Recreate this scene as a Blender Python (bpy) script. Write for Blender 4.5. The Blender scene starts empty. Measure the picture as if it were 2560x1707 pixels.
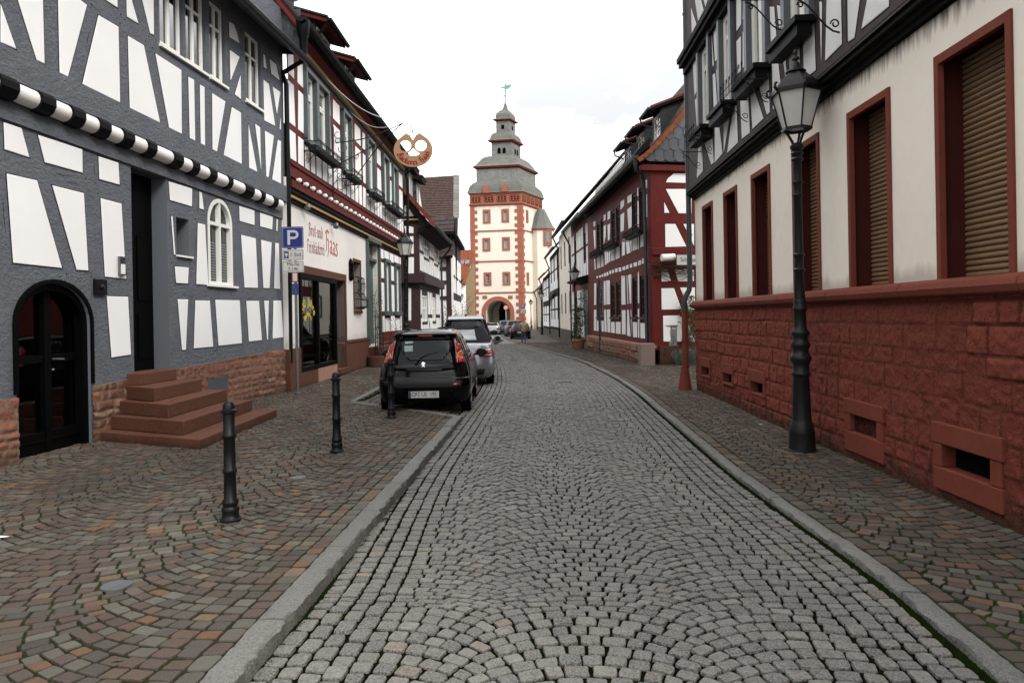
import bpy, math, random
import numpy as np
from mathutils import Vector, Matrix
from mathutils.geometry import tessellate_polygon, delaunay_2d_cdt
from mathutils.bvhtree import BVHTree
random.seed(7); rng = np.random.default_rng(7)
scene = bpy.context.scene
COL = scene.collection
# ---------------------------------------------------------------- camera, sky, sun, exposure
FPX, PX0, PY0, ROLL, EYE = 1780.0, 1280.0, 791.0, 0.0175, 1.65
cam_d = bpy.data.cameras.new('camera'); cam = bpy.data.objects.new('camera', cam_d); COL.objects.link(cam)
cam_d.sensor_width = 36.0; cam_d.lens = FPX / 2560 * 36; cam_d.shift_y = (PY0 - 853.5) / 2560.0
cam_d.clip_start = 0.05; cam_d.clip_end = 2000
_s, _c = math.sin(ROLL), math.cos(ROLL)
# columns: camera x (image right), camera y (image up), camera z (backwards)
cam.matrix_world = Matrix(((_c, -_s * -1 * -1, 0, 0), (0, 0, -1, 0), (-_s * -1 * -1, _c, 0, EYE), (0, 0, 0, 1)))
# image right in world = (c, 0, -s); image up in world = (s, 0, c)
cam.matrix_world = Matrix(((_c, _s, 0, 0), (0, 0, -1, 0), (-_s, _c, 0, EYE), (0, 0, 0, 1)))
scene.camera = cam
scene.view_settings.view_transform = 'Standard'; scene.view_settings.look = 'None'
scene.view_settings.exposure = 2.36; scene.view_settings.gamma = 1.0
SUN_EL, SUN_AZ = math.radians(40), math.radians(138)     # azimuth clockwise from +Y (street direction)
w = bpy.data.worlds.new('World'); scene.world = w; w.use_nodes = True
nt = w.node_tree; nt.nodes.clear()
def N(nt, t, **k):
    n = nt.nodes.new(t)
    for a, b in k.items(): setattr(n, a, b)
    return n
sky = N(nt, 'ShaderNodeTexSky', sky_type='NISHITA', sun_disc=False); sky.sun_elevation = SUN_EL; sky.sun_rotation = SUN_AZ
sky.dust_density = 6; sky.air_density = 1.5
tc = N(nt, 'ShaderNodeTexCoord'); mp = N(nt, 'ShaderNodeMapping'); mp.inputs['Scale'].default_value = (1.0, 1.0, 2.6)
no = N(nt, 'ShaderNodeTexNoise'); no.inputs['Scale'].default_value = 3.4; no.inputs['Detail'].default_value = 7; no.inputs['Roughness'].default_value = .55
cr = N(nt, 'ShaderNodeValToRGB'); cr.color_ramp.elements[0].position = .46; cr.color_ramp.elements[0].color = (1.72, 1.74, 1.77, 1)
cr.color_ramp.elements[1].position = .72; cr.color_ramp.elements[1].color = (7.2, 7.2, 7.15, 1)
sp = N(nt, 'ShaderNodeSeparateXYZ'); mr = N(nt, 'ShaderNodeMapRange'); mr.inputs[1].default_value = .25; mr.inputs[2].default_value = .75; mr.inputs[3].default_value = 1.0; mr.inputs[4].default_value = 1.9
vm = N(nt, 'ShaderNodeVectorMath', operation='SCALE')
mx = N(nt, 'ShaderNodeMix', data_type='RGBA'); mx.inputs[0].default_value = .95
bg = N(nt, 'ShaderNodeBackground'); bg.inputs['Strength'].default_value = 0.1
ou = N(nt, 'ShaderNodeOutputWorld')
L = nt.links.new
L(tc.outputs['Generated'], mp.inputs['Vector']); L(mp.outputs[0], no.inputs['Vector']); L(no.outputs['Fac'], cr.inputs[0])
L(tc.outputs['Generated'], sp.inputs[0]); L(sp.outputs['Z'], mr.inputs[0]); L(cr.outputs[0], vm.inputs[0]); L(mr.outputs[0], vm.inputs['Scale']); L(sky.outputs[0], mx.inputs[6]); L(vm.outputs[0], mx.inputs[7]); L(mx.outputs[2], bg.inputs['Color']); L(bg.outputs[0], ou.inputs[0])
sd = bpy.data.lights.new('sun', 'SUN'); sd.energy = 0.52; sd.angle = math.radians(20); sd.color = (1, .97, .93)
so = bpy.data.objects.new('sun', sd); COL.objects.link(so)
_d = Vector((math.sin(SUN_AZ) * math.cos(SUN_EL), math.cos(SUN_AZ) * math.cos(SUN_EL), math.sin(SUN_EL)))
so.rotation_euler = (-_d).to_track_quat('-Z', 'Y').to_euler()

# ---------------------------------------------------------------- picture ray helpers (find where things stand)
def zg(Y):                                   # the street dips a little in the distance
    if Y < 24 or Y > 96: return 0.0
    return -0.34 * math.sin(math.pi * (Y - 24) / 72) ** 1.2
def ray(px, py):
    a = (px - PX0) / FPX; b = -(py - PY0) / FPX
    return Vector((a * _c + b * _s, 1.0, -a * _s + b * _c))
def gnd(px, py):
    d = ray(px, py); z = 0
    for _ in range(12):
        t = (z - EYE) / d.z; z = zg(t)
    return Vector((d.x * t, t, z))
def atY(px, py, Y):
    d = ray(px, py); return Vector((d.x * Y, Y, EYE + d.z * Y))

# ---------------------------------------------------------------- objects
def tag(o, label=None, cat=None, group=None, kind=None):
    if label: o['label'] = label
    if cat: o['category'] = cat
    if group: o['group'] = group
    if kind: o['kind'] = kind
    return o
def thing(name, label, cat, loc=(0, 0, 0), rz=0, group=None):
    o = bpy.data.objects.new(name, None); COL.objects.link(o); o.empty_display_size = .3
    o.location = loc; o.rotation_euler = (0, 0, rz)
    return tag(o, label, cat, group)
def dup(o, parent=None, loc=None, rz=None, label=None):
    c = o.copy(); COL.objects.link(c)
    if parent: c.parent = parent
    if loc is not None: c.location = loc
    if rz is not None: c.rotation_euler = (0, 0, rz)
    if label: c['label'] = label
    for ch in list(o.children): dup(ch, c)
    return c
def root_of(o):
    while o.parent: o = o.parent
    return o
class MB:
    def __init__(s, world=False): s.v = []; s.f = []; s.m = []; s.c = []; s.cur = 0; s.col = None; s.world = world
    def vert(s, *p):
        s.v.append(tuple(p[0]) if len(p) == 1 else p); return len(s.v) - 1
    def face(s, idx): s.f.append(tuple(idx)); s.m.append(s.cur); s.c.append(s.col)
    def poly(s, pts):
        b = len(s.v); s.v += [tuple(p) for p in pts]; s.face(range(b, b + len(pts)))
    def prism(s, pts, ext, cap_back=True):
        """closed polygon pts (3D), extruded by vector ext; front cap at pts+ext"""
        n = len(pts); b = len(s.v); e = Vector(ext)
        s.v += [tuple(Vector(p)) for p in pts] + [tuple(Vector(p) + e) for p in pts]
        if n <= 4:
            if cap_back: s.face([b + i for i in range(n)][::-1])
            s.face([b + n + i for i in range(n)])
        else:
            tr = tessellate_polygon([[Vector(p) for p in pts]])
            for t in tr:
                if cap_back: s.face([b + i for i in t][::-1])
                s.face([b + n + i for i in t])
        for i in range(n):
            j = (i + 1) % n; s.face((b + i, b + j, b + n + j, b + n + i))
    def box(s, c, size, rz=0, M=None):
        if M is None: M = Matrix.Translation(Vector(c)) @ Matrix.Rotation(rz, 4, 'Z')
        else: M = M @ Matrix.Translation(Vector(c)) @ Matrix.Rotation(rz, 4, 'Z')
        h = [x / 2 for x in size]; b = len(s.v)
        for z in (-1, 1):
            for x, y in ((-1, -1), (1, -1), (1, 1), (-1, 1)): s.v.append(tuple(M @ Vector((x * h[0], y * h[1], z * h[2]))))
        for q in ((3, 2, 1, 0), (4, 5, 6, 7), (0, 1, 5, 4), (1, 2, 6, 5), (2, 3, 7, 6), (3, 0, 4, 7)): s.face([b + i for i in q])
    def bar(s, a, b_, wx, wy, up=(0, 0, 1)):
        a = Vector(a); b_ = Vector(b_); d = (b_ - a)
        if d.length < 1e-6: return
        d.normalize(); up = Vector(up)
        if abs(d.dot(up)) > .97: up = Vector((1, 0, 0))
        x = d.cross(up).normalized(); y = x.cross(d)
        p = [a + x * sx * wx / 2 + y * sy * wy / 2 for sx, sy in ((-1, -1), (1, -1), (1, 1), (-1, 1))]
        s.prism(p, b_ - a)
    def tube(s, path, r, n=8, caps=True):
        path = [Vector(p) for p in path]; k = len(path); rs = r if isinstance(r, (list, tuple)) else [r] * k
        up = Vector((0, 0, 1)); rings = []; prev = None
        for i, p in enumerate(path):
            t = (path[min(i + 1, k - 1)] - path[max(i - 1, 0)]).normalized()
            if prev is None:
                x = t.cross(up)
                if x.length < .05: x = t.cross(Vector((1, 0, 0)))
            else: x = prev - t * prev.dot(t)
            x.normalize(); prev = x; y = t.cross(x); b = len(s.v); rings.append(b)
            for j in range(n):
                a = 2 * math.pi * j / n; s.v.append(tuple(p + (x * math.cos(a) + y * math.sin(a)) * rs[i]))
        for i in range(k - 1):
            for j in range(n):
                jj = (j + 1) % n; s.face((rings[i] + j, rings[i] + jj, rings[i + 1] + jj, rings[i + 1] + j))
        if caps: s.face([rings[0] + j for j in range(n)][::-1]); s.face([rings[-1] + j for j in range(n)])
    def lathe(s, prof, n=20, c=(0, 0, 0), ax=None, phase=0, caps=True):
        """prof list of (r,z)"""
        M = Matrix.Translation(Vector(c)) @ (ax if ax else Matrix.Identity(4)); b = len(s.v)
        for r, z in prof:
            for j in range(n):
                a = 2 * math.pi * (j + phase) / n; s.v.append(tuple(M @ Vector((r * math.cos(a), r * math.sin(a), z))))
        for i in range(len(prof) - 1):
            for j in range(n):
                jj = (j + 1) % n; s.face((b + i * n + j, b + i * n + jj, b + (i + 1) * n + jj, b + (i + 1) * n + j))
        if caps:
            if prof[0][0] > 1e-4: s.face([b + j for j in range(n)][::-1])
            if prof[-1][0] > 1e-4: s.face([b + (len(prof) - 1) * n + j for j in range(n)])
    def ball(s, c, r, n=10, sc=(1, 1, 1)):
        s.lathe([(max(r * math.sin(math.pi * i / n), 1e-5) , -r * math.cos(math.pi * i / n) * sc[2] / sc[0]) for i in range(n + 1)], n * 2, c, caps=False)
    def build(s, name, mats, parent=None, smooth=False, world=True, label=None, attr=None):
        me = bpy.data.meshes.new(name); v = np.array(s.v, float).reshape(-1, 3)
        if parent is not None and world:
            r = root_of(parent); Mi = r.matrix_basis.inverted()
            v = v @ np.array(Mi.to_3x3()).T + np.array(Mi.translation)
        me.from_pydata(v.tolist(), [], s.f)
        if not isinstance(mats, (list, tuple)): mats = [mats]
        for m in mats: me.materials.append(m)
        if len(mats) > 1: me.polygons.foreach_set('material_index', s.m)
        if any(c is not None for c in s.c):
            a = me.color_attributes.new('Col', 'FLOAT_COLOR', 'CORNER')
            cc = [(c if c is not None else (1, 1, 1)) for c in s.c]
            arr = np.ones((len(me.loops), 4), np.float32); k = 0
            lens = [len(f) for f in s.f]; arr[:, :3] = np.repeat(np.array(cc, np.float32), lens, axis=0)
            a.data.foreach_set('color', arr.ravel())
        if smooth is True: me.polygons.foreach_set('use_smooth', [True] * len(s.f))
        elif smooth: me.shade_smooth() if False else me.polygons.foreach_set('use_smooth', [True] * len(s.f)); 
        me.update()
        if smooth and smooth is not True: me.set_sharp_from_angle(angle=math.radians(smooth))
        o = bpy.data.objects.new(name, me); COL.objects.link(o)
        if parent is not None: o.parent = parent
        if label: o['label'] = label
        return o
# world-space objects without a root keep world coordinates

# ---------------------------------------------------------------- materials
def hx(h):
    h = h.lstrip('#'); v = [int(h[i:i + 2], 16) / 255 for i in (0, 2, 4)]
    return tuple(x / 12.92 if x <= .04045 else ((x + .055) / 1.055) ** 2.4 for x in v)
MATS = {}
AS = {'granite_kerb': .78, 'granite_setts': .98, 'porphyry_setts': .95, 'oxide_red_rough_masonry': 1.18, 'slate_grey_painted_timber': 1.6, 'slate_grey_smooth_timber': 1.6, 'weathered_brown_roller_shutter': .85, 'tower_cream_plaster': .92, 'oxblood_painted_timber': .8, 'terracotta': 1, 'salmon_painted_stone': .85, 'weathered_grey_slate': .8, 'dark_slate': .7, 'oxide_red_painted_stone': 1.0, 'grey_black_lamp_iron': .6, 'brown_clay_tiles': .75, 'orange_clay_tiles': .48, 'grey_green_painted_wood': .8, 'black_gutter': .6, 'near_black_wood': .6, 'curtained_pane': .6}
def mat(name, col, rough=.8, var=None, bump=None, metal=0, attr=False, spots=None, emit=None, spec=None, coat=0, stretch=(1, 1, 1), extra=None):
    """var=(scale, colour2, amount) noise tint; bump=[(scale, strength, distance)...]; spots=(scale, colour, threshold)"""
    m = bpy.data.materials.new(name); m.use_nodes = True; MATS[name] = m; nt = m.node_tree; b = nt.nodes['Principled BSDF']; L = nt.links.new
    c = hx(col) if isinstance(col, str) else col
    ks = AS.get(name, 1); SC = lambda q: tuple(x * ks for x in q); c = SC(c); var = [(v[0], SC(v[1]), v[2]) for v in ([var] if isinstance(var, tuple) else (var or []))]; spots = [(v[0], SC(v[1]), v[2]) for v in ([spots] if isinstance(spots, tuple) else (spots or []))]
    if spec is None: spec = .12 if rough >= .6 else .4
    b.inputs['Base Color'].default_value = (*c, 1); b.inputs['Roughness'].default_value = rough; b.inputs['Metallic'].default_value = metal
    b.inputs['Specular IOR Level'].default_value = spec; b.inputs['Coat Weight'].default_value = coat
    tc = N(nt, 'ShaderNodeTexCoord'); mp = N(nt, 'ShaderNodeMapping'); mp.inputs['Scale'].default_value = stretch; L(tc.outputs['Object'], mp.inputs[0])
    out = None
    if attr:
        a = N(nt, 'ShaderNodeAttribute', attribute_name='Col'); vs = N(nt, 'ShaderNodeVectorMath', operation='SCALE'); vs.inputs['Scale'].default_value = ks; L(a.outputs['Color'], vs.inputs[0]); out = vs.outputs[0]
    def mixin(out, fac, c2, blend='MIX'):
        x = N(nt, 'ShaderNodeMix', data_type='RGBA', blend_type=blend); L(fac, x.inputs[0])
        if out is None: x.inputs[6].default_value = (*c, 1)
        else: L(out, x.inputs[6])
        x.inputs[7].default_value = (*c2, 1); return x.outputs[2]
    def noise(sc, det=4, ro=.6):
        n = N(nt, 'ShaderNodeTexNoise'); n.inputs['Scale'].default_value = sc; n.inputs['Detail'].default_value = det; n.inputs['Roughness'].default_value = ro
        L(mp.outputs[0], n.inputs['Vector']); return n.outputs['Fac']
    def ramp(f, a, b_, hi=1.0):
        r = N(nt, 'ShaderNodeMapRange'); L(f, r.inputs[0]); r.inputs[1].default_value = a; r.inputs[2].default_value = b_; r.inputs[4].default_value = hi; return r.outputs[0]
    for v in ([var] if isinstance(var, tuple) else (var or [])):
        out = mixin(out, ramp(noise(v[0]), .35, .68, v[2]), hx(v[1]) if isinstance(v[1], str) else v[1])
    for s_ in ([spots] if isinstance(spots, tuple) else (spots or [])):
        out = mixin(out, ramp(noise(s_[0], 6, .65), s_[2], s_[2] + .06), hx(s_[1]) if isinstance(s_[1], str) else s_[1])
    if out is not None: L(out, b.inputs['Base Color'])
    prev = None
    for sc, st, di in (bump or []):
        bn = N(nt, 'ShaderNodeBump'); bn.inputs['Strength'].default_value = st; bn.inputs['Distance'].default_value = di
        L(noise(sc, 6, .65), bn.inputs['Height'])
        if prev: L(prev, bn.inputs['Normal'])
        prev = bn.outputs[0]
    if prev: L(prev, b.inputs['Normal'])
    if emit: b.inputs['Emission Color'].default_value = (*hx(emit[0]), 1); b.inputs['Emission Strength'].default_value = emit[1]
    return m
M = {}
M['plaster'] = mat('white_plaster', (.80, .80, .795), .9, var=(1.2, (.73, .73, .725), .5), bump=[(90, .25, .004), (5, .15, .02)])
M['plaster_beige'] = mat('cream_plaster', (.74, .675, .585), .92, var=[(.7, (.65, .59, .51), .7), (9, (.77, .71, .61), .4)], bump=[(110, .3, .004), (7, .2, .012)])
M['plaster_shop'] = mat('ivory_plaster', (.72, .69, .655), .92, var=[(.8, (.63, .60, .56), .6)], bump=[(100, .25, .004)])
M['grey_timber'] = mat('slate_grey_painted_timber', (.077, .082, .092), .62, var=[(3.5, (.055, .060, .070), .9), (25, (.095, .102, .117), .5)], bump=[(14, 1, .03), (45, .8, .012)], spots=(17, (.03, .033, .038), .65), stretch=(1, 1, 1.6))
M['grey_smooth'] = mat('slate_grey_smooth_timber', (.072, .079, .092), .55, var=(4, (.072, .078, .092), .6), bump=[(30, .2, .004)])
M['gap'] = mat('dark_joint', (.012, .012, .014), .9, spec=.1)
M['black_paint'] = mat('black_paint', (.003, .003, .0035), .55, bump=[(18, .4, .01)], spec=.1)
M['white_paint'] = mat('white_paint', (.78, .77, .74), .55, bump=[(25, .3, .006)])
M['red_timber'] = mat('oxblood_painted_timber', (.125, .016, .014), .6, var=[(4, (.085, .011, .010), .8), (30, (.155, .025, .021), .5)], bump=[(14, .5, .012), (50, .4, .006)])
M['brown_timber'] = mat('dark_brown_timber', (.036, .020, .020), .65, var=[(5, (.024, .013, .014), .8)], bump=[(20, .5, .01)], spec=.3)
M['black_timber'] = mat('black_brown_timber', (.006, .005, .005), .7, bump=[(20, .5, .01)], spec=.1)
M['sandstone'] = mat('red_sandstone_smooth', (.105, .045, .029), .8, var=[(2.2, (.078, .031, .020), .8), (22, (.13, .06, .04), .5)], bump=[(60, .3, .004)])
M['red_paint'] = mat('oxide_red_painted_stone', (.150, .038, .024), .75, var=[(2.0, (.11, .027, .018), .7), (15, (.175, .050, .033), .4)], bump=[(50, .35, .005)])
M['red_wall'] = mat('oxide_red_rough_masonry', (.20, .052, .036), .8, attr=True, var=[(1.6, (.110, .026, .018), .5), (18, (.175, .048, .033), .4)], spots=[(48, (.045, .011, .008), .585)], bump=[(26, 1, .03), (80, 1, .012)])
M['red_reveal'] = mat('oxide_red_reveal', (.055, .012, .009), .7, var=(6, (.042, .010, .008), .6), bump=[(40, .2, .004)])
M['rubble'] = mat('rubble_sandstone', (.3, .1, .07), .9, attr=True, var=[(9, (.13, .045, .03), .45), (40, (.36, .22, .17), .25)], bump=[(30, .8, .015), (90, .6, .006)])
M['terracotta'] = mat('salmon_painted_stone', (.34, .125, .082), .8, var=(1.5, (.29, .105, .066), .7))
M['tower_plaster'] = mat('tower_cream_plaster', (.74, .68, .59), .9, var=(.35, (.68, .62, .53), .6))
M['slate_light'] = mat('weathered_grey_slate', (.20, .205, .20), .75, attr=True, var=[(.6, (.10, .11, .075), .5), (3, (.18, .18, .17), .4)], bump=[(12, .4, .03)])
M['slate'] = mat('dark_slate', (.045, .05, .058), .5, attr=True, var=[(6, (.03, .034, .04), .6)], bump=[(40, .3, .004)])
M['tile_brown'] = mat('brown_clay_tiles', (.085, .055, .048), .8, attr=True, var=(5, (.06, .04, .036), .6), bump=[(20, .5, .01)])
M['tile_red'] = mat('orange_clay_tiles', (.36, .10, .045), .8, attr=True, var=(5, (.22, .07, .04), .7), bump=[(20, .5, .01)])
M['zinc'] = mat('dark_zinc', (.055, .062, .07), .42, var=(6, (.04, .045, .05), .6), metal=.6, bump=[(30, .1, .004)])
M['zinc_black'] = mat('black_gutter', (.004, .0045, .005), .5, spec=.15)
M['iron'] = mat('black_cast_iron', (.005, .0052, .006), .42, var=(20, (.009, .009, .0095), .5), bump=[(60, .25, .003)], spec=.22)
M['lamp_iron'] = mat('grey_black_lamp_iron', (.017, .018, .020), .42, var=(9, (.010, .011, .012), .6), bump=[(60, .25, .003)], spec=.22)
M['wrought'] = mat('wrought_iron', (.003, .003, .0035), .55, spec=.3)
M['steel'] = mat('galvanised_steel', (.17, .18, .19), .5, metal=.7, var=(12, (.12, .125, .13), .6), bump=[(60, .15, .002)])
M['glass_dark'] = mat('window_glass', (.012, .014, .016), .04, spec=.9)
M['glass_grey'] = mat('window_glass_curtained', (.16, .17, .175), .08, var=(3, (.05, .055, .06), .8), spec=.8)
M['white_frame'] = mat('white_window_frame', (.76, .76, .72), .4)
M['green_frame'] = mat('grey_green_painted_wood', (.075, .105, .102), .5, var=(7, (.055, .08, .078), .6))
M['teal_door'] = mat('teal_painted_door', (.035, .07, .07), .45)
M['blue_frame'] = mat('grey_blue_painted_wood', (.075, .088, .10), .45, var=(7, (.055, .065, .075), .6))
M['dark_wood'] = mat('near_black_wood', (.002, .0018, .0018), .55, bump=[(30, .2, .003)], spec=.08)
M['dark_inside'] = mat('dark_interior', (.002, .002, .002), .95, spec=.05)
M['kerb'] = mat('granite_kerb', (.16, .155, .14), .85, attr=True, var=[(3, (.10, .10, .085), .6), (70, (.27, .265, .25), .7)], spots=[(120, (.045, .045, .04), .58)], bump=[(45, .7, .008), (14, .5, .012)])
M['cobble'] = mat('granite_setts', (.2, .2, .19), .7, attr=True, var=[(20, (.048, .041, .033), .62), (90, (.27, .265, .25), .7)], spots=[(190, (.03, .03, .03), .61)], bump=[(55, .75, .006), (160, .5, .003)])
M['porphyry'] = mat('porphyry_setts', (.12, .08, .07), .68, attr=True, var=[(30, (.050, .042, .034), .4), (140, (.12, .105, .09), .45)], bump=[(70, .45, .003), (25, .3, .005)])
M['mortar'] = mat('jointing_dirt_and_moss', (.005, .0045, .0035), .95, var=[(2.2, (.008, .012, .0025), .9), (9, (.003, .003, .002), .7)], bump=[(60, .8, .01)], spec=.0)
M['dirt'] = mat('jointing_dirt_and_bright_moss', (.010, .010, .007), .95, spec=.1, var=[(1.3, (.030, .052, .006), 1.0), (17, (.008, .008, .005), .6)], bump=[(60, .9, .012)])

def grime(m, z0, z1, col, amt, sx=14, thr=.45, flip=False):
    """weather staining: a band between heights z0 (none) and z1 (full), broken up by streaky noise"""
    nt = m.node_tree; L = nt.links.new; b = nt.nodes['Principled BSDF']; tc = N(nt, 'ShaderNodeTexCoord'); sp = N(nt, 'ShaderNodeSeparateXYZ'); L(tc.outputs['Object'], sp.inputs[0]); r = N(nt, 'ShaderNodeMapRange'); L(sp.outputs['Z'], r.inputs[0]); r.inputs[1].default_value = z0; r.inputs[2].default_value = z1
    mp = N(nt, 'ShaderNodeMapping'); mp.inputs['Scale'].default_value = (1, 1, .12 if not flip else .8); L(tc.outputs['Object'], mp.inputs[0]); n = N(nt, 'ShaderNodeTexNoise'); n.inputs['Scale'].default_value = sx; n.inputs['Detail'].default_value = 5; L(mp.outputs[0], n.inputs['Vector'])
    a = N(nt, 'ShaderNodeMath', operation='ADD'); L(n.outputs['Fac'], a.inputs[0]); L(r.outputs[0], a.inputs[1]); r2 = N(nt, 'ShaderNodeMapRange'); L(a.outputs[0], r2.inputs[0]); r2.inputs[1].default_value = thr + .5; r2.inputs[2].default_value = thr + .95; r2.inputs[4].default_value = amt
    src = b.inputs['Base Color'].links[0].from_socket if b.inputs['Base Color'].links else None; x = N(nt, 'ShaderNodeMix', data_type='RGBA'); L(r2.outputs[0], x.inputs[0])
    if src: L(src, x.inputs[6])
    else: x.inputs[6].default_value = b.inputs['Base Color'].default_value
    x.inputs[7].default_value = (*col, 1); L(x.outputs[2], b.inputs['Base Color'])
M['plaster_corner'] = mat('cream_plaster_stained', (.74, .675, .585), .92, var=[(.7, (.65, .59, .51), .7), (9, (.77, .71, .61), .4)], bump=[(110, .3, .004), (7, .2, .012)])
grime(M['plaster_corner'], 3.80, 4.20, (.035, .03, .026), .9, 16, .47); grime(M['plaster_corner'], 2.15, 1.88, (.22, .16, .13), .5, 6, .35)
grime(M['red_wall'], .42, .0, (.040, .022, .014), .75, 7, .30, True); grime(M['red_wall'], .12, .0, (.03, .04, .012), .6, 5, .35, True); grime(M['rubble'], .30, .0, (.05, .04, .022), .7, 7, .3, True)
grime(M['sandstone'], .20, .0, (.035, .022, .016), .7, 9, .25, True); grime(M['tower_plaster'], 15.2, 16.4, (.42, .36, .28), .6, 1.6, .35); grime(M['tower_plaster'], 2.0, -.3, (.36, .32, .26), .6, 1.2, .3, True); grime(M['plaster_shop'], 1.4, .9, (.42, .38, .34), .5, 5, .3, True)
# ---------------------------------------------------------------- the ground: reference curve = road-side edge of the right kerb
KP = [(1.75, -3.0), (1.95, 0.0)] + [tuple(gnd(*p)[:2]) for p in ((2497, 1707), (2190, 1446), (1848, 1201), (1712, 1085), (1644, 1027), (1593, 983), (1542, 949), (1491, 922), (1440, 900), (1389, 885), (1338, 871), (1284, 856))] + [(-.35, 58), (-1.1, 70), (-1.6, 84), (-1.9, 100)]
KP = np.array(KP); 
def catmull(P, n=24):
    P = np.vstack([2 * P[0] - P[1], P, 2 * P[-1] - P[-2]]); out = []
    for i in range(1, len(P) - 2):
        t = np.linspace(0, 1, n, endpoint=False)[:, None]; a, b, c, d = P[i - 1], P[i], P[i + 1], P[i + 2]
        out.append(.5 * ((2 * b) + (-a + c) * t + (2 * a - 5 * b + 4 * c - d) * t * t + (-a + 3 * b - 3 * c + d) * t ** 3))
    return np.vstack(out + [P[-2][None]])
KC = catmull(KP); 
for _ in range(30): KC[1:-1] = (KC[:-2] + 2 * KC[1:-1] + KC[2:]) / 4
KS = np.concatenate([[0], np.cumsum(np.linalg.norm(np.diff(KC, axis=0), axis=1))])
KT = np.gradient(KC, axis=0); KT /= np.linalg.norm(KT, axis=1)[:, None]
def kmap(s, o):
    """s along the kerb, o metres to the left of it (arrays) -> x, y"""
    s = np.asarray(s, float); o = np.asarray(o, float)
    x = np.interp(s, KS, KC[:, 0]); y = np.interp(s, KS, KC[:, 1]); tx = np.interp(s, KS, KT[:, 0]); ty = np.interp(s, KS, KT[:, 1])
    return x - ty * o, y + tx * o
zgv = np.vectorize(zg)
def sY(Y): return float(np.interp(Y, KC[:, 1], KS))
# left kerb: straight line
LK0, LK1 = np.array((-1.561, -3.0)), np.array((-.81, 11.5))
def lkx(y): return LK0[0] + (LK1[0] - LK0[0]) * (y - LK0[1]) / (LK1[1] - LK0[1])

class Stones:
    def __init__(s): s.v = []; s.f = []; s.c = []; s.n = 0
    def add(s, quad, z, col, detail, jit=.006, dz=.0, cutm=.13):
        """quad: 4 corners (x,y) ccw; rounded, bevelled sett"""
        q = np.array(quad) + rng.normal(0, jit, (4, 2)); cen = q.mean(0)
        tilt = rng.normal(0, .018, 2); b = s.n
        if detail:
            cut = cutm + .08 * rng.random(4); ring = []
            for i in range(4):
                p, a, n = q[i], q[i - 1], q[(i + 1) % 4]
                ring += [p + (a - p) * cut[i], p + ((a - p) + (n - p)) * .045 , p + (n - p) * cut[i]]
                m = (p + n) / 2; ring.append(m + (m - cen) * rng.normal(0.0, .035))
            ring = np.array(ring)
        else: ring = q
        k = len(ring); zt = lambda P: z + dz + (P - cen) @ tilt
        inn = cen + (ring - cen) * .93; v = []
        v.append(np.c_[ring * 1.0, np.full(k, z - .035)])
        v.append(np.c_[cen + (ring - cen) * .985, zt(ring) - .0045])
        v.append(np.c_[inn, zt(inn) + .0015])
        if detail: v.append(np.c_[cen + (ring - cen) * .5, zt(cen + (ring - cen) * .5) + .002 + rng.normal(0, .0012, k)])
        v = np.vstack(v); s.v.append(v); nr = len(v) // k
        for r in range(nr - 1):
            for i in range(k):
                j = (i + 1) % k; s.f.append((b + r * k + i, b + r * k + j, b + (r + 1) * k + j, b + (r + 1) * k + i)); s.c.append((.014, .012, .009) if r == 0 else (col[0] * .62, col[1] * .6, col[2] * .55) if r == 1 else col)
        s.f.append(tuple(b + (nr - 1) * k + i for i in range(k))); s.c.append(col); s.n += len(v)
    def build(s, name, mats, base, kind='structure'):
        """base: list of (verts, faces) for the joint bed, material slot 1"""
        V = [np.vstack(s.v)] ; F = list(s.f); mi = [0] * len(F); C = list(s.c); n = s.n
        for bv, bf in base:
            V.append(np.array(bv, float)); F += [tuple(i + n for i in f) for f in bf]; mi += [1] * len(bf); C += [(.1, .1, .1)] * len(bf); n += len(bv)
        V = np.vstack(V); V[:, 2] += np.interp(V[:, 1], np.linspace(-10, 120, 400), zgv(np.linspace(-10, 120, 400)))
        me = bpy.data.meshes.new(name); me.from_pydata(V.tolist(), [], F)
        for m in mats: me.materials.append(m)
        me.polygons.foreach_set('material_index', mi)
        a = me.color_attributes.new('Col', 'FLOAT_COLOR', 'CORNER'); arr = np.ones((len(me.loops), 4), np.float32)
        arr[:, :3] = np.repeat(np.array(C, np.float32), [len(f) for f in F], axis=0); a.data.foreach_set('color', arr.ravel())
        me.polygons.foreach_set('use_smooth', [True] * len(F)); me.update(); me.set_sharp_from_angle(angle=math.radians(30))
        o = bpy.data.objects.new(name, me); COL.objects.link(o); tag(o, kind=kind); return o
GREYS = [(.125, .120, .108), (.150, .145, .130), (.100, .099, .095), (.175, .168, .150), (.120, .108, .092), (.090, .092, .092), (.140, .136, .128)]
def grey(): 
    r = rng.random(); c = GREYS[rng.integers(len(GREYS))]
    if r < .025: c = (.19, .145, .10)
    k = rng.normal(1, .16) * .78; return (c[0] * k * 1.02, c[1] * k, c[2] * k * .95)
REDS = [(.066, .052, .040), (.088, .082, .064), (.064, .042, .035), (.088, .055, .039), (.050, .044, .039), (.102, .097, .078), (.070, .044, .034), (.092, .084, .066), (.058, .050, .042)]
def red(u=0):
    r = rng.random(); c = REDS[rng.integers(len(REDS))]
    if r < .07: c = (.135, .066, .032)
    elif r < .095: c = (.14, .10, .06)
    k = rng.normal(1, .10); return tuple(x * k for x in c)
def patchy(x, y): return 1 + .13 * math.sin(x * 1.7 + 1.3 * math.sin(y * .6)) * math.sin(y * .8 + x) + .09 * math.sin(x * 4.1 + y * 2.3) - (.22 if math.sin(x * .9 + 2) * math.sin(y * .47 + 1) > .72 else 0)
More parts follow.
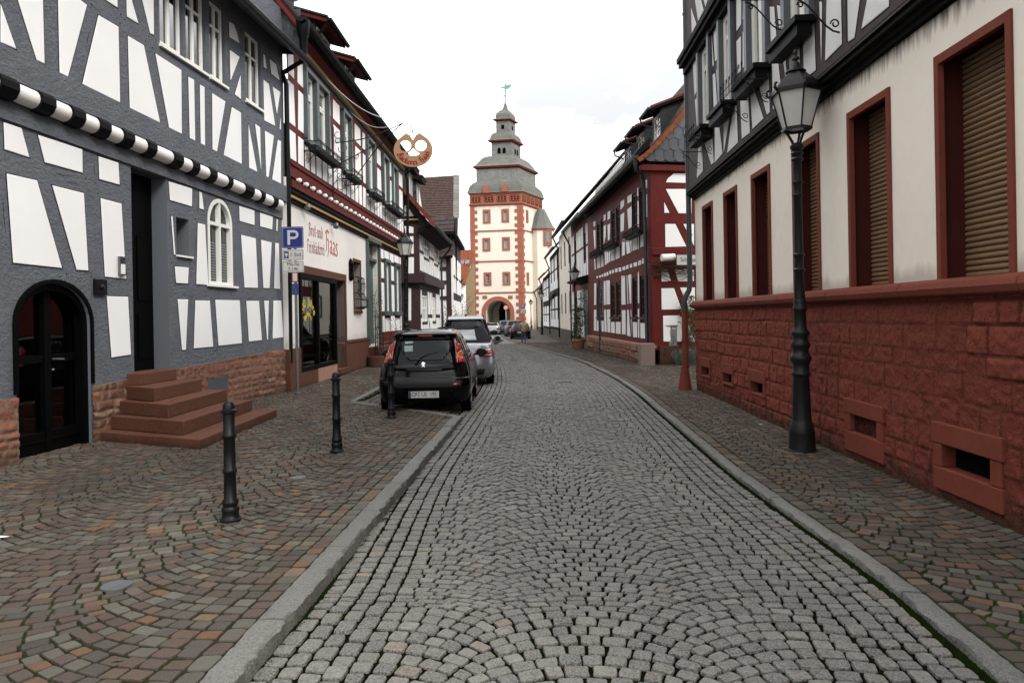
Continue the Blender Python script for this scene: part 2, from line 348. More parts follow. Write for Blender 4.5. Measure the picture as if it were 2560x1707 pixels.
def grid_bed(f, s0, s1, o0f, o1f, z, ns=120, no_=14):
    vs = []; fs = []
    for s_ in np.linspace(s0, s1, ns):
        for t in np.linspace(0, 1, no_): x, y = f(s_, o0f(s_) + (o1f(s_) - o0f(s_)) * t); vs.append((float(x), float(y), z))
    for i in range(ns - 1):
        for j in range(no_ - 1): a = i * no_ + j; fs.append((a + 1, a, a + no_, a + no_ + 1))
    return vs, fs
def field(S, f, s0, s1, o0, o1, z, rowh, wid, lanes, colf, det_s, joint=.013, clip=None, cutm=.12):
    """segmental arcs: lanes = (first centre, lane width, edge angle, sign); every lane is a stack of equal arcs whose
    ends interlock with the neighbouring lane"""
    c0, lw_, ang, sgn = lanes; R_ = lw_ / 2 / math.sin(ang); cs0 = []
    c = c0 - lw_ * math.ceil((c0 - o0) / lw_ + 1)
    while c < o1 + lw_: cs0.append(c); c += lw_
    for r in range(int((s1 - s0) / rowh)):
        sb = s0 + r * rowh; det = sb < det_s
        for li, c in enumerate(cs0):
            off = .030 * (1 if (r + li) % 2 else -1); a0 = max(o0, c - lw_ / 2 + (off if c - lw_ / 2 > o0 else 0)); a1 = min(o1, c + lw_ / 2 + (-off if li % 2 == 0 else -off) * (1 if c + lw_ / 2 < o1 else 0))
            nb = .030 * (1 if (r + li + 1) % 2 else -1); a1 = min(o1, c + lw_ / 2 + (nb if c + lw_ / 2 < o1 else 0))
            if a1 - a0 < .05: continue
            th = lambda o: math.asin(max(-1, min(1, (o - c) / R_))); t0, t1 = th(a0), th(a1); n = max(1, round(R_ * (t1 - t0) / wid)); ws = .82 + .36 * rng.random(n); ts = t0 + (t1 - t0) * np.concatenate([[0], np.cumsum(ws) / ws.sum()])
            for k in range(n):
                tm = (ts[k] + ts[k + 1]) / 2; hw = R_ * (ts[k + 1] - ts[k]) / 2 - joint / 2; hh = rowh * max(.80, math.cos(tm)) / 2 - joint / 2
                mo, ms = c + R_ * math.sin(tm), sb + rowh / 2 + sgn * (R_ * math.cos(tm) - R_)
                to, ts_ = math.cos(tm), -sgn * math.sin(tm); no, ns_ = -ts_, to
                cs_ = [(ms + ts_ * x_ + ns_ * y_, mo + to * x_ + no * y_) for x_, y_ in ((-hw, -hh), (hw, -hh), (hw, hh), (-hw, hh))]
                cs_ = [(p, min(max(q, o0 + .003), o1 - .003)) for p, q in cs_]
                x, y = f(np.array([p for p, q in cs_]), np.array([q for p, q in cs_])); cx, cy = float(np.mean(x)), float(np.mean(y))
                if clip is not None and not clip(cx, cy): continue
                if cy > 1.9 and abs(cx) < cy * .80 + 1.2:
                    kk_ = patchy(cx, cy); S.add(list(zip(x, y)), z, tuple(t_ * kk_ for t_ in colf()), det, dz=rng.normal(0, .0028), jit=.0032 if det else .0025, cutm=cutm)
def straight(S, f, s0, s1, o0, o1, z, length, wid, colf, det_s, joint=.012, clip=None):
    """courses running along s"""
    n = max(1, round((o1 - o0) / wid)); ww = (o1 - o0) / n
    for r in range(n):
        s_ = s0 - rng.random() * length
        while s_ < s1:
            l = length * (.8 + .4 * rng.random()); a, e = s_ + joint / 2, s_ + l - joint / 2; b0, b1 = o0 + r * ww + joint / 2, o0 + (r + 1) * ww - joint / 2
            x, y = f(np.array([a, a, e, e]), np.array([b1, b0, b0, b1]))
            cx, cy = np.mean(x), np.mean(y)
            if (clip is None or clip(float(cx), float(cy))) and cy > 1.9 and abs(cx) < cy * .80 + 1.2: S.add(list(zip(x, y)), z, colf(), a < det_s, dz=rng.normal(0, .0028), jit=.0035)
            s_ += l
# kmap uses o to the left; orientation (s forward, o left): corner order chosen counter-clockwise seen from above
def kf(s, o): return kmap(s, o)
S0, SD, SF = sY(1.8), sY(15), sY(52)
ROADW = 3.38
S = Stones()
def arcw(o, c, sp, ang=.72):
    x = (o - c + sp / 2) % sp - sp / 2; R_ = sp / 2 / math.sin(ang); return math.sqrt(R_ * R_ - x * x) - R_
wave = lambda o: arcw(o, 1.78, 1.07, .80)
def kfr(s, o): return kmap(s, o)
# right gutter courses, arc field, left gutter courses
straight(S, kf, S0, SF, .045, .46, 0, .115, .105, grey, SD, joint=.015)
field(S, kf, S0, SF, .46, ROADW - .46, 0, .096, .108, (1.78, 1.07, .68, 1), grey, SD, joint=.0120)
straight(S, kf, S0, SF, ROADW - .46, ROADW - .02, 0, .115, .11, grey, SD, joint=.015)
far_v, far_f = grid_bed(kf, SF - .2, KS[-1] - 1, lambda s: -.0, lambda s: ROADW, -.003, 60, 4)
bed = grid_bed(kf, 0, SF, lambda s: -.05, lambda s: ROADW + .4, -.011)
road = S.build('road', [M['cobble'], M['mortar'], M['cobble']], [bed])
mfar = MB(); mfar.v = far_v; mfar.f = far_f; mfar.m = [0] * len(far_f); mfar.c = [(.18, .175, .165)] * len(far_f)
mfar.v = [(x, y, z + zg(y)) for x, y, z in mfar.v]
tag(mfar.build('road_far', M['cobble']), kind='structure')
# parking strip left of the road, beyond the pavement nose
S = Stones()
PKY0 = 11.3
def park_clip(x, y):   # behind the diagonal kerb from (-.83,11.44) to (-2.97,13.96)... and right of the inner kerb
    return y > 11.52 + (-.83 - x) * 1.02 and x > -3.02
DIAG = (np.array((-.80, 11.42)), np.array((-3.02, 13.75)))
def colpark():
    c = red(); g = grey(); return tuple(.55 * a + .28 * b for a, b in zip(c, g))
straight(S, kf, sY(10.5), SF, ROADW, ROADW + 2.5, -.004, .15, .15, colpark, sY(14), clip=park_clip, joint=.014)
bed = grid_bed(kf, sY(9.5), SF, lambda s: ROADW, lambda s: ROADW + 3.4, -.02, 80, 8)
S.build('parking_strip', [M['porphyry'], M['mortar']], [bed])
# left pavement
def lf(s, o):   # s = y, o to the left from the kerb back edge
    s = np.asarray(s, float); return lkx(s) - .17 - np.asarray(o), s
def left_clip(x, y): return not (park_clip(x - .17, y - .17) or park_clip(x + .0, y - .15)) and x > -6.3
S = Stones()
lw = lambda o: -arcw(o, .12, 1.62, .80)
straight(S, lf, 1.8, 11.2, .0, .115, .06, .13, .115, red, 12, joint=.009)
field(S, lf, 1.8, 50, .115, 5.4, .06, .104, .122, (.12, 1.62, .72, -1), red, 13, cutm=.05, joint=.0115, clip=left_clip)
bed = grid_bed(lf, -3, 60, lambda s: -.01 if s < 11.3 else 2.2, lambda s: 6.0, .052, 140, 8)
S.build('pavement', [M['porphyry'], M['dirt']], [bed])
# right pavement (o negative = right of the kerb)
S = Stones()
rw = lambda o: -arcw(o, -.93, 1.25, .75)
def rclip(x, y): return y > 15.6 or x < 3.72 + .03 * y
straight(S, kf, S0, SF, -.26, -.135, .03, .13, .12, red, SD, joint=.009)
field(S, kf, S0, SF, -3.8, -.26, .03, .104, .122, (-.93, 1.25, .68, -1), red, SD, cutm=.05, joint=.0115, clip=rclip)
bed = grid_bed(kf, 0, SF, lambda s: -5.5, lambda s: -.12, .0215, 120, 8)
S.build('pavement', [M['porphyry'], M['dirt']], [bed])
# far pavements and the wide ground sheet
g = MB()
nY = np.concatenate([np.linspace(-30, 96, 90), [140, 400, 1500]])
for y in nY:
    for x in (-900, -60, -20, 20, 60, 900): g.v.append((x, y, zg(y) - .03))
for i in range(len(nY) - 1):
    for j in range(5): a = i * 6 + j; g.face((a, a + 1, a + 7, a + 6))
M['ground'] = mat('paved_ground', (.10, .088, .08), .9, var=[(.6, (.075, .07, .062), .7), (9, (.13, .115, .10), .6)], bump=[(8, .5, .03)])
tag(g.build('ground', M['ground']), kind='structure')
pf, ff = grid_bed(kf, SF - .3, KS[-1] - 1, lambda s: -7, lambda s: -.0, .02, 60, 5); g = MB(); g.v = [(x, y, z + zg(y)) for x, y, z in pf]; g.f = ff; g.m = [0] * len(ff); g.c = [None] * len(ff)
tag(g.build('pavement', M['ground']), kind='structure')
# kerbs: rough granite blocks
def kerb_run(K, f, s0, s1, o0, o1, z0, z1, blk, fine):
    s_ = s0
    while s_ < s1:
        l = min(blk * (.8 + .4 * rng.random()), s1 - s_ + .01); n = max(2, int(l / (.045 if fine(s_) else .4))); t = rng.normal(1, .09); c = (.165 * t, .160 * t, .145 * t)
        jz = rng.normal(0, .003)
        prof = [(o0, z0), (o0 + .006, z1 - .012), (o0 + .018, z1), ((o0 + o1) / 2, z1 + .002), (o1 - .015, z1), (o1, z1 - .015), (o1, z0)]
        b = len(K.v); ss = np.linspace(s_ + .006, s_ + l - .006, n)
        for q in ss:
            for i, (o, z) in enumerate(prof):
                r = rng.normal(0, .0060 if i in (1, 2) else .003); x, y = f(q, o + r); K.v.append((float(x), float(y), z + jz + (rng.normal(0, .0025) if i else 0) + zg(float(y))))
        k = len(prof)
        for i in range(n - 1):
            for j in range(k - 1): K.f.append((b + i * k + j + 1, b + i * k + j, b + (i + 1) * k + j, b + (i + 1) * k + j + 1)); K.m.append(0); K.c.append(c if j else (c[0] * .4, c[1] * .4, c[2] * .33))  # road-side face darkened: mossy dirt plus shade put into its colour
        K.f.append(tuple(b + j for j in range(k))); K.m.append(0); K.c.append(c); K.f.append(tuple(b + (n - 1) * k + j for j in range(k))[::-1]); K.m.append(0); K.c.append(c)
        s_ += l
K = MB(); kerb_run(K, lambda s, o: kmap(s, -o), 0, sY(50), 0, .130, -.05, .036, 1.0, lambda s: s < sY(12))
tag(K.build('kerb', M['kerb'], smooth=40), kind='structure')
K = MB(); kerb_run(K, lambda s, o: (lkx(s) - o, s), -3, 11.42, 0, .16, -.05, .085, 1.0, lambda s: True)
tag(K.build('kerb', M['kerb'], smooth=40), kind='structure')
def seg(a, b): 
    a = np.array(a); b = np.array(b); L_ = np.linalg.norm(b - a); d = (b - a) / L_; nrm = np.array((-d[1], d[0]))
    return L_, (lambda s, o: tuple(a + d * s + nrm * o))
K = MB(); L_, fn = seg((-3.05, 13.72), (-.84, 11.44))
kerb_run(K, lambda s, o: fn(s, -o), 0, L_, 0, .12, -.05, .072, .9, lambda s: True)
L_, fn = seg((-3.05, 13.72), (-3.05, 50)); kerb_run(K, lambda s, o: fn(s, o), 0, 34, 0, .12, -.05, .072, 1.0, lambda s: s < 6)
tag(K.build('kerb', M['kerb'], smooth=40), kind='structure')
# moss and little weeds at the foot of the kerbs
M['moss'] = mat('moss', (.011, .019, .004), .95, var=(12, (.007, .010, .003), .8), spec=.02)
def moss_strip(name, f, s0, s1, wid, n):
    g = MB()
    for _ in range(n):
        s_ = s0 + (s1 - s0) * rng.random() ** 1.6
        dens = .5 + .5 * math.sin(s_ * 2.1) * math.sin(s_ * .9 + 1)
        if rng.random() > .35 + .65 * dens: continue
        o = abs(rng.normal(0, wid)); x, y = f(s_, .006 + o); r = rng.uniform(.006, .014) * math.exp(-o / wid / 3); zt = -.006 + rng.uniform(.002, .016) * math.exp(-o / wid / 2); a = rng.random() * 6.28
        p = [(x + r * math.cos(a + k * 1.57), y + r * math.sin(a + k * 1.57), -.018) for k in range(4)]; t = (x + rng.normal(0, .003), y + rng.normal(0, .003), zt); b = len(g.v); g.v += p + [t]
        for k in range(4): g.face((b + k, b + (k + 1) % 4, b + 4))
    o = g.build(name, M['moss']); tag(o, 'green moss and small weeds along the foot of the kerb', 'moss', kind='stuff')
moss_strip('moss', lambda s, o: tuple(float(t) for t in kmap(s, o)), S0, sY(16), .035, 26000)
moss_strip('moss', lambda s, o: (lkx(s) + o, s), 2.2, 11.3, .035, 16000)
# ---------------------------------------------------------------- facades
class Fac:
    """vertical wall plane through P,Q (xy); u along P->Q, z up, d towards the street"""
    def __init__(s, P, Q, side, z0=0):
        s.P = Vector((P[0], P[1], 0)); q = Vector((Q[0], Q[1], 0)); s.L = (q - s.P).length; s.u = (q - s.P) / s.L
        s.n = Vector((s.u.y, -s.u.x, 0)) * (1 if side == 'L' else -1); s.side = side
    def W(s, u, z, d=0): p = s.P + s.u * u + s.n * d; return Vector((p.x, p.y, z))
    def px(s, x, y, d=0):
        """picture point -> (u, z) on the plane offset by d"""
        r = ray(x, y); o = s.P + s.n * d; t = (o.x * s.n.x + o.y * s.n.y) / (r.x * s.n.x + r.y * s.n.y)
        p = r * t; return ((Vector((p.x, p.y, 0)) - s.P).dot(s.u), p.z + EYE)
    def T(s, pts, T, d=0): return [s.px(T[0] + x / T[2], T[1] + y / T[2], d) for x, y in pts]
    def W3(s, pts, d=0): return [s.W(u, z, d) for u, z in pts]
def orient(pts):     # make ccw in (u,z)
    a = sum(pts[i][0] * pts[(i + 1) % len(pts)][1] - pts[(i + 1) % len(pts)][0] * pts[i][1] for i in range(len(pts)))
    return pts if a > 0 else pts[::-1]
def grow(pts, g):
    pts = orient(pts); n = len(pts); out = []
    for i in range(n):
        p, a, b = Vector(pts[i]), Vector(pts[i - 1]), Vector(pts[(i + 1) % n]); e1 = (p - a); e2 = (b - p)
        if e1.length < 1e-5 or e2.length < 1e-5: out.append(tuple(p)); continue
        e1.normalize(); e2.normalize(); n1 = Vector((e1.y, -e1.x)); n2 = Vector((e2.y, -e2.x)); m = n1 + n2
        if m.length < .3: out.append(tuple(p)); continue
        m.normalize(); k = g / max(.35, m.dot(n1)); out.append(tuple(p + m * k))
    return out
def panels(F, lst, name, m, parent, d=.004, th=.006, gap=.006, joint=True):
    """infill panels: dark joint line just below, slightly raised plaster field with softened rim"""
    g = MB(); j = MB()
    for i, p in enumerate(lst):
        p = orient(p)
        if joint: j.prism(F.W3(grow(p, gap), d - .02), F.n * (.0215 + (i % 5) * .0003), cap_back=False)
        a = F.W3(p, d); b = F.W3(grow(p, -.010), d + th); n = len(p); k = len(g.v); g.v += [tuple(x) for x in a] + [tuple(x) for x in b]
        for q in range(n): g.face((k + q, k + (q + 1) % n, k + n + (q + 1) % n, k + n + q) if F.side == 'R' else (k + (q + 1) % n, k + q, k + n + q, k + n + (q + 1) % n))
        for t in tessellate_polygon([b]): g.face([k + n + x for x in t])
    o = g.build(name, m, parent)
    if joint: j.build('joint_line', M['gap'], o)
    return o
def wall(F, outline, holes, name, m, parent, depth=.3, mrev=None, d=0):
    """front face with openings + their reveals; holes: list of polygons or (polygon, depth)"""
    hs = [(h if isinstance(h, tuple) and isinstance(h[1], float) and isinstance(h[0], list) else (h, depth)) for h in holes]
    polys = [orient(outline)] + [orient(h)[::-1] for h, _ in hs]
    g = MB(); P2 = [[Vector((u, z, 0)) for u, z in p] for p in polys]; flat = [p for q in polys for p in q]
    g.v += [tuple(F.W(u, z, d)) for u, z in flat]
    for t in tessellate_polygon(P2): g.face(t)
    g.cur = 1
    for h, dep in hs:
        h = orient(h); n = len(h); b = len(g.v); g.v += [tuple(x) for x in F.W3(h, d)] + [tuple(x) for x in F.W3(h, d - dep)]
        for q in range(n): g.face((b + q, b + (q + 1) % n, b + n + (q + 1) % n, b + n + q))
    return g.build(name, [m, mrev or m], parent)
def rect(u0, u1, z0, z1): return [(u0, z0), (u1, z0), (u1, z1), (u0, z1)]
def window(F, u0, u1, z0, z1, d, parent, mf, mg=None, nx=2, nz=2, fw=.06, bar=.03, th=.05, name='window', zs=None, arch=0, mg2=None):
    """frame with glazing bars at depth d, one pane mesh as sub-part"""
    mg = mg or M['glass_dark']; g = MB()
    for a, b in ((rect(u0, u0 + fw, z0, z1), 0), (rect(u1 - fw, u1, z0, z1), 0), (rect(u0 + fw, u1 - fw, z0, z0 + fw), .001), (rect(u0 + fw, u1 - fw, z1 - fw, z1), .001)):
        g.prism(F.W3(a, d - th), F.n * (th + b))
    for i in range(1, nx):
        u = u0 + (u1 - u0) * i / nx; w_ = bar * (1.6 if nx % 2 == 0 and i == nx // 2 else 1); g.prism(F.W3(rect(u - w_ / 2, u + w_ / 2, z0 + fw, z1 - fw), d - th), F.n * (th - .006))
    for z in (zs if zs is not None else [z0 + (z1 - z0) * i / nz for i in range(1, nz)]):
        g.prism(F.W3(rect(u0 + fw, u1 - fw, z - bar / 2, z + bar / 2), d - th), F.n * (th - .009))
    o = g.build(name, mf, parent); p = MB(); p.prism(F.W3(rect(u0 + fw * .5, u1 - fw * .5, z0 + fw * .5, z1 - fw * .5), d - th * .9), F.n * .008); p.build('pane', mg, o); return o
def boxF(g, F, u0, u1, z0, z1, d0, d1): g.prism(F.W3(rect(u0, u1, z0, z1), d0), F.n * (d1 - d0))
def shell(F, u0, u1, z0, z1, depth, parent, m, name='rear_walls'):
    """side and back walls of the building body"""
    g = MB(); a, b = F.W(u0, 0), F.W(u1, 0); c, d_ = F.W(u1, 0, -depth), F.W(u0, 0, -depth)
    for p, q in ((b, c), (c, d_), (d_, a)): g.poly([(p.x, p.y, z0), (q.x, q.y, z0), (q.x, q.y, z1), (p.x, p.y, z1)])
    return g.build(name, m, parent)
def rubble(F, u0, u1, z0f, z1f, parent, holes=(), name='plinth', colf=None, m=None, rowh=.16, blk=.32, d=.05, rough=.018, res=.022, mortar=(.22, .15, .11), joint=.012, jd=.02, wav=.012):
    """coursed rough stone as a displaced grid; z0f/z1f give bottom and top height at u"""
    nu = int((u1 - u0) / res) + 1; U = np.linspace(u0, u1, nu); zb = min(z0f(u0), z0f(u1)); zt = max(z1f(u0), z1f(u1)); nz = int((zt - zb) / res) + 1; Z = np.linspace(0, 1, nz)
    UU, TT = np.meshgrid(U, Z, indexing='ij'); B = np.array([z0f(u) for u in U])[:, None]; Tp = np.array([z1f(u) for u in U])[:, None]; ZZ = B + (Tp - B) * TT
    def vn(u, v, sc, seed):
        r = np.random.default_rng(seed).random((64, 64)); a, b = u * sc, v * sc; i, j = np.floor(a).astype(int), np.floor(b).astype(int); fa, fb = a - i, b - j; fa = fa * fa * (3 - 2 * fa); fb = fb * fb * (3 - 2 * fb)
        g_ = lambda x, y: r[x % 64, y % 64]
        return (g_(i, j) * (1 - fa) * (1 - fb) + g_(i + 1, j) * fa * (1 - fb) + g_(i, j + 1) * (1 - fa) * fb + g_(i + 1, j + 1) * fa * fb) - .5
    zz = ZZ + vn(UU, ZZ, 1.3, 1) * wav * 3 + vn(UU, ZZ, 5, 2) * wav
    rows = [zb - .2]; rr = np.random.default_rng(int(abs(u0) * 97 + 5))
    while rows[-1] < zt + .3: rows.append(rows[-1] + rowh * (.75 + .5 * rr.random()))
    rows = np.array(rows); ri = np.clip(np.searchsorted(rows, zz) - 1, 0, len(rows) - 2); dz = np.minimum(zz - rows[ri], rows[ri + 1] - zz)
    uu = UU + vn(UU, ZZ, 4, 3) * wav * 1.5; du = np.zeros_like(uu); ci = np.zeros_like(ri)
    for r in range(len(rows) - 1):
        cs = [u0 - rr.random() * blk - .3]
        while cs[-1] < u1 + .5: cs.append(cs[-1] + blk * (.55 + .95 * rr.random()))
        cs = np.array(cs); mk = ri == r; k = np.clip(np.searchsorted(cs, uu[mk]) - 1, 0, len(cs) - 2); du[mk] = np.minimum(uu[mk] - cs[k], cs[k + 1] - uu[mk]); ci[mk] = k
    e = np.minimum(dz, du); prof = np.clip((e - joint * .4) / (joint * 1.6), 0, 1); prof = prof * prof * (3 - 2 * prof)
    hsh = ((ri * 7919 + ci * 104729) % 997) / 997.0; hs2 = ((ri * 3571 + ci * 7243) % 991) / 991.0
    disp = prof * (jd + (hsh - .5) * rough * .9) + prof * (vn(UU, ZZ, 9, 4) * rough + vn(UU, ZZ, 22, 5) * rough * .8 + vn(UU, ZZ, 45, 6) * rough * .5)
    g = MB(); D = d - jd + disp; pos = np.array(F.P)[None, None, :] + np.array(F.u)[None, None, :] * UU[..., None] + np.array(F.n)[None, None, :] * D[..., None]; pos[..., 2] = ZZ
    g.v = [tuple(p) for p in pos.reshape(-1, 3)]
    Hs = [(min(p[0] for p in h), max(p[0] for p in h), min(p[1] for p in h), max(p[1] for p in h)) for h in holes]
    for i in range(nu - 1):
        for j in range(nz - 1):
            uc, zc = (U[i] + U[i + 1]) / 2, (ZZ[i, j] + ZZ[i, j + 1]) / 2
            if any(a < uc < b and c < zc < e_ for a, b, c, e_ in Hs): continue
            a = i * nz + j; g.f.append((a, a + nz, a + nz + 1, a + 1)); g.m.append(0)
            pr = float(prof[i, j]); c = colf(float(hsh[i, j]), float(hs2[i, j])); g.c.append(tuple(mortar[k] * (1 - pr) + c[k] * pr for k in range(3)))
    # top ledge
    for i in range(nu - 1):
        if any(a < U[i] < b and c < ZZ[i, -1] - .03 < e_ for a, b, c, e_ in Hs): continue
        g.poly([F.W(U[i], ZZ[i, -1], D[i, -1]), F.W(U[i + 1], ZZ[i + 1, -1], D[i + 1, -1]), F.W(U[i + 1], ZZ[i + 1, -1] + .002, -.02), F.W(U[i], ZZ[i, -1] + .002, -.02)]); g.c[-1] = mortar
    return g.build(name, m or M['rubble'], parent, smooth=True)
def text_mesh(body, size, name, m, parent, M4, ext=.003, spacing=1.0, align='CENTER'):
    cu = bpy.data.curves.new(name, 'FONT'); cu.body = body; cu.size = size; cu.extrude = ext / 2; cu.align_x = align; cu.align_y = 'CENTER'; cu.space_character = spacing
    ob = bpy.data.objects.new(name, cu); COL.objects.link(ob); dg = bpy.context.evaluated_depsgraph_get(); me = bpy.data.meshes.new_from_object(ob.evaluated_get(dg)); bpy.data.objects.remove(ob)
    r = root_of(parent); me.transform(r.matrix_basis.inverted() @ M4); me.materials.clear(); me.materials.append(m); o = bpy.data.objects.new(name, me); COL.objects.link(o); o.parent = parent; return o
def FM(F, u, z, d=0):    # matrix: text x along reading direction on the wall as seen from the street
    x = F.u if F.side == 'L' else -F.u
    n = F.n; return Matrix(((x.x, 0, n.x, 0), (x.y, 0, n.y, 0), (0, 1, 0, 0), (0, 0, 0, 1))) @ Matrix.Identity(4) if False else Matrix.Translation(F.W(u, z, d)) @ Matrix(((x.x, 0, n.x, 0), (x.y, 0, n.y, 0), (0, 1, 0, 0), (0, 0, 0, 1)))
def solve_depth(F, u, px_target, z, sgn=-1):
    """how far behind the wall a reveal edge lies so that it shows at column px_target"""
    best = .2
    for i in range(1, 120):
        d = -i * .01; p = F.W(u, z, d)
        a = p.x / p.y; b = (z - EYE) / p.y; x = PX0 + FPX * (a * _c - b * _s)
        if (F.side == 'L' and x <= px_target) or (F.side == 'R' and x >= px_target): return -d
        best = -d
    return best
Z1 = (0, 0, 2.45); Z2 = (0, 500, 2.118); Z0 = (0, 0, 2352 / 2560)

# ================================================================ grey timbered house, left
A = Fac((-5.764, 8.332), (-5.094, 15.955), 'L'); AL = A.L
hA = thing('timbered_house', 'white and slate grey half-timbered house with stone doorsteps and a round-beamed jetty', 'house', (-5.6, 10, 0))
up = [[(0, 20), (100, 305), (0, 262)], [(105, 0), (262, 0), (272, 395), (222, 372)], [(352, 0), (490, 0), (532, 32), (415, 475), (362, 452)], [(600, 92), (725, 165), (735, 632), (500, 518)], [(640, 0), (718, 0), (720, 52)], [(772, 0), (805, 0), (848, 150), (775, 105)], [(868, 0), (940, 0), (942, 218), (918, 208)], [(780, 218), (880, 278), (980, 755), (792, 665)], [(948, 325), (1110, 430), (1113, 828), (1035, 795)], [(1150, 468), (1188, 490), (1195, 872), (1160, 858)], [(1222, 518), (1252, 535), (1255, 905), (1228, 892)], [(1297, 570), (1380, 622), (1328, 932), (1300, 922)], [(1418, 655), (1475, 690), (1480, 1018), (1367, 955)], [(1405, 305), (1468, 350), (1410, 500)], [(1400, 130), (1430, 150), (1450, 200), (1466, 270), (1402, 230)], [(1472, 460), (1475, 612), (1436, 580)], [(1560, 757), (1592, 780), (1597, 1040)], [(1520, 760), (1578, 1070), (1524, 1045)], [(1610, 330), (1622, 340), (1633, 428), (1612, 412)], [(1648, 360), (1690, 395), (1712, 495), (1660, 455)], [(1612, 488), (1645, 515), (1685, 775), (1617, 740)], [(1668, 530), (1716, 565), (1695, 705)], [(1620, 800), (1677, 832), (1642, 1105), (1630, 1100)], [(1700, 855), (1720, 865), (1720, 1150), (1662, 1120)], [(1718, 720), (1719, 800), (1710, 790)]]
lo1 = [[(18, 748), (130, 785), (180, 968), (25, 918)], [(228, 825), (503, 915), (505, 1062), (272, 998)], [(600, 957), (724, 997), (732, 1135), (605, 1100)], [(1030, 1110), (1176, 1155), (1174, 1268), (1038, 1228)], [(1218, 1172), (1235, 1180), (1248, 1288), (1218, 1278)], [(1463, 1260), (1557, 1290), (1558, 1382), (1466, 1355)], [(1590, 1302), (1670, 1328), (1666, 1408), (1592, 1388)], [(1692, 1340), (1700, 1345), (1698, 1418), (1690, 1415)]]
lo2 = [[(31, -141), (195, -104), (328, 363), (66, 335)], [(272, -80), (443, -37), (467, 376), (403, 372)], [(530, -10), (642, 20), (667, 420), (553, 408)], [(562, 508), (677, 512), (693, 820), (588, 836)], [(903, 83), (913, 86), (928, 293), (919, 292)], [(1045, 120), (1085, 130), (1103, 452), (1037, 447)], [(922, 350), (998, 356), (994, 445), (930, 441)], [(938, 524), (995, 526), (983, 794), (962, 795)], [(1032, 530), (1110, 532), (1128, 778), (1024, 787)], [(1137, 528), (1268, 530), (1280, 760), (1155, 773)], [(1302, 533), (1370, 533), (1386, 743), (1316, 751)], [(1396, 532), (1422, 532), (1418, 740), (1412, 741)], [(1446, 532), (1488, 531), (1499, 727), (1442, 736)], [(1274, 183), (1353, 203), (1365, 467), (1293, 465)], [(1380, 210), (1437, 224), (1426, 468), (1393, 467)], [(1455, 226), (1475, 228), (1482, 472), (1450, 470)]]
UPD = .06
upP = [A.T(p, Z1, UPD) for p in up]; loP = [A.T(p, Z1) for p in lo1] + [A.T(p, Z2) for p in lo2]
# a few more panels on the part of the wall that stands outside the picture
for k in range(3):
    u = -1.6 - k * 1.15; upP.append([(u, 5.15), (u + .9, 5.1), (u + .75, 7.4), (u + .05, 7.4)]); loP.append([(u, 1.9), (u + .8, 1.9), (u + .9, 3.7), (u + .1, 3.7)])
# openings
doorZ = A.T([(768, 1010), (988, 1083)], Z1) + A.T([(925, 885), (738, 895)], Z2)
du0, du1 = (doorZ[0][0] + doorZ[3][0]) / 2, (doorZ[1][0] + doorZ[2][0]) / 2; dz1 = (doorZ[0][1] + doorZ[1][1]) / 2; dz0 = doorZ[2][1]
dDep = min(1.1, solve_depth(A, du1, 812 / 2.118, 1.9))
aw = A.T([(65, 640), (112, 1418), (485, 1305), (478, 640), (265, 440)], Z2); au0, au1 = (aw[0][0] + aw[1][0]) / 2, (aw[2][0] + aw[3][0]) / 2; az1 = aw[4][1]; azs = az1 - .50
archp = [(au0, .04)] + [(au1, .04)] + [((au0 + au1) / 2 + (au1 - au0) / 2 * math.cos(t), azs + (az1 - azs) * math.sin(t)) for t in np.linspace(0, math.pi, 15)]
ww = A.T([(1272, 1300), (1418, 1340), (1330, 1222)], Z1) + A.T([(1118, 440), (1228, 462)], Z2)
wu0, wu1 = A.T([(1272, 1300)], Z1)[0][0] - .02, A.T([(1425, 1340)], Z1)[0][0]; wz0 = (ww[3][1] + ww[4][1]) / 2; wz1 = A.T([(1345, 1212)], Z1)[0][1]; wzs = wz1 - (wu1 - wu0) * .5
winp = [(wu0, wz0), (wu1, wz0)] + [((wu0 + wu1) / 2 + (wu1 - wu0) / 2 * math.cos(t), wzs + (wz1 - wzs) * math.sin(t)) for t in np.linspace(0, math.pi, 13)]
sw = A.T([(932, 88), (1000, 108), (1002, 300), (945, 292)], Z2); su0, su1, sz0, sz1 = sw[0][0], sw[1][0], (sw[2][1] + sw[3][1]) / 2, (sw[0][1] + sw[1][1]) / 2
pl0 = lambda u: -.05; JB, JT = 4.20, 4.40
plz = lambda u: float(np.interp(u, [-6, 1.23, 3.26, 7.6], [.80, .81, .89, 1.02]))
holes = [(rect(du0, du1, .5, dz1), dDep), (archp, .30), (winp, .13), (rect(su0, su1, sz0, sz1), .45)]
outl = [(-6, .5), (AL, .5), (AL, JB + .1), (-6, JB + .1)]
holes = [(rect(du0, du1, .55, dz1), dDep), (archp[:], .30), (winp, .13), (rect(su0, su1, sz0, sz1), .45)]
outl = [(-6, 0), (AL, 0), (AL, JB + .1), (-6, JB + .1)]
wall(A, outl, holes, 'timber_frame', M['grey_timber'], hA, mrev=M['grey_smooth'])
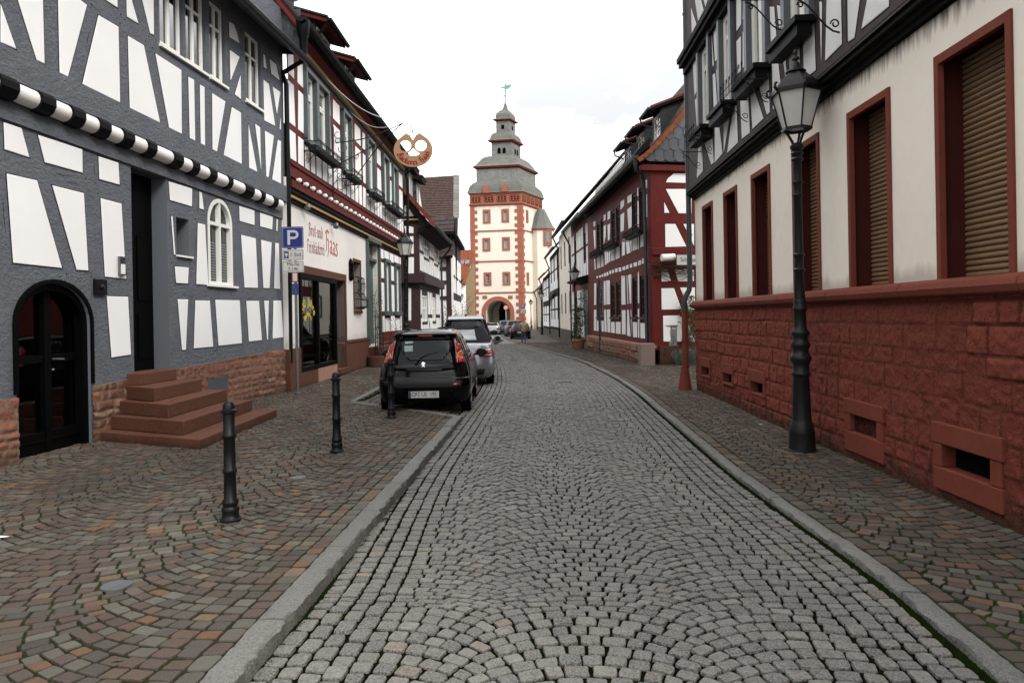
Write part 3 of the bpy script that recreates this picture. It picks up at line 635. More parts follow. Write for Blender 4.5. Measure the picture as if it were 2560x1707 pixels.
# upper storey
uw = []   # upper windows (outer timber reveal corner columns), measured on the picture
upw = [((985, -60), (1088, 0), (1080, 300), (988, 250)), ((1142, 35), (1230, 120), (1222, 425), (1148, 368)), ((1282, 50), (1350, 118), (1350, 515), (1295, 475)), ((1505, 268), (1575, 320), (1575, 690), (1513, 650))]
for q in upw:
    t = A.T(q, Z1, UPD); uw.append((t[3][0], max(t[2][0], t[1][0]), (t[2][1] + t[3][1]) / 2))
wz_ = [w_[2] for w_ in uw]; wtop = A.T([(1282, 50)], Z1, UPD)[0][1]
sill_z = sum(wz_) / 4
wall(A, [(-6, JT - .1), (AL, JT - .1), (AL, 8.6), (-6, 8.6)], [(rect(a - .04, b + .17, sill_z, sill_z + 1.42), .12) for a, b, _ in uw], 'upper_timber_frame', M['grey_timber'], hA, mrev=M['grey_smooth'], d=UPD)
for a, b, _ in uw:
    o = window(A, a - .04, b + .12, sill_z + .03, sill_z + 1.40, UPD - .045, hA, M['white_frame'], M['glass_dark'], nx=2, nz=1, zs=[sill_z + .98], fw=.055, bar=.045)
    g = MB(); boxF(g, A, a - .07, b + .2, sill_z - .045, sill_z, UPD - .08, UPD + .05); g.build('sill', M['white_paint'], o)
panels(A, upP, 'plaster_infill', M['plaster'], hA, d=UPD + .003); panels(A, loP, 'plaster_infill', M['plaster'], hA)
rp = random.Random(12); g = MB()
for lst, dd in ((upP, UPD), (loP, 0)):
    for p in lst:
        for u, z in grow(p, .055):
            if rp.random() < .55 and not (au0 - .1 < u < au1 + .1 and z < az1 + .1) and not (du0 - .05 < u < du1 + .05 and z < dz1 + .05): u += rp.uniform(-.02, .02); z += rp.uniform(-.02, .02); g.prism(A.W3([(u + .011 * math.cos(t), z + .011 * math.sin(t)) for t in (0, 1.05, 2.1, 3.14, 4.2, 5.24)], dd), A.n * .004)
        if rp.random() < .7:      # shrinkage cracks along the beams
            q = orient(p); i = rp.randrange(len(q)); a, b = Vector(q[i]), Vector(q[(i + 1) % len(q)]); e = (b - a)
            if e.length > .3:
                n_ = Vector((e.y, -e.x)).normalized() * rp.uniform(.05, .09); f0 = rp.uniform(.05, .4); f1 = f0 + rp.uniform(.2, .5); w_ = e.normalized().orthogonal() * .0035; m_ = a + e * (f0 + f1) / 2 + n_ * 1.1
                g.prism(A.W3([tuple(a + e * f0 + n_), tuple(m_ - w_), tuple(a + e * f1 + n_), tuple(m_ + w_)], dd), A.n * .0025)
g.build('pegs_and_cracks', M['gap'], hA)
# jetty: moulded sill beam above, dark beam ends and rounded white infill between
tl = lambda u: -.022 * u
def beamF(g, F, u0, u1, z0, z1, d0, d1, t=tl): g.prism(F.W3([(u0, z0 + t(u0)), (u1, z0 + t(u1)), (u1, z1 + t(u1)), (u0, z1 + t(u0))], d0), F.n * (d1 - d0))
g = MB(); beamF(g, A, -6, AL + .02, 4.45, 4.80, UPD - .05, UPD + .07)
g.build('sill_beam', M['grey_timber'], hA)
g = MB(); beamF(g, A, -6, AL, 4.0, 4.22, -.02, .03, lambda u: -.012 * u); g.build('wall_plate', M['grey_timber'], hA)
rol = [(88, 225), (313, 420), (497, 590), (655, 738), (800, 887), (938, 1048), (1102, 1165), (1203, 1272), (1310, 1386), (1408, 1490), (1540, 1588), (1608, 1665), (1688, 1727)]
yl = lambda x: 195 * 2.45 + (x) * .428 + 10
gw = MB(); gb = MB(); ends = []
for a, b in rol:
    ua, ub = A.T([(a, yl(a))], Z1, .12)[0][0], A.T([(b, yl(b))], Z1, .12)[0][0]; ends.append((ua, ub))
first = ends[0][0]; k = 0
while first > -5:
    first -= .62; ends.insert(0, (first, first + .36)); 
for ua, ub in ends:
    
    gw = MB(); b = 0
    for u in (ua, ub): gw.v += [tuple(A.W(u, 4.345 + tl(u) - .115 * math.cos(t), .05 + .12 * math.sin(t))) for t in np.linspace(0.0, math.pi, 9)]
    for j in range(8): gw.face((b + j, b + 9 + j, b + 9 + j + 1, b + j + 1))
    gw.build('rounded_infill', M['white_paint'], hA, smooth=60)
for i in range(len(ends) - 1):
    u0, u1 = ends[i][1], ends[i + 1][0]; um = (u0 + u1) / 2; h = (u1 - u0) / 2; z_ = 4.345 + tl(um)
    pr = [(.0, z_ - .14), (.10, z_ - .14), (.15, z_ - .11), (.195, z_ - .03), (.195, z_ + .05), (.15, z_ + .105), (.0, z_ + .105)]
    gb = MB(); gb.prism([A.W(um - h * .97, z, d) for d, z in pr], A.u * (h * 1.94)); gb.build('beam_end', M['black_paint'], hA)

# plinth
stepcut = []
vent = A.T([(1108, 940), (1212, 930), (1214, 1000), (1108, 1000)], Z2, .05)
archhole = rect(au0, au1, -1, 2); vh = rect(vent[0][0], vent[1][0], .62 - .28, .90 - .08)
rc = lambda a, b: ((.16, .055, .034) if a < .40 else (.21, .085, .055) if a < .70 else (.10, .035, .024) if a < .88 else (.24, .15, .10))
rubble(A, -5, AL - .02, pl0, lambda u: plz(u) - .002 if u < au0 or u > au1 else .8, hA, holes=[archhole, rect(vent[0][0], vent[1][0], vent[2][1], vent[0][1] - .02)], colf=rc, rowh=.125, blk=.25, d=.035, rough=.020, jd=.012, joint=.017, wav=.024, mortar=(.16, .12, .085))
g = MB(); vu0, vu1, vz0, vz1 = vent[0][0], vent[1][0], vent[2][1], vent[0][1] - .02
for i in range(9): z = vz0 + (vz1 - vz0) * (i + .5) / 9; g.prism(A.W3(rect(vu0, vu1, z - .012, z + .004), .0), A.n * .03)
boxF(g, A, vu0, vu1, vz0, vz1, -.05, -.01); g.build('ventilation_grille', M['grey_smooth'], hA)
# door leaf in the deep recess, a faint dark panelled door
g = MB(); boxF(g, A, du0, du1, .9, dz1, -dDep - .05, -dDep)
for (a, b, c, d_) in ((.1, .45, 1.1, 1.8), (.55, .9, 1.1, 1.8), (.1, .45, 2.0, 3.0), (.55, .9, 2.0, 3.0)):
    w_ = du1 - du0; boxF(g, A, du0 + a * w_, du0 + b * w_, c, d_, -dDep, -dDep + .02)
o = g.build('door', M['dark_wood'], hA); g = MB(); boxF(g, A, du0, du1, .5, .91, -dDep, .0); g.build('threshold', M['sandstone'], hA)
# arched double glass door
cx = (au0 + au1) / 2; g = MB()
def arc_ring(g, F, cx, rx, zs, rz, z0, wdt, d0, d1, n=22):
    pts = [(cx + rx, z0)] + [(cx + rx * math.cos(t), zs + rz * math.sin(t)) for t in np.linspace(0, math.pi, n)] + [(cx - rx, z0)]
    for i in range(len(pts) - 1):
        p, q = pts[i], pts[i + 1]; k = lambda v: (cx + (v[0] - cx) * (1 - wdt / rx), v[1] if v[1] <= zs else zs + (v[1] - zs) * (1 - wdt / rz))
        g.prism(F.W3(orient([p, q, k(q), k(p)]), d0), F.n * (d1 - d0))
rx = (au1 - au0) / 2; arc_ring(g, A, cx, rx, azs, az1 - azs, .05, .09, -.16, -.04); boxF(g, A, cx - .055, cx + .055, .05, az1 - .06, -.20, -.105)
for s_ in (-1, 1):
    a, b = sorted((cx + s_ * .055, cx + s_ * (rx - .08))); boxF(g, A, a, b, .05, .32, -.21, -.115); boxF(g, A, a, b, 1.18, 1.27, -.205, -.118)
    boxF(g, A, a, b, .20, .225, -.2, -.10)
o = g.build('arched_door', M['dark_wood'], hA)
p = MB(); p.prism(A.W3(orient([(cx - rx + .05, .25), (cx + rx - .05, .25)] + [(cx + (rx - .05) * math.cos(t), azs + (az1 - azs - .05) * math.sin(t)) for t in np.linspace(0, math.pi, 13)]), -.18), A.n * .006)
M['glass_clear'] = mat('clear_glass', (.9, .93, .93), .02, spec=.6)
_b = M['glass_clear'].node_tree.nodes['Principled BSDF']; _b.inputs['Transmission Weight'].default_value = 1; _b.inputs['IOR'].default_value = 1.15
# thin glazing: mostly see-through with a mirror-like reflection on top
def thin_glass(name, refl, tint=(.9, .92, .92), km=1.0):
    m = bpy.data.materials.new(name); m.use_nodes = True; nt = m.node_tree; nt.nodes.remove(nt.nodes['Principled BSDF']); out = nt.nodes['Material Output']
    t = N(nt, 'ShaderNodeBsdfTransparent'); t.inputs[0].default_value = (*tint, 1); g_ = N(nt, 'ShaderNodeBsdfGlossy'); g_.inputs['Roughness'].default_value = .02; f = N(nt, 'ShaderNodeFresnel'); f.inputs[0].default_value = 1.5
    a = N(nt, 'ShaderNodeMath', operation='MULTIPLY_ADD'); a.inputs[1].default_value = km; a.inputs[2].default_value = refl; nt.links.new(f.outputs[0], a.inputs[0]); x = N(nt, 'ShaderNodeMixShader'); nt.links.new(a.outputs[0], x.inputs[0]); nt.links.new(t.outputs[0], x.inputs[1]); nt.links.new(g_.outputs[0], x.inputs[2]); nt.links.new(x.outputs[0], out.inputs[0]); return m
M['thin_glass'] = thin_glass('thin_window_glass', .03, (.40, .43, .43), .45); M['shop_glass'] = thin_glass('shop_window_glass', .16, (.85, .87, .87))
p.build('glass', M['thin_glass'], o)
g = MB(); g.tube([A.W(cx + .075, 1.215, -.10), A.W(cx + .075, 1.215, -.05), A.W(cx + .20, 1.205, -.045)], .011); g.ball(A.W(cx + .075, 1.08, -.10), .018, 5); g.build('door_handle', M['steel'], o)
g = MB(); arc_ring(g, A, cx, rx + .05, azs, az1 - azs + .05, .85, .05, .0, .025); g.build('arch_moulding', M['dark_wood'], hA)
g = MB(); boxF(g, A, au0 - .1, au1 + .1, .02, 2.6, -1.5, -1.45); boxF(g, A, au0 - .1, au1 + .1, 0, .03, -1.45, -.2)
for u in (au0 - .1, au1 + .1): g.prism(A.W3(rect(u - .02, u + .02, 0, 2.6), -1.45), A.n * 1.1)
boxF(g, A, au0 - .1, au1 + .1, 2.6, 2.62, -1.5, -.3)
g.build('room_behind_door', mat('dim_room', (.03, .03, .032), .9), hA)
# arched white window
o = None; g = MB(); cx2 = (wu0 + wu1) / 2; r2 = (wu1 - wu0) / 2 - .02
arc_ring(g, A, cx2, r2, wzs, wz1 - wzs - .02, wz0, .075, -.12, .0, 18); boxF(g, A, cx2 - .03, cx2 + .03, wz0, wz1 - .06, -.11, -.01); zt_ = wz0 + (wzs - wz0) * .98
boxF(g, A, wu0 + .08, wu1 - .08, zt_ - .03, zt_ + .03, -.11, -.012); boxF(g, A, wu0 + .02, wu1 - .02, wz0, wz0 + .06, -.11, -.005)
o = g.build('window', M['white_frame'], hA)
p = MB(); p.prism(A.W3(orient([(wu0 + .04, wz0 + .03), (wu1 - .04, wz0 + .03)] + [(cx2 + (r2 - .03) * math.cos(t), wzs + (wz1 - wzs - .05) * math.sin(t)) for t in np.linspace(0, math.pi, 11)]), -.09), A.n * .006); p.build('pane', M['glass_dark'], o)
g = MB()
for i in range(14): z = wz0 + .1 + i * .05; boxF(g, A, wu0 + .1, cx2 - .04, z, z + .03, -.082, -.078); boxF(g, A, cx2 + .04, wu1 - .1, z, z + .03, -.082, -.078)
g.build('blind', mat('pale_blind', (.16, .18, .17), .6), o)
g = MB(); boxF(g, A, wu0 - .05, wu1 + .10, wz0 - .04, wz0, -.1, .05); g.build('sill', M['white_paint'], o)
# small deep window with white sill
g = MB(); boxF(g, A, su0, su1, sz0, sz1, -.45, -.42); o = g.build('window', M['dark_wood'], hA); g = MB(); boxF(g, A, su0 - .02, su1 + .07, sz0 - .03, sz0, -.05, .04); g.build('sill', M['white_paint'], o)
# eave: soffit, fascia, hanging gutter, roof
g0 = A.px(640, 0, .62); g1 = A.px(772, 172, .62); gz = (g0[1] + g1[1]) / 2 - .02; ue = g1[0]
g = MB(); g.prism([A.W(-6, gz + .02, .52), A.W(-6, gz + .35, .0), A.W(-6, gz + .40, .0), A.W(-6, gz + .12, .56)], A.u * (ue + 6)); g.build('soffit', M['grey_smooth'], hA)
g = MB(); b = 0; n = 9
def gutter(g, F, u0, u1, z, d, r=.075, n=9, th=.006):
    k = len(g.v)
    for u in (u0, u1):
        for rr in (r, r - th):
            for t in np.linspace(math.pi, 2 * math.pi, n): g.v.append(tuple(F.W(u, z + rr * math.sin(t), d + rr * math.cos(t))))
    for j in range(n - 1):
        g.face((k + j, k + 2 * n + j, k + 2 * n + j + 1, k + j + 1)); g.face((k + n + j + 1, k + 3 * n + j + 1, k + 3 * n + j, k + n + j))
    g.face([k + 2 * n + j for j in range(n)]); g.face([k + j for j in range(n)][::-1])
    g.tube([F.W(u0, z, d + r), F.W(u1, z, d + r)], .011, 6)
    u = u0 + .3
    while u < u1: 
        kk = len(g.v); 
        for du_ in (0, .03):
            for t in np.linspace(math.pi, 2 * math.pi, n): g.v.append(tuple(F.W(u + du_, z + (r + .005) * math.sin(t), d + (r + .005) * math.cos(t))))
        for j in range(n - 1): g.face((kk + j, kk + n + j, kk + n + j + 1, kk + j + 1))
        u += .75
gutter(g, A, -6, ue, gz, .60, .085); g.build('gutter', M['zinc'], hA, smooth=50)
def roof(F, u0, u1, ze, de, ridge_d, pitch, m, parent, th=.08, name='roof', rows=0, tile=.25, colf=None, curl=0):
    """single-pitch plane rising from the eave to the ridge plus the hidden far slope"""
    zr = ze + (de - ridge_d) * math.tan(pitch); g = MB()
    if rows:
        Ls = (de - ridge_d) / math.cos(pitch); nr = int(Ls / rows); 
        for r in range(nr):
            f0, f1 = r / nr, (r + 1) / nr; off = (r % 2) * tile / 2; u = u0 - off
            while u < u1:
                a, b = max(u, u0), min(u + tile - .008, u1); u += tile
                if b - a < .02: continue
                jit = rng.normal(0, .003); P = lambda uu, f, up_: F.W(uu, ze + (zr - ze) * f + up_, de + (ridge_d - de) * f)
                g.col = colf() if colf else None; g.prism([P(a, f0, .012 + jit), P(b, f0, .012 + jit), P(b, f1 + .3 / nr, .0), P(a, f1 + .3 / nr, .0)], (0, 0, .018))
        g.col = (.05, .05, .05) if colf else None
    g.prism([F.W(u0, ze, de), F.W(u0, zr, ridge_d), F.W(u0, ze, 2 * ridge_d - de), F.W(u0, ze - th, 2 * ridge_d - de), F.W(u0, zr - th, ridge_d), F.W(u0, ze - th, de)], F.u * (u1 - u0))
    return g.build(name, m, parent)
sc_ = lambda: tuple(.05 * rng.normal(1, .12) * k for k in (.95, 1.0, 1.12))
roof(A, -6, ue + .0, gz + .06, .58, -4.5, math.radians(33), M['slate'], hA, colf=sc_, rows=0)
shell(A, -6, AL, 0, gz + .3, 9, hA, M['plaster_shop'])
# intercom, iron plaque, small wall lamp boxes
t = A.T([(618, 298), (650, 302), (655, 402), (622, 398)], Z2); g = MB(); boxF(g, A, t[0][0], t[1][0], t[3][1], t[0][1], .018, .045)
o = g.build('intercom', M['steel'], hA); g = MB(); boxF(g, A, t[0][0] + .02, t[1][0] - .02, t[3][1] + .02, t[3][1] + .16, .045, .05); g.build('name_plate', M['white_paint'], o)
g = MB()
for i in range(6): boxF(g, A, t[0][0] + .015, t[1][0] - .015, t[0][1] - .03 - i * .022, t[0][1] - .02 - i * .022, .045, .048)
g.build('speaker_slots', M['gap'], o)
t = A.T([(487, 418), (553, 420), (556, 502), (490, 500)], Z2); g = MB(); boxF(g, A, t[0][0], t[1][0], t[3][1], t[0][1], .015, .04); boxF(g, A, t[0][0] + .02, t[1][0] - .02, t[3][1] + .02, t[0][1] - .02, .04, .047); g.ball(A.W((t[0][0] + t[1][0]) / 2, (t[0][1] + t[3][1]) / 2, .047), .04, 6, (1, 1, 1))
o = g.build('door_plaque', M['iron'], hA)
# doorsteps: five sandstone slabs, each a notch smaller (measured corner by corner)
st = thing('stone_steps', 'five red sandstone doorsteps rising to the dark doorway of the grey house', 'steps', tuple(A.W((du0 + du1) / 2, 0, .8)))
tr = [  # left end, front corner, right end, bottom z, top z : from the picture (Z2)
    [(552, 1262), (1058, 1275), (1466, 1112)], [(607, 1168), (972, 1175), (1338, 1058)], [(650, 1080), (888, 1085), (1203, 1003)], [(703, 995), (815, 998), (1068, 948)], [(748, 918), (748, 918), (932, 893)]]
def bevel_obj(o, w=.01, seg=2, ang=40):
    m = o.modifiers.new('bevel', 'BEVEL'); m.width = w; m.segments = seg; m.limit_method = 'ANGLE'; m.angle_limit = math.radians(ang); return o
for i, (ul, fc, rc_, z0, z1) in enumerate(((1.36, (.69, 1.80), (3.59, 1.54), .0, .185), (1.58, (1.0, 1.41), (3.43, 1.20), .185, .37), (1.77, (1.26, 1.05), (3.27, .86), .37, .555), (1.93, (1.58, .66), (3.06, .55), .555, .745), (1.985, (1.985, .22), (2.92, .21), .745, .92))):
    cut = .5 if i < 3 else 0; lerp2 = lambda a, b, t: (a[0] + (b[0] - a[0]) * t, a[1] + (b[1] - a[1]) * t); L0, R0 = (ul, .0), (rc_[0], .0)
    P3 = lambda q: [A.W(u, z0 + .002, d) for u, d in q]; g = MB()
    if cut:
        m0, m1 = lerp2(L0, fc, .55), lerp2(L0, fc, .552); g.prism(P3([L0, m0, (rc_[0], .0)]), (0, 0, z1 - z0 - .004)); g.prism(P3([m1, fc, rc_, R0]), (0, 0, z1 - z0))
    else: g.prism(P3([L0, fc, rc_, R0]), (0, 0, z1 - z0))
    bevel_obj(g.build('step', M['sandstone'], st), .012, 3)

# ================================================================ bakery, left
B = Fac((-5.08, 16.0), (-4.75, 30.0), 'L'); BL = B.px(1003, 700)[0]
hB = thing('bakery_house', 'oxblood half-timbered bakery with ivory shop front and grey-green windows', 'bakery', (-5.2, 22, 0))
Z3 = (640, 0, 2.8); Z4 = (660, 480, 2.704); ZP = (700, 660, 4.612)
bt = 4.80   # ball moulding height
sf = 3.45   # not used for holes, shop front height in the ivory part
# ground floor: ivory part to the teal door, then timbered part
ud = B.T([(688, 300), (770, 340)], Z4); ivu1 = ud[0][0] - .02; tim0 = ud[1][0]
zmold = 4.35
shopo = B.T([(285, 540), (552, 565), (552, 1040), (285, 1040)], Z4)      # stone surround of shop front
swn = B.T([(230, 560), (475, 575), (478, 1130), (235, 1165)], Z4)       # window itself
s_u0, s_u1 = swn[0][0], swn[1][0]; s_z1 = (swn[0][1] + swn[1][1]) / 2; s_z0 = (B.T([(250, 1200)], Z4)[0][1] + B.T([(480, 1125)], Z4)[0][1]) / 2
e_u1 = B.T([(553, 800)], Z4)[0][0]; 
bw = B.T([(604, 470), (648, 475), (650, 800), (606, 800)], Z4); b_u0, b_u1, b_z0, b_z1 = bw[0][0], bw[1][0], bw[3][1] - .0, bw[0][1]
du0b, du1b = ivu1 + .05, tim0 - .12; dzt = B.T([(700, 305)], Z4)[0][1]
wall(B, [(.0, 0), (tim0 + .02, 0), (tim0 + .02, zmold), (.0, zmold)], [(rect(s_u0, e_u1 - .14, .12, s_z1), 1.3), (rect(b_u0, b_u1, b_z0, b_z1), .22), (rect(du0b, du1b, .75, dzt - .12), .28)], 'ivory_wall', M['plaster_shop'], hB, mrev=M['plaster_shop'])
g = MB(); boxF(g, B, s_u0 - .02, e_u1, s_z1 + .0, s_z1 + .19, .0, .035); boxF(g, B, e_u1 - .14, e_u1 + .0, .95, s_z1 - .001, -.9, .033)
boxF(g, B, b_u0 - .09, b_u0, b_z0, b_z1, -.2, .02); boxF(g, B, b_u1, b_u1 + .09, b_z0, b_z1, -.2, .02); boxF(g, B, b_u0 - .09, b_u1 + .09, b_z1, b_z1 + .1, -.2, .022); boxF(g, B, b_u0 - .1, b_u1 + .1, b_z0 - .09, b_z0, -.2, .05)
g.build('stone_surround', M['sandstone'], hB)
# sandstone plinth right of the entrance and under the window
g = MB(); up1 = ivu1
boxF(g, B, e_u1 - .14, up1, .06, .95, -1.0, .05); boxF(g, B, e_u1 - .14, up1 - .0, .95, 1.03, -1.0, .075); boxF(g, B, .0, s_u0 - .0, .06, 1.0, -.1, .05)
o = g.build('sandstone_base', M['sandstone'], hB); bevel_obj(o, .006)
g = MB(); um = B.T([(355, 1180)], Z4)[0][0]
boxF(g, B, s_u0 - .0, um - .003, .06, s_z0 - .1, -.3, .05); o = g.build('sandstone_panel', M['sandstone'], hB)
g = MB(); boxF(g, B, um + .003, s_u1, .06, s_z0 - .1, -.3, .05); M['pink_stone'] = mat('polished_pink_sandstone', (.42, .22, .16), .25, var=[(4, (.36, .17, .12), .6), (9, (.50, .30, .24), .5)], spec=.6); g.build('polished_panel', M['pink_stone'], hB)
# shop window
g = MB(); F_ = B; fd0, fd1 = -.10, .06
boxF(g, F_, s_u0, s_u0 + .10, s_z0 - .10, s_z1 - .02, fd0, fd1); boxF(g, F_, s_u1 - .09, s_u1, s_z0 - .10, s_z1 - .02, fd0, fd1); boxF(g, F_, s_u0 + .1, s_u1 - .09, s_z0 - .10, s_z0, fd0, fd1 - .002); boxF(g, F_, s_u0 + .1, s_u1 - .09, s_z1 - .14, s_z1 - .02, fd0, fd1 - .002)
um2 = B.T([(357, 800)], Z4)[0][0]; boxF(g, F_, um2 - .05, um2 + .05, s_z0, s_z1 - .14, fd0, fd1 - .003)
ow = g.build('shop_window', M['dark_wood'], hB)
g = MB(); boxF(g, F_, s_u0 + .08, s_u1 - .07, s_z0 - .05, s_z1 - .1, -.02, -.012); g.build('glass', M['shop_glass'], ow)
# side return of the window toward the entrance, shop interior
g = MB(); boxF(g, B, s_u1 - .04, s_u1, .06, s_z1 - .02, -1.2, -.10); g.build('entrance_cheek', M['dark_wood'], hB)
g = MB(); M['shop_room'] = mat('shop_interior_wall', (.75, .68, .58), .8)
boxF(g, B, s_u0 - .3, s_u1 - .05, s_z0 - .12, s_z0 - .08, -1.25, -.08); g.build('display_shelf', mat('display_cloth', (.45, .47, .52), .6), hB)
g = MB(); boxF(g, B, s_u0 - .3, s_u1 - .05, s_z0 - .1, s_z1 + .1, -1.29, -1.26); boxF(g, B, s_u0 - .3, s_u0 - .27, s_z0, s_z1 + .1, -1.26, -.08); boxF(g, B, s_u0 - .3, s_u1, s_z1 + .1, s_z1 + .13, -1.26, -.0); g.build('shop_room', M['shop_room'], hB)
g = MB(); boxF(g, B, s_u1 + .02, s_u1 + .40, 1.55, 2.75, -.62, -.60); boxF(g, B, s_u1 + .0, e_u1 - .14, .06, s_z1, -1.30, -1.27); g.build('shop_door', M['dark_wood'], hB)
g = MB(); boxF(g, B, s_u1 + .01, e_u1 - .15, .10, .24, -1.25, .15); g.build('entrance_step', M['sandstone'], hB)
# display goods, each a thing of its own
def simple(name, label, cat, group=None): return None
def spot(u, z, d): return B.W(u, z, d)
p = spot(s_u0 + .75, s_z0 - .08, -.35); t = thing('picture_frame', 'dark framed board leaning at the left of the bakery display window', 'picture frame', tuple(p)); g = MB()
g.prism([B.W(s_u0 + .35, s_z0 - .06, -.25), B.W(s_u0 + 1.0, s_z0 - .06, -.25), B.W(s_u0 + 1.0, s_z0 + .95, -.5), B.W(s_u0 + .35, s_z0 + .95, -.5)], B.n * .03); g.build('frame', mat('gilt_brown', (.16, .09, .04), .5), t)
g = MB(); g.prism([B.W(s_u0 + .42, s_z0 + .02, -.235), B.W(s_u0 + .93, s_z0 + .02, -.235), B.W(s_u0 + .93, s_z0 + .88, -.45), B.W(s_u0 + .42, s_z0 + .88, -.45)], B.n * .012); g.build('picture', mat('blue_grey_print', (.05, .07, .09), .5, var=(9, (.2, .2, .18), .8)), t)
p = spot(s_u0 + 1.0, s_z0 + .95, -.6); t = thing('bread_basket', 'wicker basket of golden bread behind the bakery window', 'basket', tuple(p)); g = MB(); g.lathe([(.12, 0), (.22, .1), (.26, .2), (.23, .2), (.1, .03)], 14, p); g.build('basket', mat('wicker', (.28, .16, .07), .8, bump=[(60, .8, .01)]), t)
g = MB()
for a, b, c in ((0, 0, .2), (.1, .05, .2), (-.1, .04, .19), (.02, -.1, .21), (0, .03, .29)): g.ball(p + Vector((a, b, c)), .09, 6, (1, 1, .8))
g.build('bread', mat('bread_crust', (.35, .17, .05), .7), t)
g = MB(); g.tube([spot(s_u0 + 1.0, s_z0 - .05, -.6), p], .02); g.build('stand', M['wrought'], t)
for k, (du_, cc, ll) in enumerate(((1.55, (.55, .15, .06), 'little red-orange figurine on the bakery display shelf, right of the framed board'), (1.85, (.06, .07, .12), 'dark little jar on the bakery display shelf'), (2.2, (.6, .5, .4), 'pale little figurine on the bakery display shelf nearest the entrance'))):
    p = spot(s_u0 + du_ * .9, s_z0 - .08, -.3); o = MB(); o.lathe([(.05, 0), (.06, .06), (.035, .13), (.03, .16)], 10, p); o.ball(p + Vector((0, 0, .2)), .045, 5); oo = o.build('ornament', mat('ornament_paint_%d' % k, cc, .5)); tag(oo, ll, 'ornament')
p = spot(s_u1 - .45, s_z0 - .08, -.5); t = thing('weighing_scale', 'white shop scale standing at the right of the bakery display window', 'scale', tuple(p)); g = MB(); g.prism([B.W(s_u1 - .75, s_z0 - .06, -.6), B.W(s_u1 - .25, s_z0 - .06, -.6), B.W(s_u1 - .3, s_z0 + .6, -.6), B.W(s_u1 - .6, s_z0 + .62, -.6)], B.n * .28); o = g.build('housing', M['white_paint'], t); g = MB(); boxF(g, B, s_u1 - .5, s_u1 - .38, s_z0 + .15, s_z0 + .45, -.32, -.31); g.build('dial', M['black_paint'], t)
# hanging arched sign letters inside the pane: yellow lettering painted on the glass
M['yellow'] = mat('yellow_lettering', (.75, .62, .06), .5)
cu_, cz_ = s_u0 + .75, s_z1 - 1.30
def on_arc(word, rad, size, name, a0, a1):
    for i, ch in enumerate(word):
        a = a0 + (a1 - a0) * i / (len(word) - 1)
        if ch == ' ': continue
        text_mesh(ch, size, name, M['yellow'], ow, FM(B, cu_ + rad * math.cos(a), cz_ + rad * math.sin(a), -.008) @ Matrix.Rotation(a - math.pi / 2, 4, 'Z'), .002)
on_arc('100 Jahre', .62, .30, 'lettering', 2.5, .62); on_arc('Bäckerei', .32, .19, 'lettering', 2.5, .6)
# mould band between floors: red frieze, gold and black cornice lines, row of white balls
g = MB(); boxF(g, B, 0, BL, zmold + .30, bt + .02, -.02, .20); boxF(g, B, 0, BL, bt + .10, bt + .36, -.02, .16); boxF(g, B, 0, BL, bt + .36, bt + .42, -.02, .19); g.build('frieze', M['red_timber'], hB)
g = MB(); boxF(g, B, 0, BL, zmold + .02, zmold + .10, -.02, .07); boxF(g, B, 0, BL, zmold + .20, zmold + .30, -.02, .16); g.build('cornice_black', M['black_timber'], hB)
M['gold'] = mat('ochre_gold_paint', (.42, .24, .08), .55); M['green_line'] = mat('green_line_paint', (.06, .11, .09), .6)
g = MB(); boxF(g, B, 0, BL, zmold + .10, zmold + .15, -.02, .12); g.build('cornice_gold', M['gold'], hB); g = MB(); boxF(g, B, 0, BL, zmold + .15, zmold + .20, -.02, .10); g.build('cornice_green', M['green_line'], hB)
nb = 21; 
us = [B.T([(x, y)], Z3, .22)[0][0] for x, y in ((300, 1275), (348, 1303), (398, 1330), (441, 1352), (484, 1374), (522, 1393))]; st_ = (us[-1] - us[0]) / 5; u = us[0]
while u > .3: u -= st_
while u < BL - .1:
    u += st_
    if u > BL - .1: break
    g = MB(); g.ball(B.W(u, bt + .06, .235), .058, 6); g.lathe([(.05, 0), (.04, .07)], 8, B.W(u, bt + .06, .17), Matrix.Rotation(math.pi / 2, 4, 'Y')); g.build('carved_ball', M['white_paint'], hB, smooth=True)
# upper floor
uz0, uz1 = bt + .42, 7.62
Bup = .14
def bu(x, y, T=Z3): return B.T([(x, y)], T, Bup)[0]
wins = [(330, 410, 500, 1000), (412, 495, 620, 1080), (596, 655, 780, 1240), (766, 822, 985, 1390), (880, 918, 1105, 1465), (948, 980, 1180, 1510)]
wo = []; sillz = 5.98; wtopz = 7.72
for x0, x1, a, b in wins:
    wo.append((bu(x0, (a + b) / 2)[0], bu(x1, (a + b) / 2)[0]))
# red timber wall with white fields between
def xf(u, z, d=0):
    p = B.W(u, z, d); return p
wall(B, [(0, uz0), (BL, uz0), (BL, uz1 + .6), (0, uz1 + .6)], [(rect(a + .04, b - .04, sillz, wtopz), .12) for a, b in wo], 'upper_timber_frame', M['red_timber'], hB, d=Bup)
for a, b in wo:
    o = window(B, a + .10, b - .10, sillz + .05, wtopz - .08, Bup - .02, hB, M['white_frame'], M['glass_grey'], nx=1 if b - a > 1.0 else 1, zs=[sillz + 1.12, sillz + 1.2], fw=.10, bar=.06)
    g = MB()
    for r_ in ((a, a + .10, sillz, wtopz), (b - .10, b, sillz, wtopz), (a, b, wtopz - .08, wtopz + .02), (a, b, sillz - .06, sillz + .05)): boxF(g, B, r_[0], r_[1], r_[2], r_[3], Bup - .1, Bup + .10 + (r_[2] < sillz) * .002 + (r_[3] > wtopz) * .004)
    g.build('green_frame', M['green_frame'], o)
ed = [0] + [x for w_ in wo for x in w_] + [BL]; gaps = [(ed[i], ed[i + 1]) for i in range(0, len(ed), 2)]; pn = []
random.seed(5)
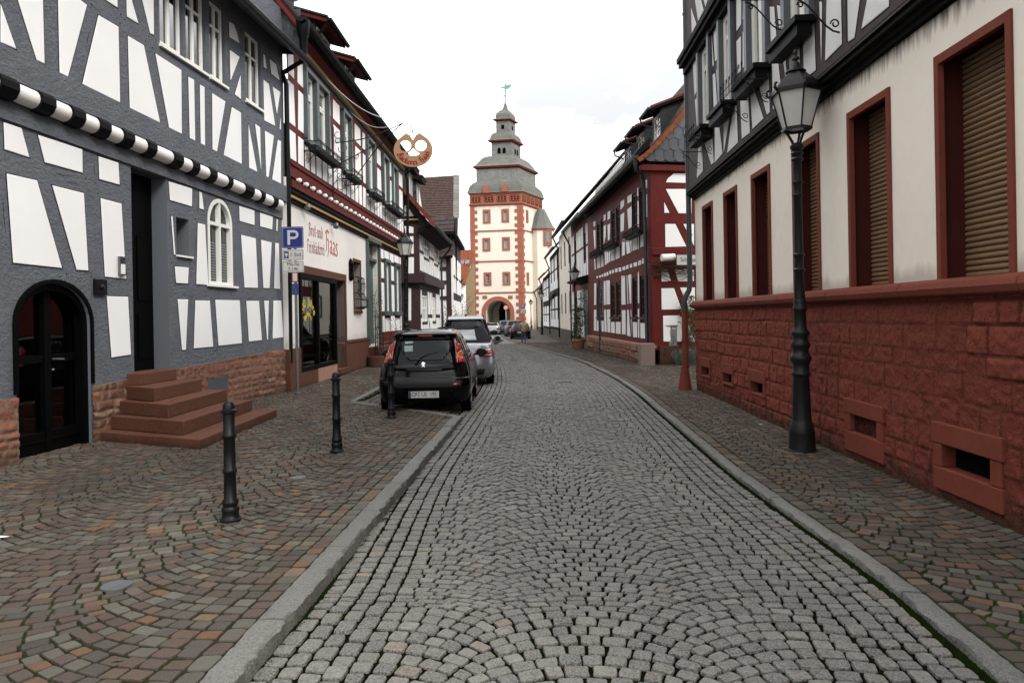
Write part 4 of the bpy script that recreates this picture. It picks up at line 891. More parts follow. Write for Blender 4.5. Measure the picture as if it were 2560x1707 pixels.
for a, b in gaps:
    w_ = b - a
    if w_ < .35: 
        if w_ > .14: pn += [[(a + .04, 5.4), (b - .04, 5.4), (b - .04, 5.9), (a + .04, 5.9)], [(a + .04, 6.05), (b - .04, 6.05), (b - .04, 7.5), (a + .04, 7.5)]]
        continue
    n = max(2, int(w_ / .42)); 
    for i in range(n):
        x0 = a + w_ * i / n + .06; x1 = a + w_ * (i + 1) / n - .05; t_ = .10 * (1 if i % 2 else -1)
        pn.append([(x0 + .0, 5.30), (x1, 5.30), (x1 + t_ * .3, 5.95), (x0 + t_ * .3, 5.95)]); pn.append([(x0 + t_ * .35, 6.10), (x1 + t_ * .35, 6.10), (x1 + t_, 7.05), (x0 + t_, 7.05)]); pn.append([(x0 + t_ * .6, 7.2), (x1 + t_ * .6, 7.2), (x1 + t_, 7.75), (x0 + t_, 7.75)])
for a, b in wo:
    n = max(1, round((b - a) / .5)); 
    for i in range(n): x0 = a + (b - a) * i / n + .05; x1 = a + (b - a) * (i + 1) / n - .05; pn.append([(x0, 5.30), (x1, 5.30), (x1, 5.86), (x0, 5.86)])
panels(B, pn, 'plaster_infill', M['plaster'], hB, d=Bup + .003)
# ground floor timbered part right of the teal door
gfw = [B.T([(810, 450), (845, 450)], Z4), B.T([(878, 480), (912, 480)], Z4)]; gfz0, gfz1 = B.T([(815, 815)], Z4)[0][1], B.T([(815, 455)], Z4)[0][1]
wg = [(q[0][0], q[1][0]) for q in gfw]
wall(B, [(tim0 + .02, .7), (BL, .7), (BL, zmold), (tim0 + .02, zmold)], [(rect(a + .04, b - .04, gfz0, gfz1), .12) for a, b in wg], 'lower_timber_frame', M['red_timber'], hB)
for a, b in wg:
    o = window(B, a + .10, b - .10, gfz0 + .05, gfz1 - .1, -.02, hB, M['white_frame'], M['glass_grey'], nx=1, zs=[gfz1 - .75], fw=.09, bar=.06); g = MB()
    for r_ in ((a, a + .1, gfz0, gfz1), (b - .1, b, gfz0, gfz1), (a, b, gfz1 - .1, gfz1 + .02), (a - .04, b + .04, gfz0 - .1, gfz0 + .05)): boxF(g, B, r_[0], r_[1], r_[2], r_[3], -.1, .08 + (r_[2] < gfz0) * .05 + (r_[3] > gfz1) * .003)
    g.build('green_frame', M['green_frame'], o)
ed = [tim0 + .05] + [x for w_ in wg for x in w_] + [BL]; pn = []
for i in range(0, len(ed), 2):
    a, b = ed[i], ed[i + 1]; n = max(1, int((b - a) / .55))
    for k in range(n):
        x0 = a + (b - a) * k / n + .07; x1 = a + (b - a) * (k + 1) / n - .06
        if x1 - x0 < .08: continue
        pn += [rect(x0, x1, 1.15, 1.75), [(x0, 1.92), (x1, 1.92), (x1, 3.0), (x0, 3.0)], rect(x0, x1, 3.16, 3.75), rect(x0, x1, 3.9, 4.25)]
for a, b in wg: pn += [rect(a + .05, b - .05, 1.15, gfz0 - .2), rect(a + .05, b - .05, 3.95, 4.25)]
panels(B, pn, 'plaster_infill', M['plaster'], hB)
g = MB(); boxF(g, B, tim0, BL, 0, .72, -.1, .04); boxF(g, B, tim0 + .02, BL, .72, .80, -.1, .06); g.build('sandstone_base', M['sandstone'], hB)
# teal door with frame
g = MB(); boxF(g, B, du0b - .1, du0b, .75, dzt, -.25, .10); boxF(g, B, du1b, du1b + .12, .75, dzt, -.25, .10); boxF(g, B, du0b - .1, du1b + .12, dzt - .14, dzt, -.25, .14); boxF(g, B, du0b, du1b, dzt - .75, dzt - .66, -.25, -.02)
o = g.build('teal_door', M['green_frame'], hB); g = MB(); boxF(g, B, du0b, du1b, .75, dzt - .7, -.24, -.18)
w_ = du1b - du0b
for zz0, zz1 in ((.9, 1.5), (1.6, 2.4), (2.5, 3.2)): boxF(g, B, du0b + .12 * w_, du0b + .88 * w_, zz0, zz1, -.18, -.155)
g.build('door_leaf', M['teal_door'], o); g = MB(); boxF(g, B, du0b, du1b, dzt - .66, dzt - .14, -.2, -.19); g.build('fanlight', M['glass_dark'], o); g = MB(); g.tube([B.W(du1b - .12, 1.95, -.16), B.W(du1b - .12, 1.95, -.09), B.W(du1b - .24, 1.95, -.09)], .014); g.build('door_handle', M['steel'], o)
t = thing('stone_steps', 'low sandstone steps below the teal door of the bakery', 'steps', tuple(B.W(du0b, 0, .4)))
for i in range(3):
    g = MB(); boxF(g, B, du0b - .05 - .0 * i, tim0 + .45 - i * .1, .06 + i * .21, .27 + i * .21, .0, .95 - i * .3); bevel_obj(g.build('step', M['sandstone'], t), .008)
# small window bars (bulging lattice)
o = MB(); boxF(o, B, b_u0 + .02, b_u1 - .02, b_z0 + .02, b_z1 - .02, -.2, -.19); wo_ = o.build('window', M['glass_dark'], hB)
g = MB(); gz0, gz1 = b_z0 + .05, b_z0 + 1.05
for i in range(9):
    u = b_u0 - .02 + (b_u1 - b_u0 + .04) * i / 8; g.tube([B.W(u, gz1, .03), B.W(u, gz1, .12), B.W(u, gz1 - .3, .16), B.W(u, gz0 + .5, .12), B.W(u, gz0 + .25, .24), B.W(u, gz0 + .08, .24), B.W(u, gz0, .1), B.W(u, gz0, .03)], .009, 5)
for z, d in ((gz1, .12), (gz0 + .5, .13), (gz0 + .04, .22), (gz1 - .18, .16), (gz0 + .3, .24)): g.tube([B.W(b_u0 - .06, z, .02), B.W(b_u0 - .03, z, d), B.W(b_u1 + .03, z, d), B.W(b_u1 + .06, z, .02)], .012, 5)
g.build('window_grille', M['wrought'], hB)
t_ = B.T([(575, 450), (590, 605)], Z4); g = MB(); uu = t_[0][0]
g.lathe([(.03, t_[1][1]), (.10, t_[1][1] + .1), (.07, t_[1][1] + .3), (.11, (t_[0][1] + t_[1][1]) / 2), (.07, t_[0][1] - .4), (.10, t_[0][1] - .15), (.02, t_[0][1])], 10, B.W(uu, 0, .05)); tag(g.build('carved_ornament', M['dark_wood']), 'slim dark carved wooden figure on the ivory bakery wall left of the barred window', 'ornament')
# eaves cornice, gutter, roof, dormers, slate gable above the grey house
eg = 8.32; ed_ = .56
g = MB()
prof = [(Bup, 7.94), (Bup + .04, 7.94), (Bup + .08, 8.00), (Bup + .12, 8.05), (Bup + .18, 8.11), (.39, 8.19), (.47, 8.27), (.48, 8.33)]
for i, ((d0, z0), (d1, z1)) in enumerate(zip(prof[1:6], prof[2:7])):
    g.cur = (1, 2, 0, 0, 3, 3)[i]; g.prism([B.W(0, z0, d0), B.W(0, z1, d1), B.W(0, z1 + .03, .0), B.W(0, z0 + .03, .0)], B.u * BL)
g.build('eaves_cornice', [M['red_timber'], M['green_line'], M['gold'], M['black_timber']], hB)
g = MB(); gutter(g, B, -.35, BL + .1, eg, ed_, .11); g.build('gutter', M['zinc_black'], hB, smooth=50)
roof(B, -.15, BL, eg + .05, .50, -5.5, math.radians(52), M['slate'], hB)
g = MB(); g.lathe([(.06, -.9), (.10, -.35), (.13, -.3), (.15, -.05), (.15, .02)], 12, B.W(-.12, eg - .02, ed_ - .02)); g.tube([B.W(-.12, eg - .4, ed_), B.W(-.12, eg - .9, ed_ - .05), B.W(-.10, eg - 1.15, ed_ - .5), B.W(-.06, eg - 1.4, .12), B.W(-.06, 4.9, .12)], .055, 10); g.tube([B.W(-.06, 4.95, .12), B.W(-.06, .7, .10)], .06, 10); o = g.build('downpipe', M['zinc_black'], hB, smooth=50)
shell(B, 0, BL, 0, 8.3, 9, hB, M['plaster_shop'])
g = MB(); dd = [.50, -5.5]; zr = eg + (6.0) * math.tan(math.radians(52)); g.prism([B.W(-.05, 7.6, .4), B.W(-.05, eg + .0, .48), B.W(-.05, zr - .1, -5.5), B.W(-.05, 8, -5.5)], B.u * .05); g.build('slate_gable', M['slate'], hB)
g = MB()
for k in range(2):
    off = -.06 - k * .05; g.prism([B.W(off - .05, eg + .03 - k * .10, .50 - k * .05), B.W(off - .05, eg - .11 - k * .10, .50 - k * .05), B.W(off - .05, zr - .14 - k * .10, -5.5), B.W(off - .05, zr - k * .10, -5.5)], B.u * .05)
g.build('bargeboard', M['red_timber'], hB)
def scales(F_at, nu, nz, w_, h, m, parent, name):   # rows of rounded slates; F_at(u, v, out) -> point
    g = MB()
    for r in range(nz):
        for c in range(nu):
            u0 = (c + (r % 2) * .5) * w_; k = rng.normal(1, .14); g.col = (.050 * k, .055 * k, .064 * k); n = 7; tz = (r + 1.35) * h
            pts = [(u0 + w_ * 1.02, tz), (u0, tz)] + [(u0 + w_ * (.5 - .5 * math.cos(math.pi * i / n)) , r * h + h * .45 * (1 - math.sin(math.pi * i / n))) for i in range(n + 1)]
            P = [F_at(u, v, .012 if v < r * h + h * .7 else .002) for u, v in pts]; g.poly(P)
    return g.build(name, m, parent)
scales(lambda u, v, o_: B.W(-.06 - o_, 7.65 + v, .45 - u) if 7.65 + v < eg + (.50 - (.45 - u)) * math.tan(math.radians(52)) - .25 else B.W(-.0, 7.65 + v - .3, .45 - u), 14, 16, .28, .24, M['slate'], hB, 'slate_cladding')
for k, (ua, ub) in enumerate(((6.2, 7.9), (9.7, 11.3))):
    g = MB(); df = -1.05; zb_ = eg + .05 + (.50 - df) * math.tan(math.radians(52)) - .3; zt_ = 10.95
    dback = -3.2
    g.prism([B.W(ua, zb_, df), B.W(ua, zt_, df), B.W(ua, zt_ + .5, dback)], B.u * (ub - ua)); o = g.build('dormer', M['slate'], hB)
    g = MB(); zf = zt_; g.prism([B.W(ua - .25, zf - .12, df + .45), B.W(ua - .25, zf + .0, df + .45), B.W(ua - .25, zf + .85, dback - .2), B.W(ua - .25, zf + .7, dback - .2)], B.u * (ub - ua + .5)); g.build('dormer_roof', M['red_timber'], o)
    g = MB(); g.prism([B.W(ua - .3, zf + .01, df + .48), B.W(ua - .3, zf + .07, df + .48), B.W(ua - .3, zf + .92, dback - .2), B.W(ua - .3, zf + .86, dback - .2)], B.u * (ub - ua + .6)); g.build('dormer_covering', M['slate'], o)
    g = MB(); gutter(g, B, ua - .3, ub + .3, zf - .02, df + .52, .07); g.tube([B.W(ua - .2, zf - .05, df + .5), B.W(ua - .15, zf - .3, df + .3), B.W(ua - .1, zf - .45, df + .1), B.W(ua - .1, zf - 1.0, df + .06)], .045, 8); g.build('gutter', M['zinc_black'], o, smooth=50)
    window(B, ua + .1, ub - .1, zb_ + .35, zt_ - .1, df + .02, o, M['white_frame'], nx=2, nz=1)
# corner strip between the two houses
g = MB(); boxF(g, B, -.12, .12, 1.0, zmold + .5, -.1, .10); g.build('corner_pilaster', M['plaster_shop'], hB); g = MB(); boxF(g, B, -.12, .13, .0, 1.0, -.1, .13); bevel_obj(g.build('corner_base_stone', M['sandstone'], hB))
# ================================================================ cream building on red masonry, right
C = Fac((3.64, 5.1), (3.95, 16.17), 'R'); CU1 = 10.02
hC = thing('corner_building', 'cream plastered building on oxide red masonry base with dark timbered upper storey', 'building', (4.2, 9, 0))
ZR = (1680, 0, 2.24); ZB = (1700, 640, 2.063)
wu = [(-1.75, -.78), (.02, 1.0), (1.77, 2.69), (3.47, 4.35), (5.24, 6.11), (6.9, 7.73), (8.52, 9.32)]; wu = [(-3.5, -2.53)] + wu
WB, WT = 1.90, 3.80
SH = solve_depth(C, 1.0, 1680 + 1637 / 2.24, 3.0); print('SH', SH)
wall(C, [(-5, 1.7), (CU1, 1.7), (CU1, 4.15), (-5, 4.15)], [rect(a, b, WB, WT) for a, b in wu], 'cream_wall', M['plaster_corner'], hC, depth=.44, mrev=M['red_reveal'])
M['shutter'] = mat('weathered_brown_roller_shutter', (.24, .15, .085), .5, var=[(1.1, (.32, .175, .07), .8), (26, (.17, .125, .095), .6)], bump=[(50, .2, .003)], stretch=(1, .3, 3))
for a, b in wu:
    g = MB(); e = .062
    boxF(g, C, a - .0, a + e, WB + .0, WT + .0, -.03, .022); boxF(g, C, b - e, b, WB, WT, -.03, .022); boxF(g, C, a + e, b - e, WT - .075, WT, -.03, .020)
    o = g.build('window_surround', M['red_paint'], hC)
    g = MB(); n = 38; z = WB + .01
    for i in range(n):
        h = (WT - .02 - WB) / n; zc = z + i * h
        pr = [(d_ + .36 - SH, z_) for d_, z_ in [(-.40, zc), (-.362, zc + .004), (-.350, zc + h * .35), (-.352, zc + h * .7), (-.368, zc + h * .93), (-.40, zc + h * .93)]]
        g.prism([C.W(a + .002, zz_, d) for d, zz_ in pr], C.u * (b - a - .004), cap_back=True)
    s_ = g.build('roller_shutter', M['shutter'], o)
    g = MB(); g.box(tuple(C.W((a + b) / 2 - .2, WB + .04, -SH + .03)), (.03, .06, .05)); g.build('shutter_stop', M['wrought'], s_)
g = MB(); pr = [(-.1, 1.745), (.06, 1.745), (.105, 1.765), (.125, 1.82), (.105, 1.875), (.06, 1.90), (-.30, 1.905)]
u = -5
while u < CU1:
    l = 1.62; e = min(u + l, CU1 + .08); g.prism([C.W(u + .003, z, d) for d, z in pr], C.u * (e - u - .006)); u = e
bevel_obj(g.build('sill_course', M['red_paint'], hC), .012)
bs = [(.14, 1.06, .29, .93), (1.92, 2.81, 0, 0), (3.62, 4.5, 0, 0), (5.48, 6.29, 5.60, 6.20), (7.15, 7.92, 7.27, 7.84), (8.75, 9.57, 8.87, 9.48), (-1.7, -.8, -1.55, -1.0)]
bs = [b_ for b_ in bs if b_[0] != 3.62]
hl = []
for a, b, c, d_ in bs:
    z0_, z1_ = (.12, .69) if a < 4 else (.36, .75); hl.append(rect(a + .02, b - .02, z0_ + .02, z1_ - .02))
cw = lambda a, b: tuple(k * (1 + .34 * (a - .5)) for k in (.170, .041, .027))
rubble(C, -3.2, CU1 - .0, lambda u: -.06, lambda u: 1.75, hC, holes=hl, name='masonry_base', colf=cw, m=M['red_wall'], rowh=.205, blk=.42, d=.035, rough=.020, res=.017, mortar=(.085, .020, .013), joint=.012, jd=.009, wav=.008)
for i, (a, b, c, d_) in enumerate(bs):
    z0_, z1_ = (.12, .69) if a < 4 else (.36, .75); q0, q1 = (.31, .51) if a < 4 else (.40, .57)
    if c == 0: c, d_ = a + .15, b - .15; q0 += .03; q1 += .02
    g = MB(); D0, D1 = -.30, .062
    boxF(g, C, a, b, q1, z1_, D0, D1); boxF(g, C, a + .01, b - .01, z0_, q0, D0, D1 - .004); boxF(g, C, a + .02, c, q0 + .002, q1 - .002, D0, D1 - .008); boxF(g, C, d_, b - .01, q0 + .002, q1 - .002, D0, D1 - .006)
    o = bevel_obj(g.build('cellar_window', M['red_paint'], hC), .010)
    g = MB(); boxF(g, C, c, d_, q0, q1, -.26, -.0 if i == 1 else -.07); g.build('infill' if i == 1 else 'dark_grille', M['red_wall'] if i == 1 else M['dark_inside'], o)
# belt moulding and dark timber upper storey
UO = .13
bz = lambda u: 4.18 - .014 * u
g = MB()
for (d0, z0, d1, z1) in ((-.02, 0, .05, .05), (.05, .05, .09, .10), (.09, .10, .15, .14), (.15, .15, .17, .20)):
    g.prism([C.W(-5, bz(-5) + z0, -.05), C.W(-5, bz(-5) + z0, d1), C.W(-5, bz(-5) + z1, d1), C.W(-5, bz(-5) + z1, -.05)], C.W(CU1, bz(CU1)) - C.W(-5, bz(-5)))
g.build('belt_moulding', M['black_timber'], hC)
g = MB(); g.prism([C.W(-5, bz(-5) + .17, .04), C.W(-5, bz(-5) + .155, .18), C.W(-5, bz(-5) + .175, .18), C.W(-5, bz(-5) + .19, .04)], C.W(CU1, bz(CU1)) - C.W(-5, bz(-5))); g.build('belt_line', M['brown_timber'], hC)
ucU = lambda x, y: C.T([(x, y)], ZR, UO)[0]
Uw = [((156, 500), (226, 500)), ((272, 300), (352, 300)), ((425, 200), (548, 200)), ((636, 60), (800, 60))]
uwn = [tuple(sorted((ucU(*p)[0], ucU(*q)[0]))) for p, q in Uw]
usz = ucU(237, 680)[1]; uhz = ucU(215, 172)[1]
zlo2 = lambda u: bz(u) + .17
wall(C, [(-5, zlo2(-5)), (CU1, zlo2(CU1)), (CU1, 11.5), (-5, 11.5)], [rect(a + .05, b - .05, usz, uhz) for a, b in uwn], 'upper_timber_frame', mat('grey_brown_timber', (.060, .044, .045), .65, var=[(5, (.04, .028, .03), .8)], bump=[(20, .6, .012)]), hC, depth=.14, d=UO)
pr_ = [[(1095, 0), (1218, 0), (1218, 40), (1062, 168)], [(985, 0), (1055, 0), (1025, 215), (988, 240)], [(868, 0), (950, 0), (955, 250), (860, 345)], [(735, 151), (797, 90), (808, 396), (759, 434), (740, 400)], [(827, 9), (844, 9), (839, 339)], [(653, 240), (712, 184), (719, 377), (669, 415), (662, 448)], [(613, 250), (634, 231), (648, 467), (641, 471)], [(561, 320), (590, 280), (612, 480), (610, 588), (568, 617)], [(549, 38), (575, 38), (587, 207), (556, 254)], [(589, 28), (627, 38), (629, 127), (603, 165)], [(363, -60), (391, -90), (389, 141), (363, 179)], [(401, -40), (412, -50), (410, 99), (398, 113)], [(398, 179), (415, 160), (419, 358), (398, 386)], [(363, 231), (389, 200), (389, 396), (368, 424)], [(231, 137), (262, 97), (266, 320), (243, 349)], [(224, 188), (236, 368), (229, 377)], [(250, 391), (269, 372), (276, 561), (259, 584)], [(229, 419), (243, 410), (255, 594), (236, 631)], [(441, 523), (462, 500), (516, 665), (452, 726)], [(481, 452), (542, 377), (551, 632), (533, 646)], [(382, 514), (427, 481), (438, 745), (393, 780)], [(242, 690), (262, 668), (285, 860), (240, 915)], [(290, 650), (330, 620), (292, 860)], [(345, 600), (362, 590), (372, 800), (310, 860)], [(182, 800), (228, 775), (236, 912), (222, 925)], [(150, 830), (170, 815), (175, 960), (140, 1000)], [(115, 305), (150, 280), (150, 490), (128, 540)], [(130, 560), (155, 530), (160, 700), (143, 735)], [(108, 42), (139, 137), (113, 188)], [(130, 0), (165, 0), (180, 60), (148, 122)], [(178, 0), (202, 0), (190, 42)]]
panels(C, [C.T(p, ZR, UO) for p in pr_] + [rect(-1.5 - k * .8, -1.0 - k * .8, 4.7, 6.2) for k in range(3)], 'plaster_infill', mat('off_white_plaster', (.62, .61, .60), .9, var=(2, (.54, .53, .52), .6), bump=[(90, .2, .004)]), hC, d=UO + .003)
M['cream_frame'] = mat('cream_window_frame', (.66, .64, .57), .45)
for i, (a, b) in enumerate(uwn):
    o = window(C, a + .12, b - .12, usz + .02, uhz - .10, UO - .02, hC, M['cream_frame'], M['glass_grey'], nx=2, nz=1, zs=[usz + 1.2], fw=.13, bar=.08); g = MB()
    for r_ in ((a, a + .12, usz, uhz), (b - .12, b, usz, uhz), (a + .12, b - .12, uhz - .10, uhz)): boxF(g, C, *r_[:2], *r_[2:], UO - .12, UO + .07 - (r_[0] > a) * .002)
    g.build('outer_frame', M['blue_frame'], o)
    g = MB(); boxF(g, C, a - .07, b + .05, usz - .10, usz - .03, UO - .02, UO + .26); boxF(g, C, a - .02, b + .02, usz - .24, usz - .10, UO + .05, UO + .22); g.build('flower_box', M['black_paint'], o)
def scroll(g, F, u, z, d, w, h, r=.009):
    """wrought bracket in the plane normal to the wall"""
    g.tube([F.W(u, z, d), F.W(u, z, d + w)], r, 5); g.tube([F.W(u, z + .02, d), F.W(u, z - h, d)], r, 5)
    pts = [F.W(u, z - .03 - h * .75 * (1 - math.cos(t)) / 2 - 0, d + w * (.92 - .8 * t / math.pi)) for t in np.linspace(0, math.pi, 8)]; g.tube(pts, r * .8, 5)
    for cu_, cz_, rr in ((w * .2, h * .62, .05), (w * .8, .10, .035)): g.tube([F.W(u, z - cz_ + rr * math.sin(t) * (1 - t / 12), d + cu_ + rr * math.cos(t) * (1 - t / 12)) for t in np.linspace(0, 7, 12)], r * .7, 5)
g_all = []
for k, (uu, zz_) in enumerate([C.T([(440, 560)], ZR, .13)[0], C.T([(556, 440)], ZR, .13)[0], C.T([(236, 760)], ZR, .13)[0], C.T([(170, 850)], ZR, .13)[0]]):
    g = MB(); scroll(g, C, uu, zz_, UO, .42, .40); g.build('iron_bracket', M['wrought'], hC)
for uu, zz_ in (C.T([(650, 20)], ZR, .13)[0], C.T([(975, 0)], ZR, .13)[0]):
    g = MB(); scroll(g, C, uu, zz_ + .06, UO, .6, .5, .013); g.build('iron_bracket', M['wrought'], hC)
def rail(g, F, u0, u1, z, d, h=.22, n=7):
    for zz_ in (z, z + h * .5): g.tube([F.W(u0, zz_, d), F.W(u1, zz_, d)], .007, 4)
    for i in range(n + 1):
        u = u0 + (u1 - u0) * i / n; g.tube([F.W(u, z, d), F.W(u, z + h, d)] + [F.W(u - .03 + .03 * math.cos(t), z + h + .03 * math.sin(t), d) for t in np.linspace(.4, 4.5, 6)], .006, 4)
a_, b_ = C.T([(300, 560)], ZR, .35)[0], C.T([(420, 470)], ZR, .35)[0]
g = MB(); rail(g, C, a_[0], b_[0], usz - .12, UO + .30); g.build('flower_rail', M['wrought'], hC)
a_, b_ = C.T([(100, 840)], ZR, .35)[0], C.T([(150, 770)], ZR, .35)[0]
g = MB(); rail(g, C, a_[0], b_[0], usz - .25, UO + .32, .25, 5); rail(g, C, a_[0], b_[0], usz - .25, UO + .12, .25, 5); g.build('flower_rail', M['wrought'], hC)
zz2 = C.T([(105, 290), (390, 0)], ZR, UO); zb2 = (zz2[0][1] + zz2[1][1]) / 2
g = MB(); boxF(g, C, -5, CU1, zb2 - .08, zb2 + .05, UO - .02, UO + .07); boxF(g, C, -5, CU1, zb2 + .05, zb2 + .14, UO - .02, UO + .16); boxF(g, C, -5, CU1, zb2 + .14, zb2 + .24, UO - .02, UO + .20); g.build('upper_moulding', M['black_timber'], hC)
g = MB(); dp = CU1 + .04
g.tube([C.W(dp, 11, .12), C.W(dp, 2.35, .12), C.W(dp, 2.15, .14), C.W(dp, 1.95, .24), C.W(dp, 1.70, .25), C.W(dp, 1.62, .24)], .055, 10)
for z in (3.3, 5.6, 8.0): g.tube([C.W(dp, z, .12), C.W(dp, z + .035, .12)], .066, 10)
g.build('downpipe', M['zinc'], hC, smooth=50)
g = MB(); g.tube([C.W(dp, 1.72, .24), C.W(dp, .58, .24), C.W(dp, .50, .24)], .07, 12); g.lathe([(.085, 1.05), (.085, 1.09)], 12, C.W(dp, 0, .24)); g.lathe([(.085, .50), (.085, .54)], 12, C.W(dp, 0, .24)); g.lathe([(.15, 0), (.12, .25), (.075, .52)], 12, C.W(dp, 0, .26)); g.build('downpipe_foot', M['red_paint'], hC, smooth=50)
shell(C, -5, CU1, 0, 11.5, 9, hC, M['plaster_beige']); roof(C, -5.2, CU1 + .2, 11.4, .5, -4.5, math.radians(48), M['slate'], hC)

# ================================================================ oxblood house with slate gable, right
zA = (1440, 560, 4.237); zBB = (1440, 200, 4.357)
D = Fac((4.49, 22.7), (3.955, 34.5), 'R'); G = Fac((4.49, 22.7), (4.49 + math.cos(.19), 22.7 + math.sin(.19)), 'L')
hD = thing('red_timbered_house', 'oxblood half-timbered house with slate hung gable, three dormers and a rough stone foot', 'house', (5.2, 26, 0))
DL = 13.3; gl = 4.0
def Zof(F, x, y, T, d=0): return F.T([(x, y)], T, d)[0]
deave = Zof(D, 20, 1440, zBB)[1]
dwin_lo = [(225, 278), (370, 410), (428, 470), (603, 650), (680, 738)]; dwin_up = [(218, 250), (258, 290), (372, 413), (424, 462), (595, 647), (671, 729)]
lz0, lz1 = Zof(D, 700, 985, zA)[1], Zof(D, 700, 552, zA)[1]; uz0_, uz1_ = Zof(D, 700, 70, zA)[1], Zof(D, 690, 1195, zBB)[1]
def hor(F, xs, y, T): return [tuple(sorted((Zof(F, a, y, T)[0], Zof(F, b, y, T)[0]))) for a, b in xs]
lw_, uw_ = hor(D, dwin_lo, 800, zA), hor(D, dwin_up, -100, zA)
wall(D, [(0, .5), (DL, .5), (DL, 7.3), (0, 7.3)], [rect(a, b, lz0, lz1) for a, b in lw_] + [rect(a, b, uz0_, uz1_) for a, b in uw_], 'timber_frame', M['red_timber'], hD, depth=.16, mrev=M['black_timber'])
M['brown_frame'] = mat('dark_red_brown_frame', (.016, .006, .006), .5)
for (a, b) in lw_: 
    o = window(D, a, b, lz0, lz1, -.04, hD, M['brown_frame'], nx=2, nz=4, fw=.09, bar=.022); g = MB(); boxF(g, D, a - .05, b + .05, lz0 - .07, lz0, -.1, .08); g.build('sill', M['brown_frame'], o)
for (a, b) in uw_: window(D, a, b, uz0_, uz1_, -.04, hD, M['brown_frame'], nx=2, nz=4, fw=.08, bar=.022)
dp_ = [[(682, 110), (733, 80), (738, 225), (684, 250)], [(600, 145), (648, 125), (650, 270), (600, 290)], [(655, 120), (668, 115), (668, 265), (657, 268)], [(570, 155), (590, 150), (594, 300), (585, 300)], [(528, 160), (565, 155), (578, 305), (540, 322)], [(490, 160), (520, 155), (520, 330), (488, 342)], [(420, 240), (465, 222), (464, 360), (420, 380)], [(370, 255), (410, 245), (410, 385), (372, 395)], [(345, 265), (362, 262), (365, 400), (352, 408)], [(325, 270), (340, 268), (348, 410), (328, 425)], [(305, 275), (320, 270), (325, 430), (308, 438)], [(265, 320), (290, 310), (293, 450), (268, 460)], [(225, 330), (258, 322), (260, 462), (226, 475)], [(192, 345), (200, 345), (212, 480), (200, 485)],
       [(700, 370), (745, 360), (745, 415), (702, 425)], [(660, 390), (690, 382), (690, 435), (660, 440)], [(612, 410), (648, 402), (648, 448), (614, 455)], [(572, 425), (598, 420), (598, 462), (572, 468)], [(533, 438), (558, 432), (558, 475), (533, 480)], [(493, 455), (525, 445), (525, 488), (494, 492)], [(453, 462), (480, 458), (482, 503), (455, 508)], [(415, 475), (443, 465), (443, 510), (416, 516)], [(384, 487), (403, 482), (403, 520), (385, 526)], [(354, 496), (374, 492), (375, 530), (355, 536)], [(325, 510), (343, 506), (345, 545), (326, 550)], [(299, 520), (318, 516), (320, 553), (300, 557)], [(273, 533), (292, 530), (292, 560), (274, 562)], [(246, 545), (268, 541), (268, 565), (247, 570)], [(217, 553), (237, 550), (237, 572), (218, 576)],
       [(195, 627), (216, 625), (215, 857), (194, 860)], [(296, 605), (316, 602), (318, 857), (297, 860)], [(322, 600), (360, 595), (362, 852), (324, 855)], [(482, 550), (520, 545), (527, 855), (484, 857)], [(553, 540), (588, 530), (588, 846), (572, 846)], [(537, 545), (545, 545), (556, 850), (548, 852)], [(657, 505), (668, 503), (672, 840), (658, 842)], [(743, 478), (760, 475), (762, 838), (745, 840)],
       [(192, 908), (217, 906), (217, 1130), (192, 1130)], [(300, 907), (318, 905), (328, 1145), (303, 1140)], [(327, 905), (362, 902), (366, 1150), (336, 1148)], [(223, 1022), (262, 1022), (262, 1137), (222, 1132)], [(272, 1022), (295, 1024), (296, 1142), (274, 1140)], [(372, 1035), (412, 1037), (415, 1157), (374, 1152)], [(424, 1035), (475, 1037), (474, 1168), (424, 1160)], [(487, 912), (527, 910), (528, 1172), (488, 1168)], [(545, 907), (560, 907), (580, 1192), (541, 1182)], [(580, 905), (588, 905), (592, 1190), (588, 1100)], [(602, 1037), (650, 1038), (650, 1203), (608, 1200)], [(657, 897), (672, 896), (673, 1207), (660, 1205)], [(683, 1046), (735, 1048), (735, 1215), (685, 1210)], [(746, 895), (765, 893), (762, 1050), (748, 1150)], [(757, 1150), (768, 1150), (770, 1222), (756, 1220)]]
db_ = [[(750, 1095), (778, 1085), (778, 1180), (755, 1185)], [(757, 1250), (778, 1240), (780, 1495), (760, 1500)], [(668, 1175), (682, 1170), (682, 1265), (670, 1270)], [(672, 1320), (685, 1315), (686, 1600), (674, 1600)], [(562, 1268), (608, 1240), (608, 1325), (562, 1348)], [(487, 1325), (528, 1300), (525, 1370), (487, 1420)], [(560, 1410), (608, 1370), (608, 1600), (575, 1625)], [(487, 1470), (528, 1440), (523, 1640), (487, 1660)], [(345, 1440), (375, 1420), (372, 1510), (345, 1530)], [(303, 1470), (325, 1460), (322, 1525), (303, 1540)], [(303, 1590), (325, 1575), (325, 1700), (303, 1800)], [(345, 1580), (375, 1560), (368, 1740), (350, 1750)], [(190, 1545), (213, 1535), (213, 1590), (193, 1600)], [(190, 1640), (213, 1630), (215, 1820), (205, 1850)]]
panels(D, [D.T(p, zA) for p in dp_] + [D.T(p, zBB) for p in db_], 'plaster_infill', M['plaster'], hD, gap=.012)
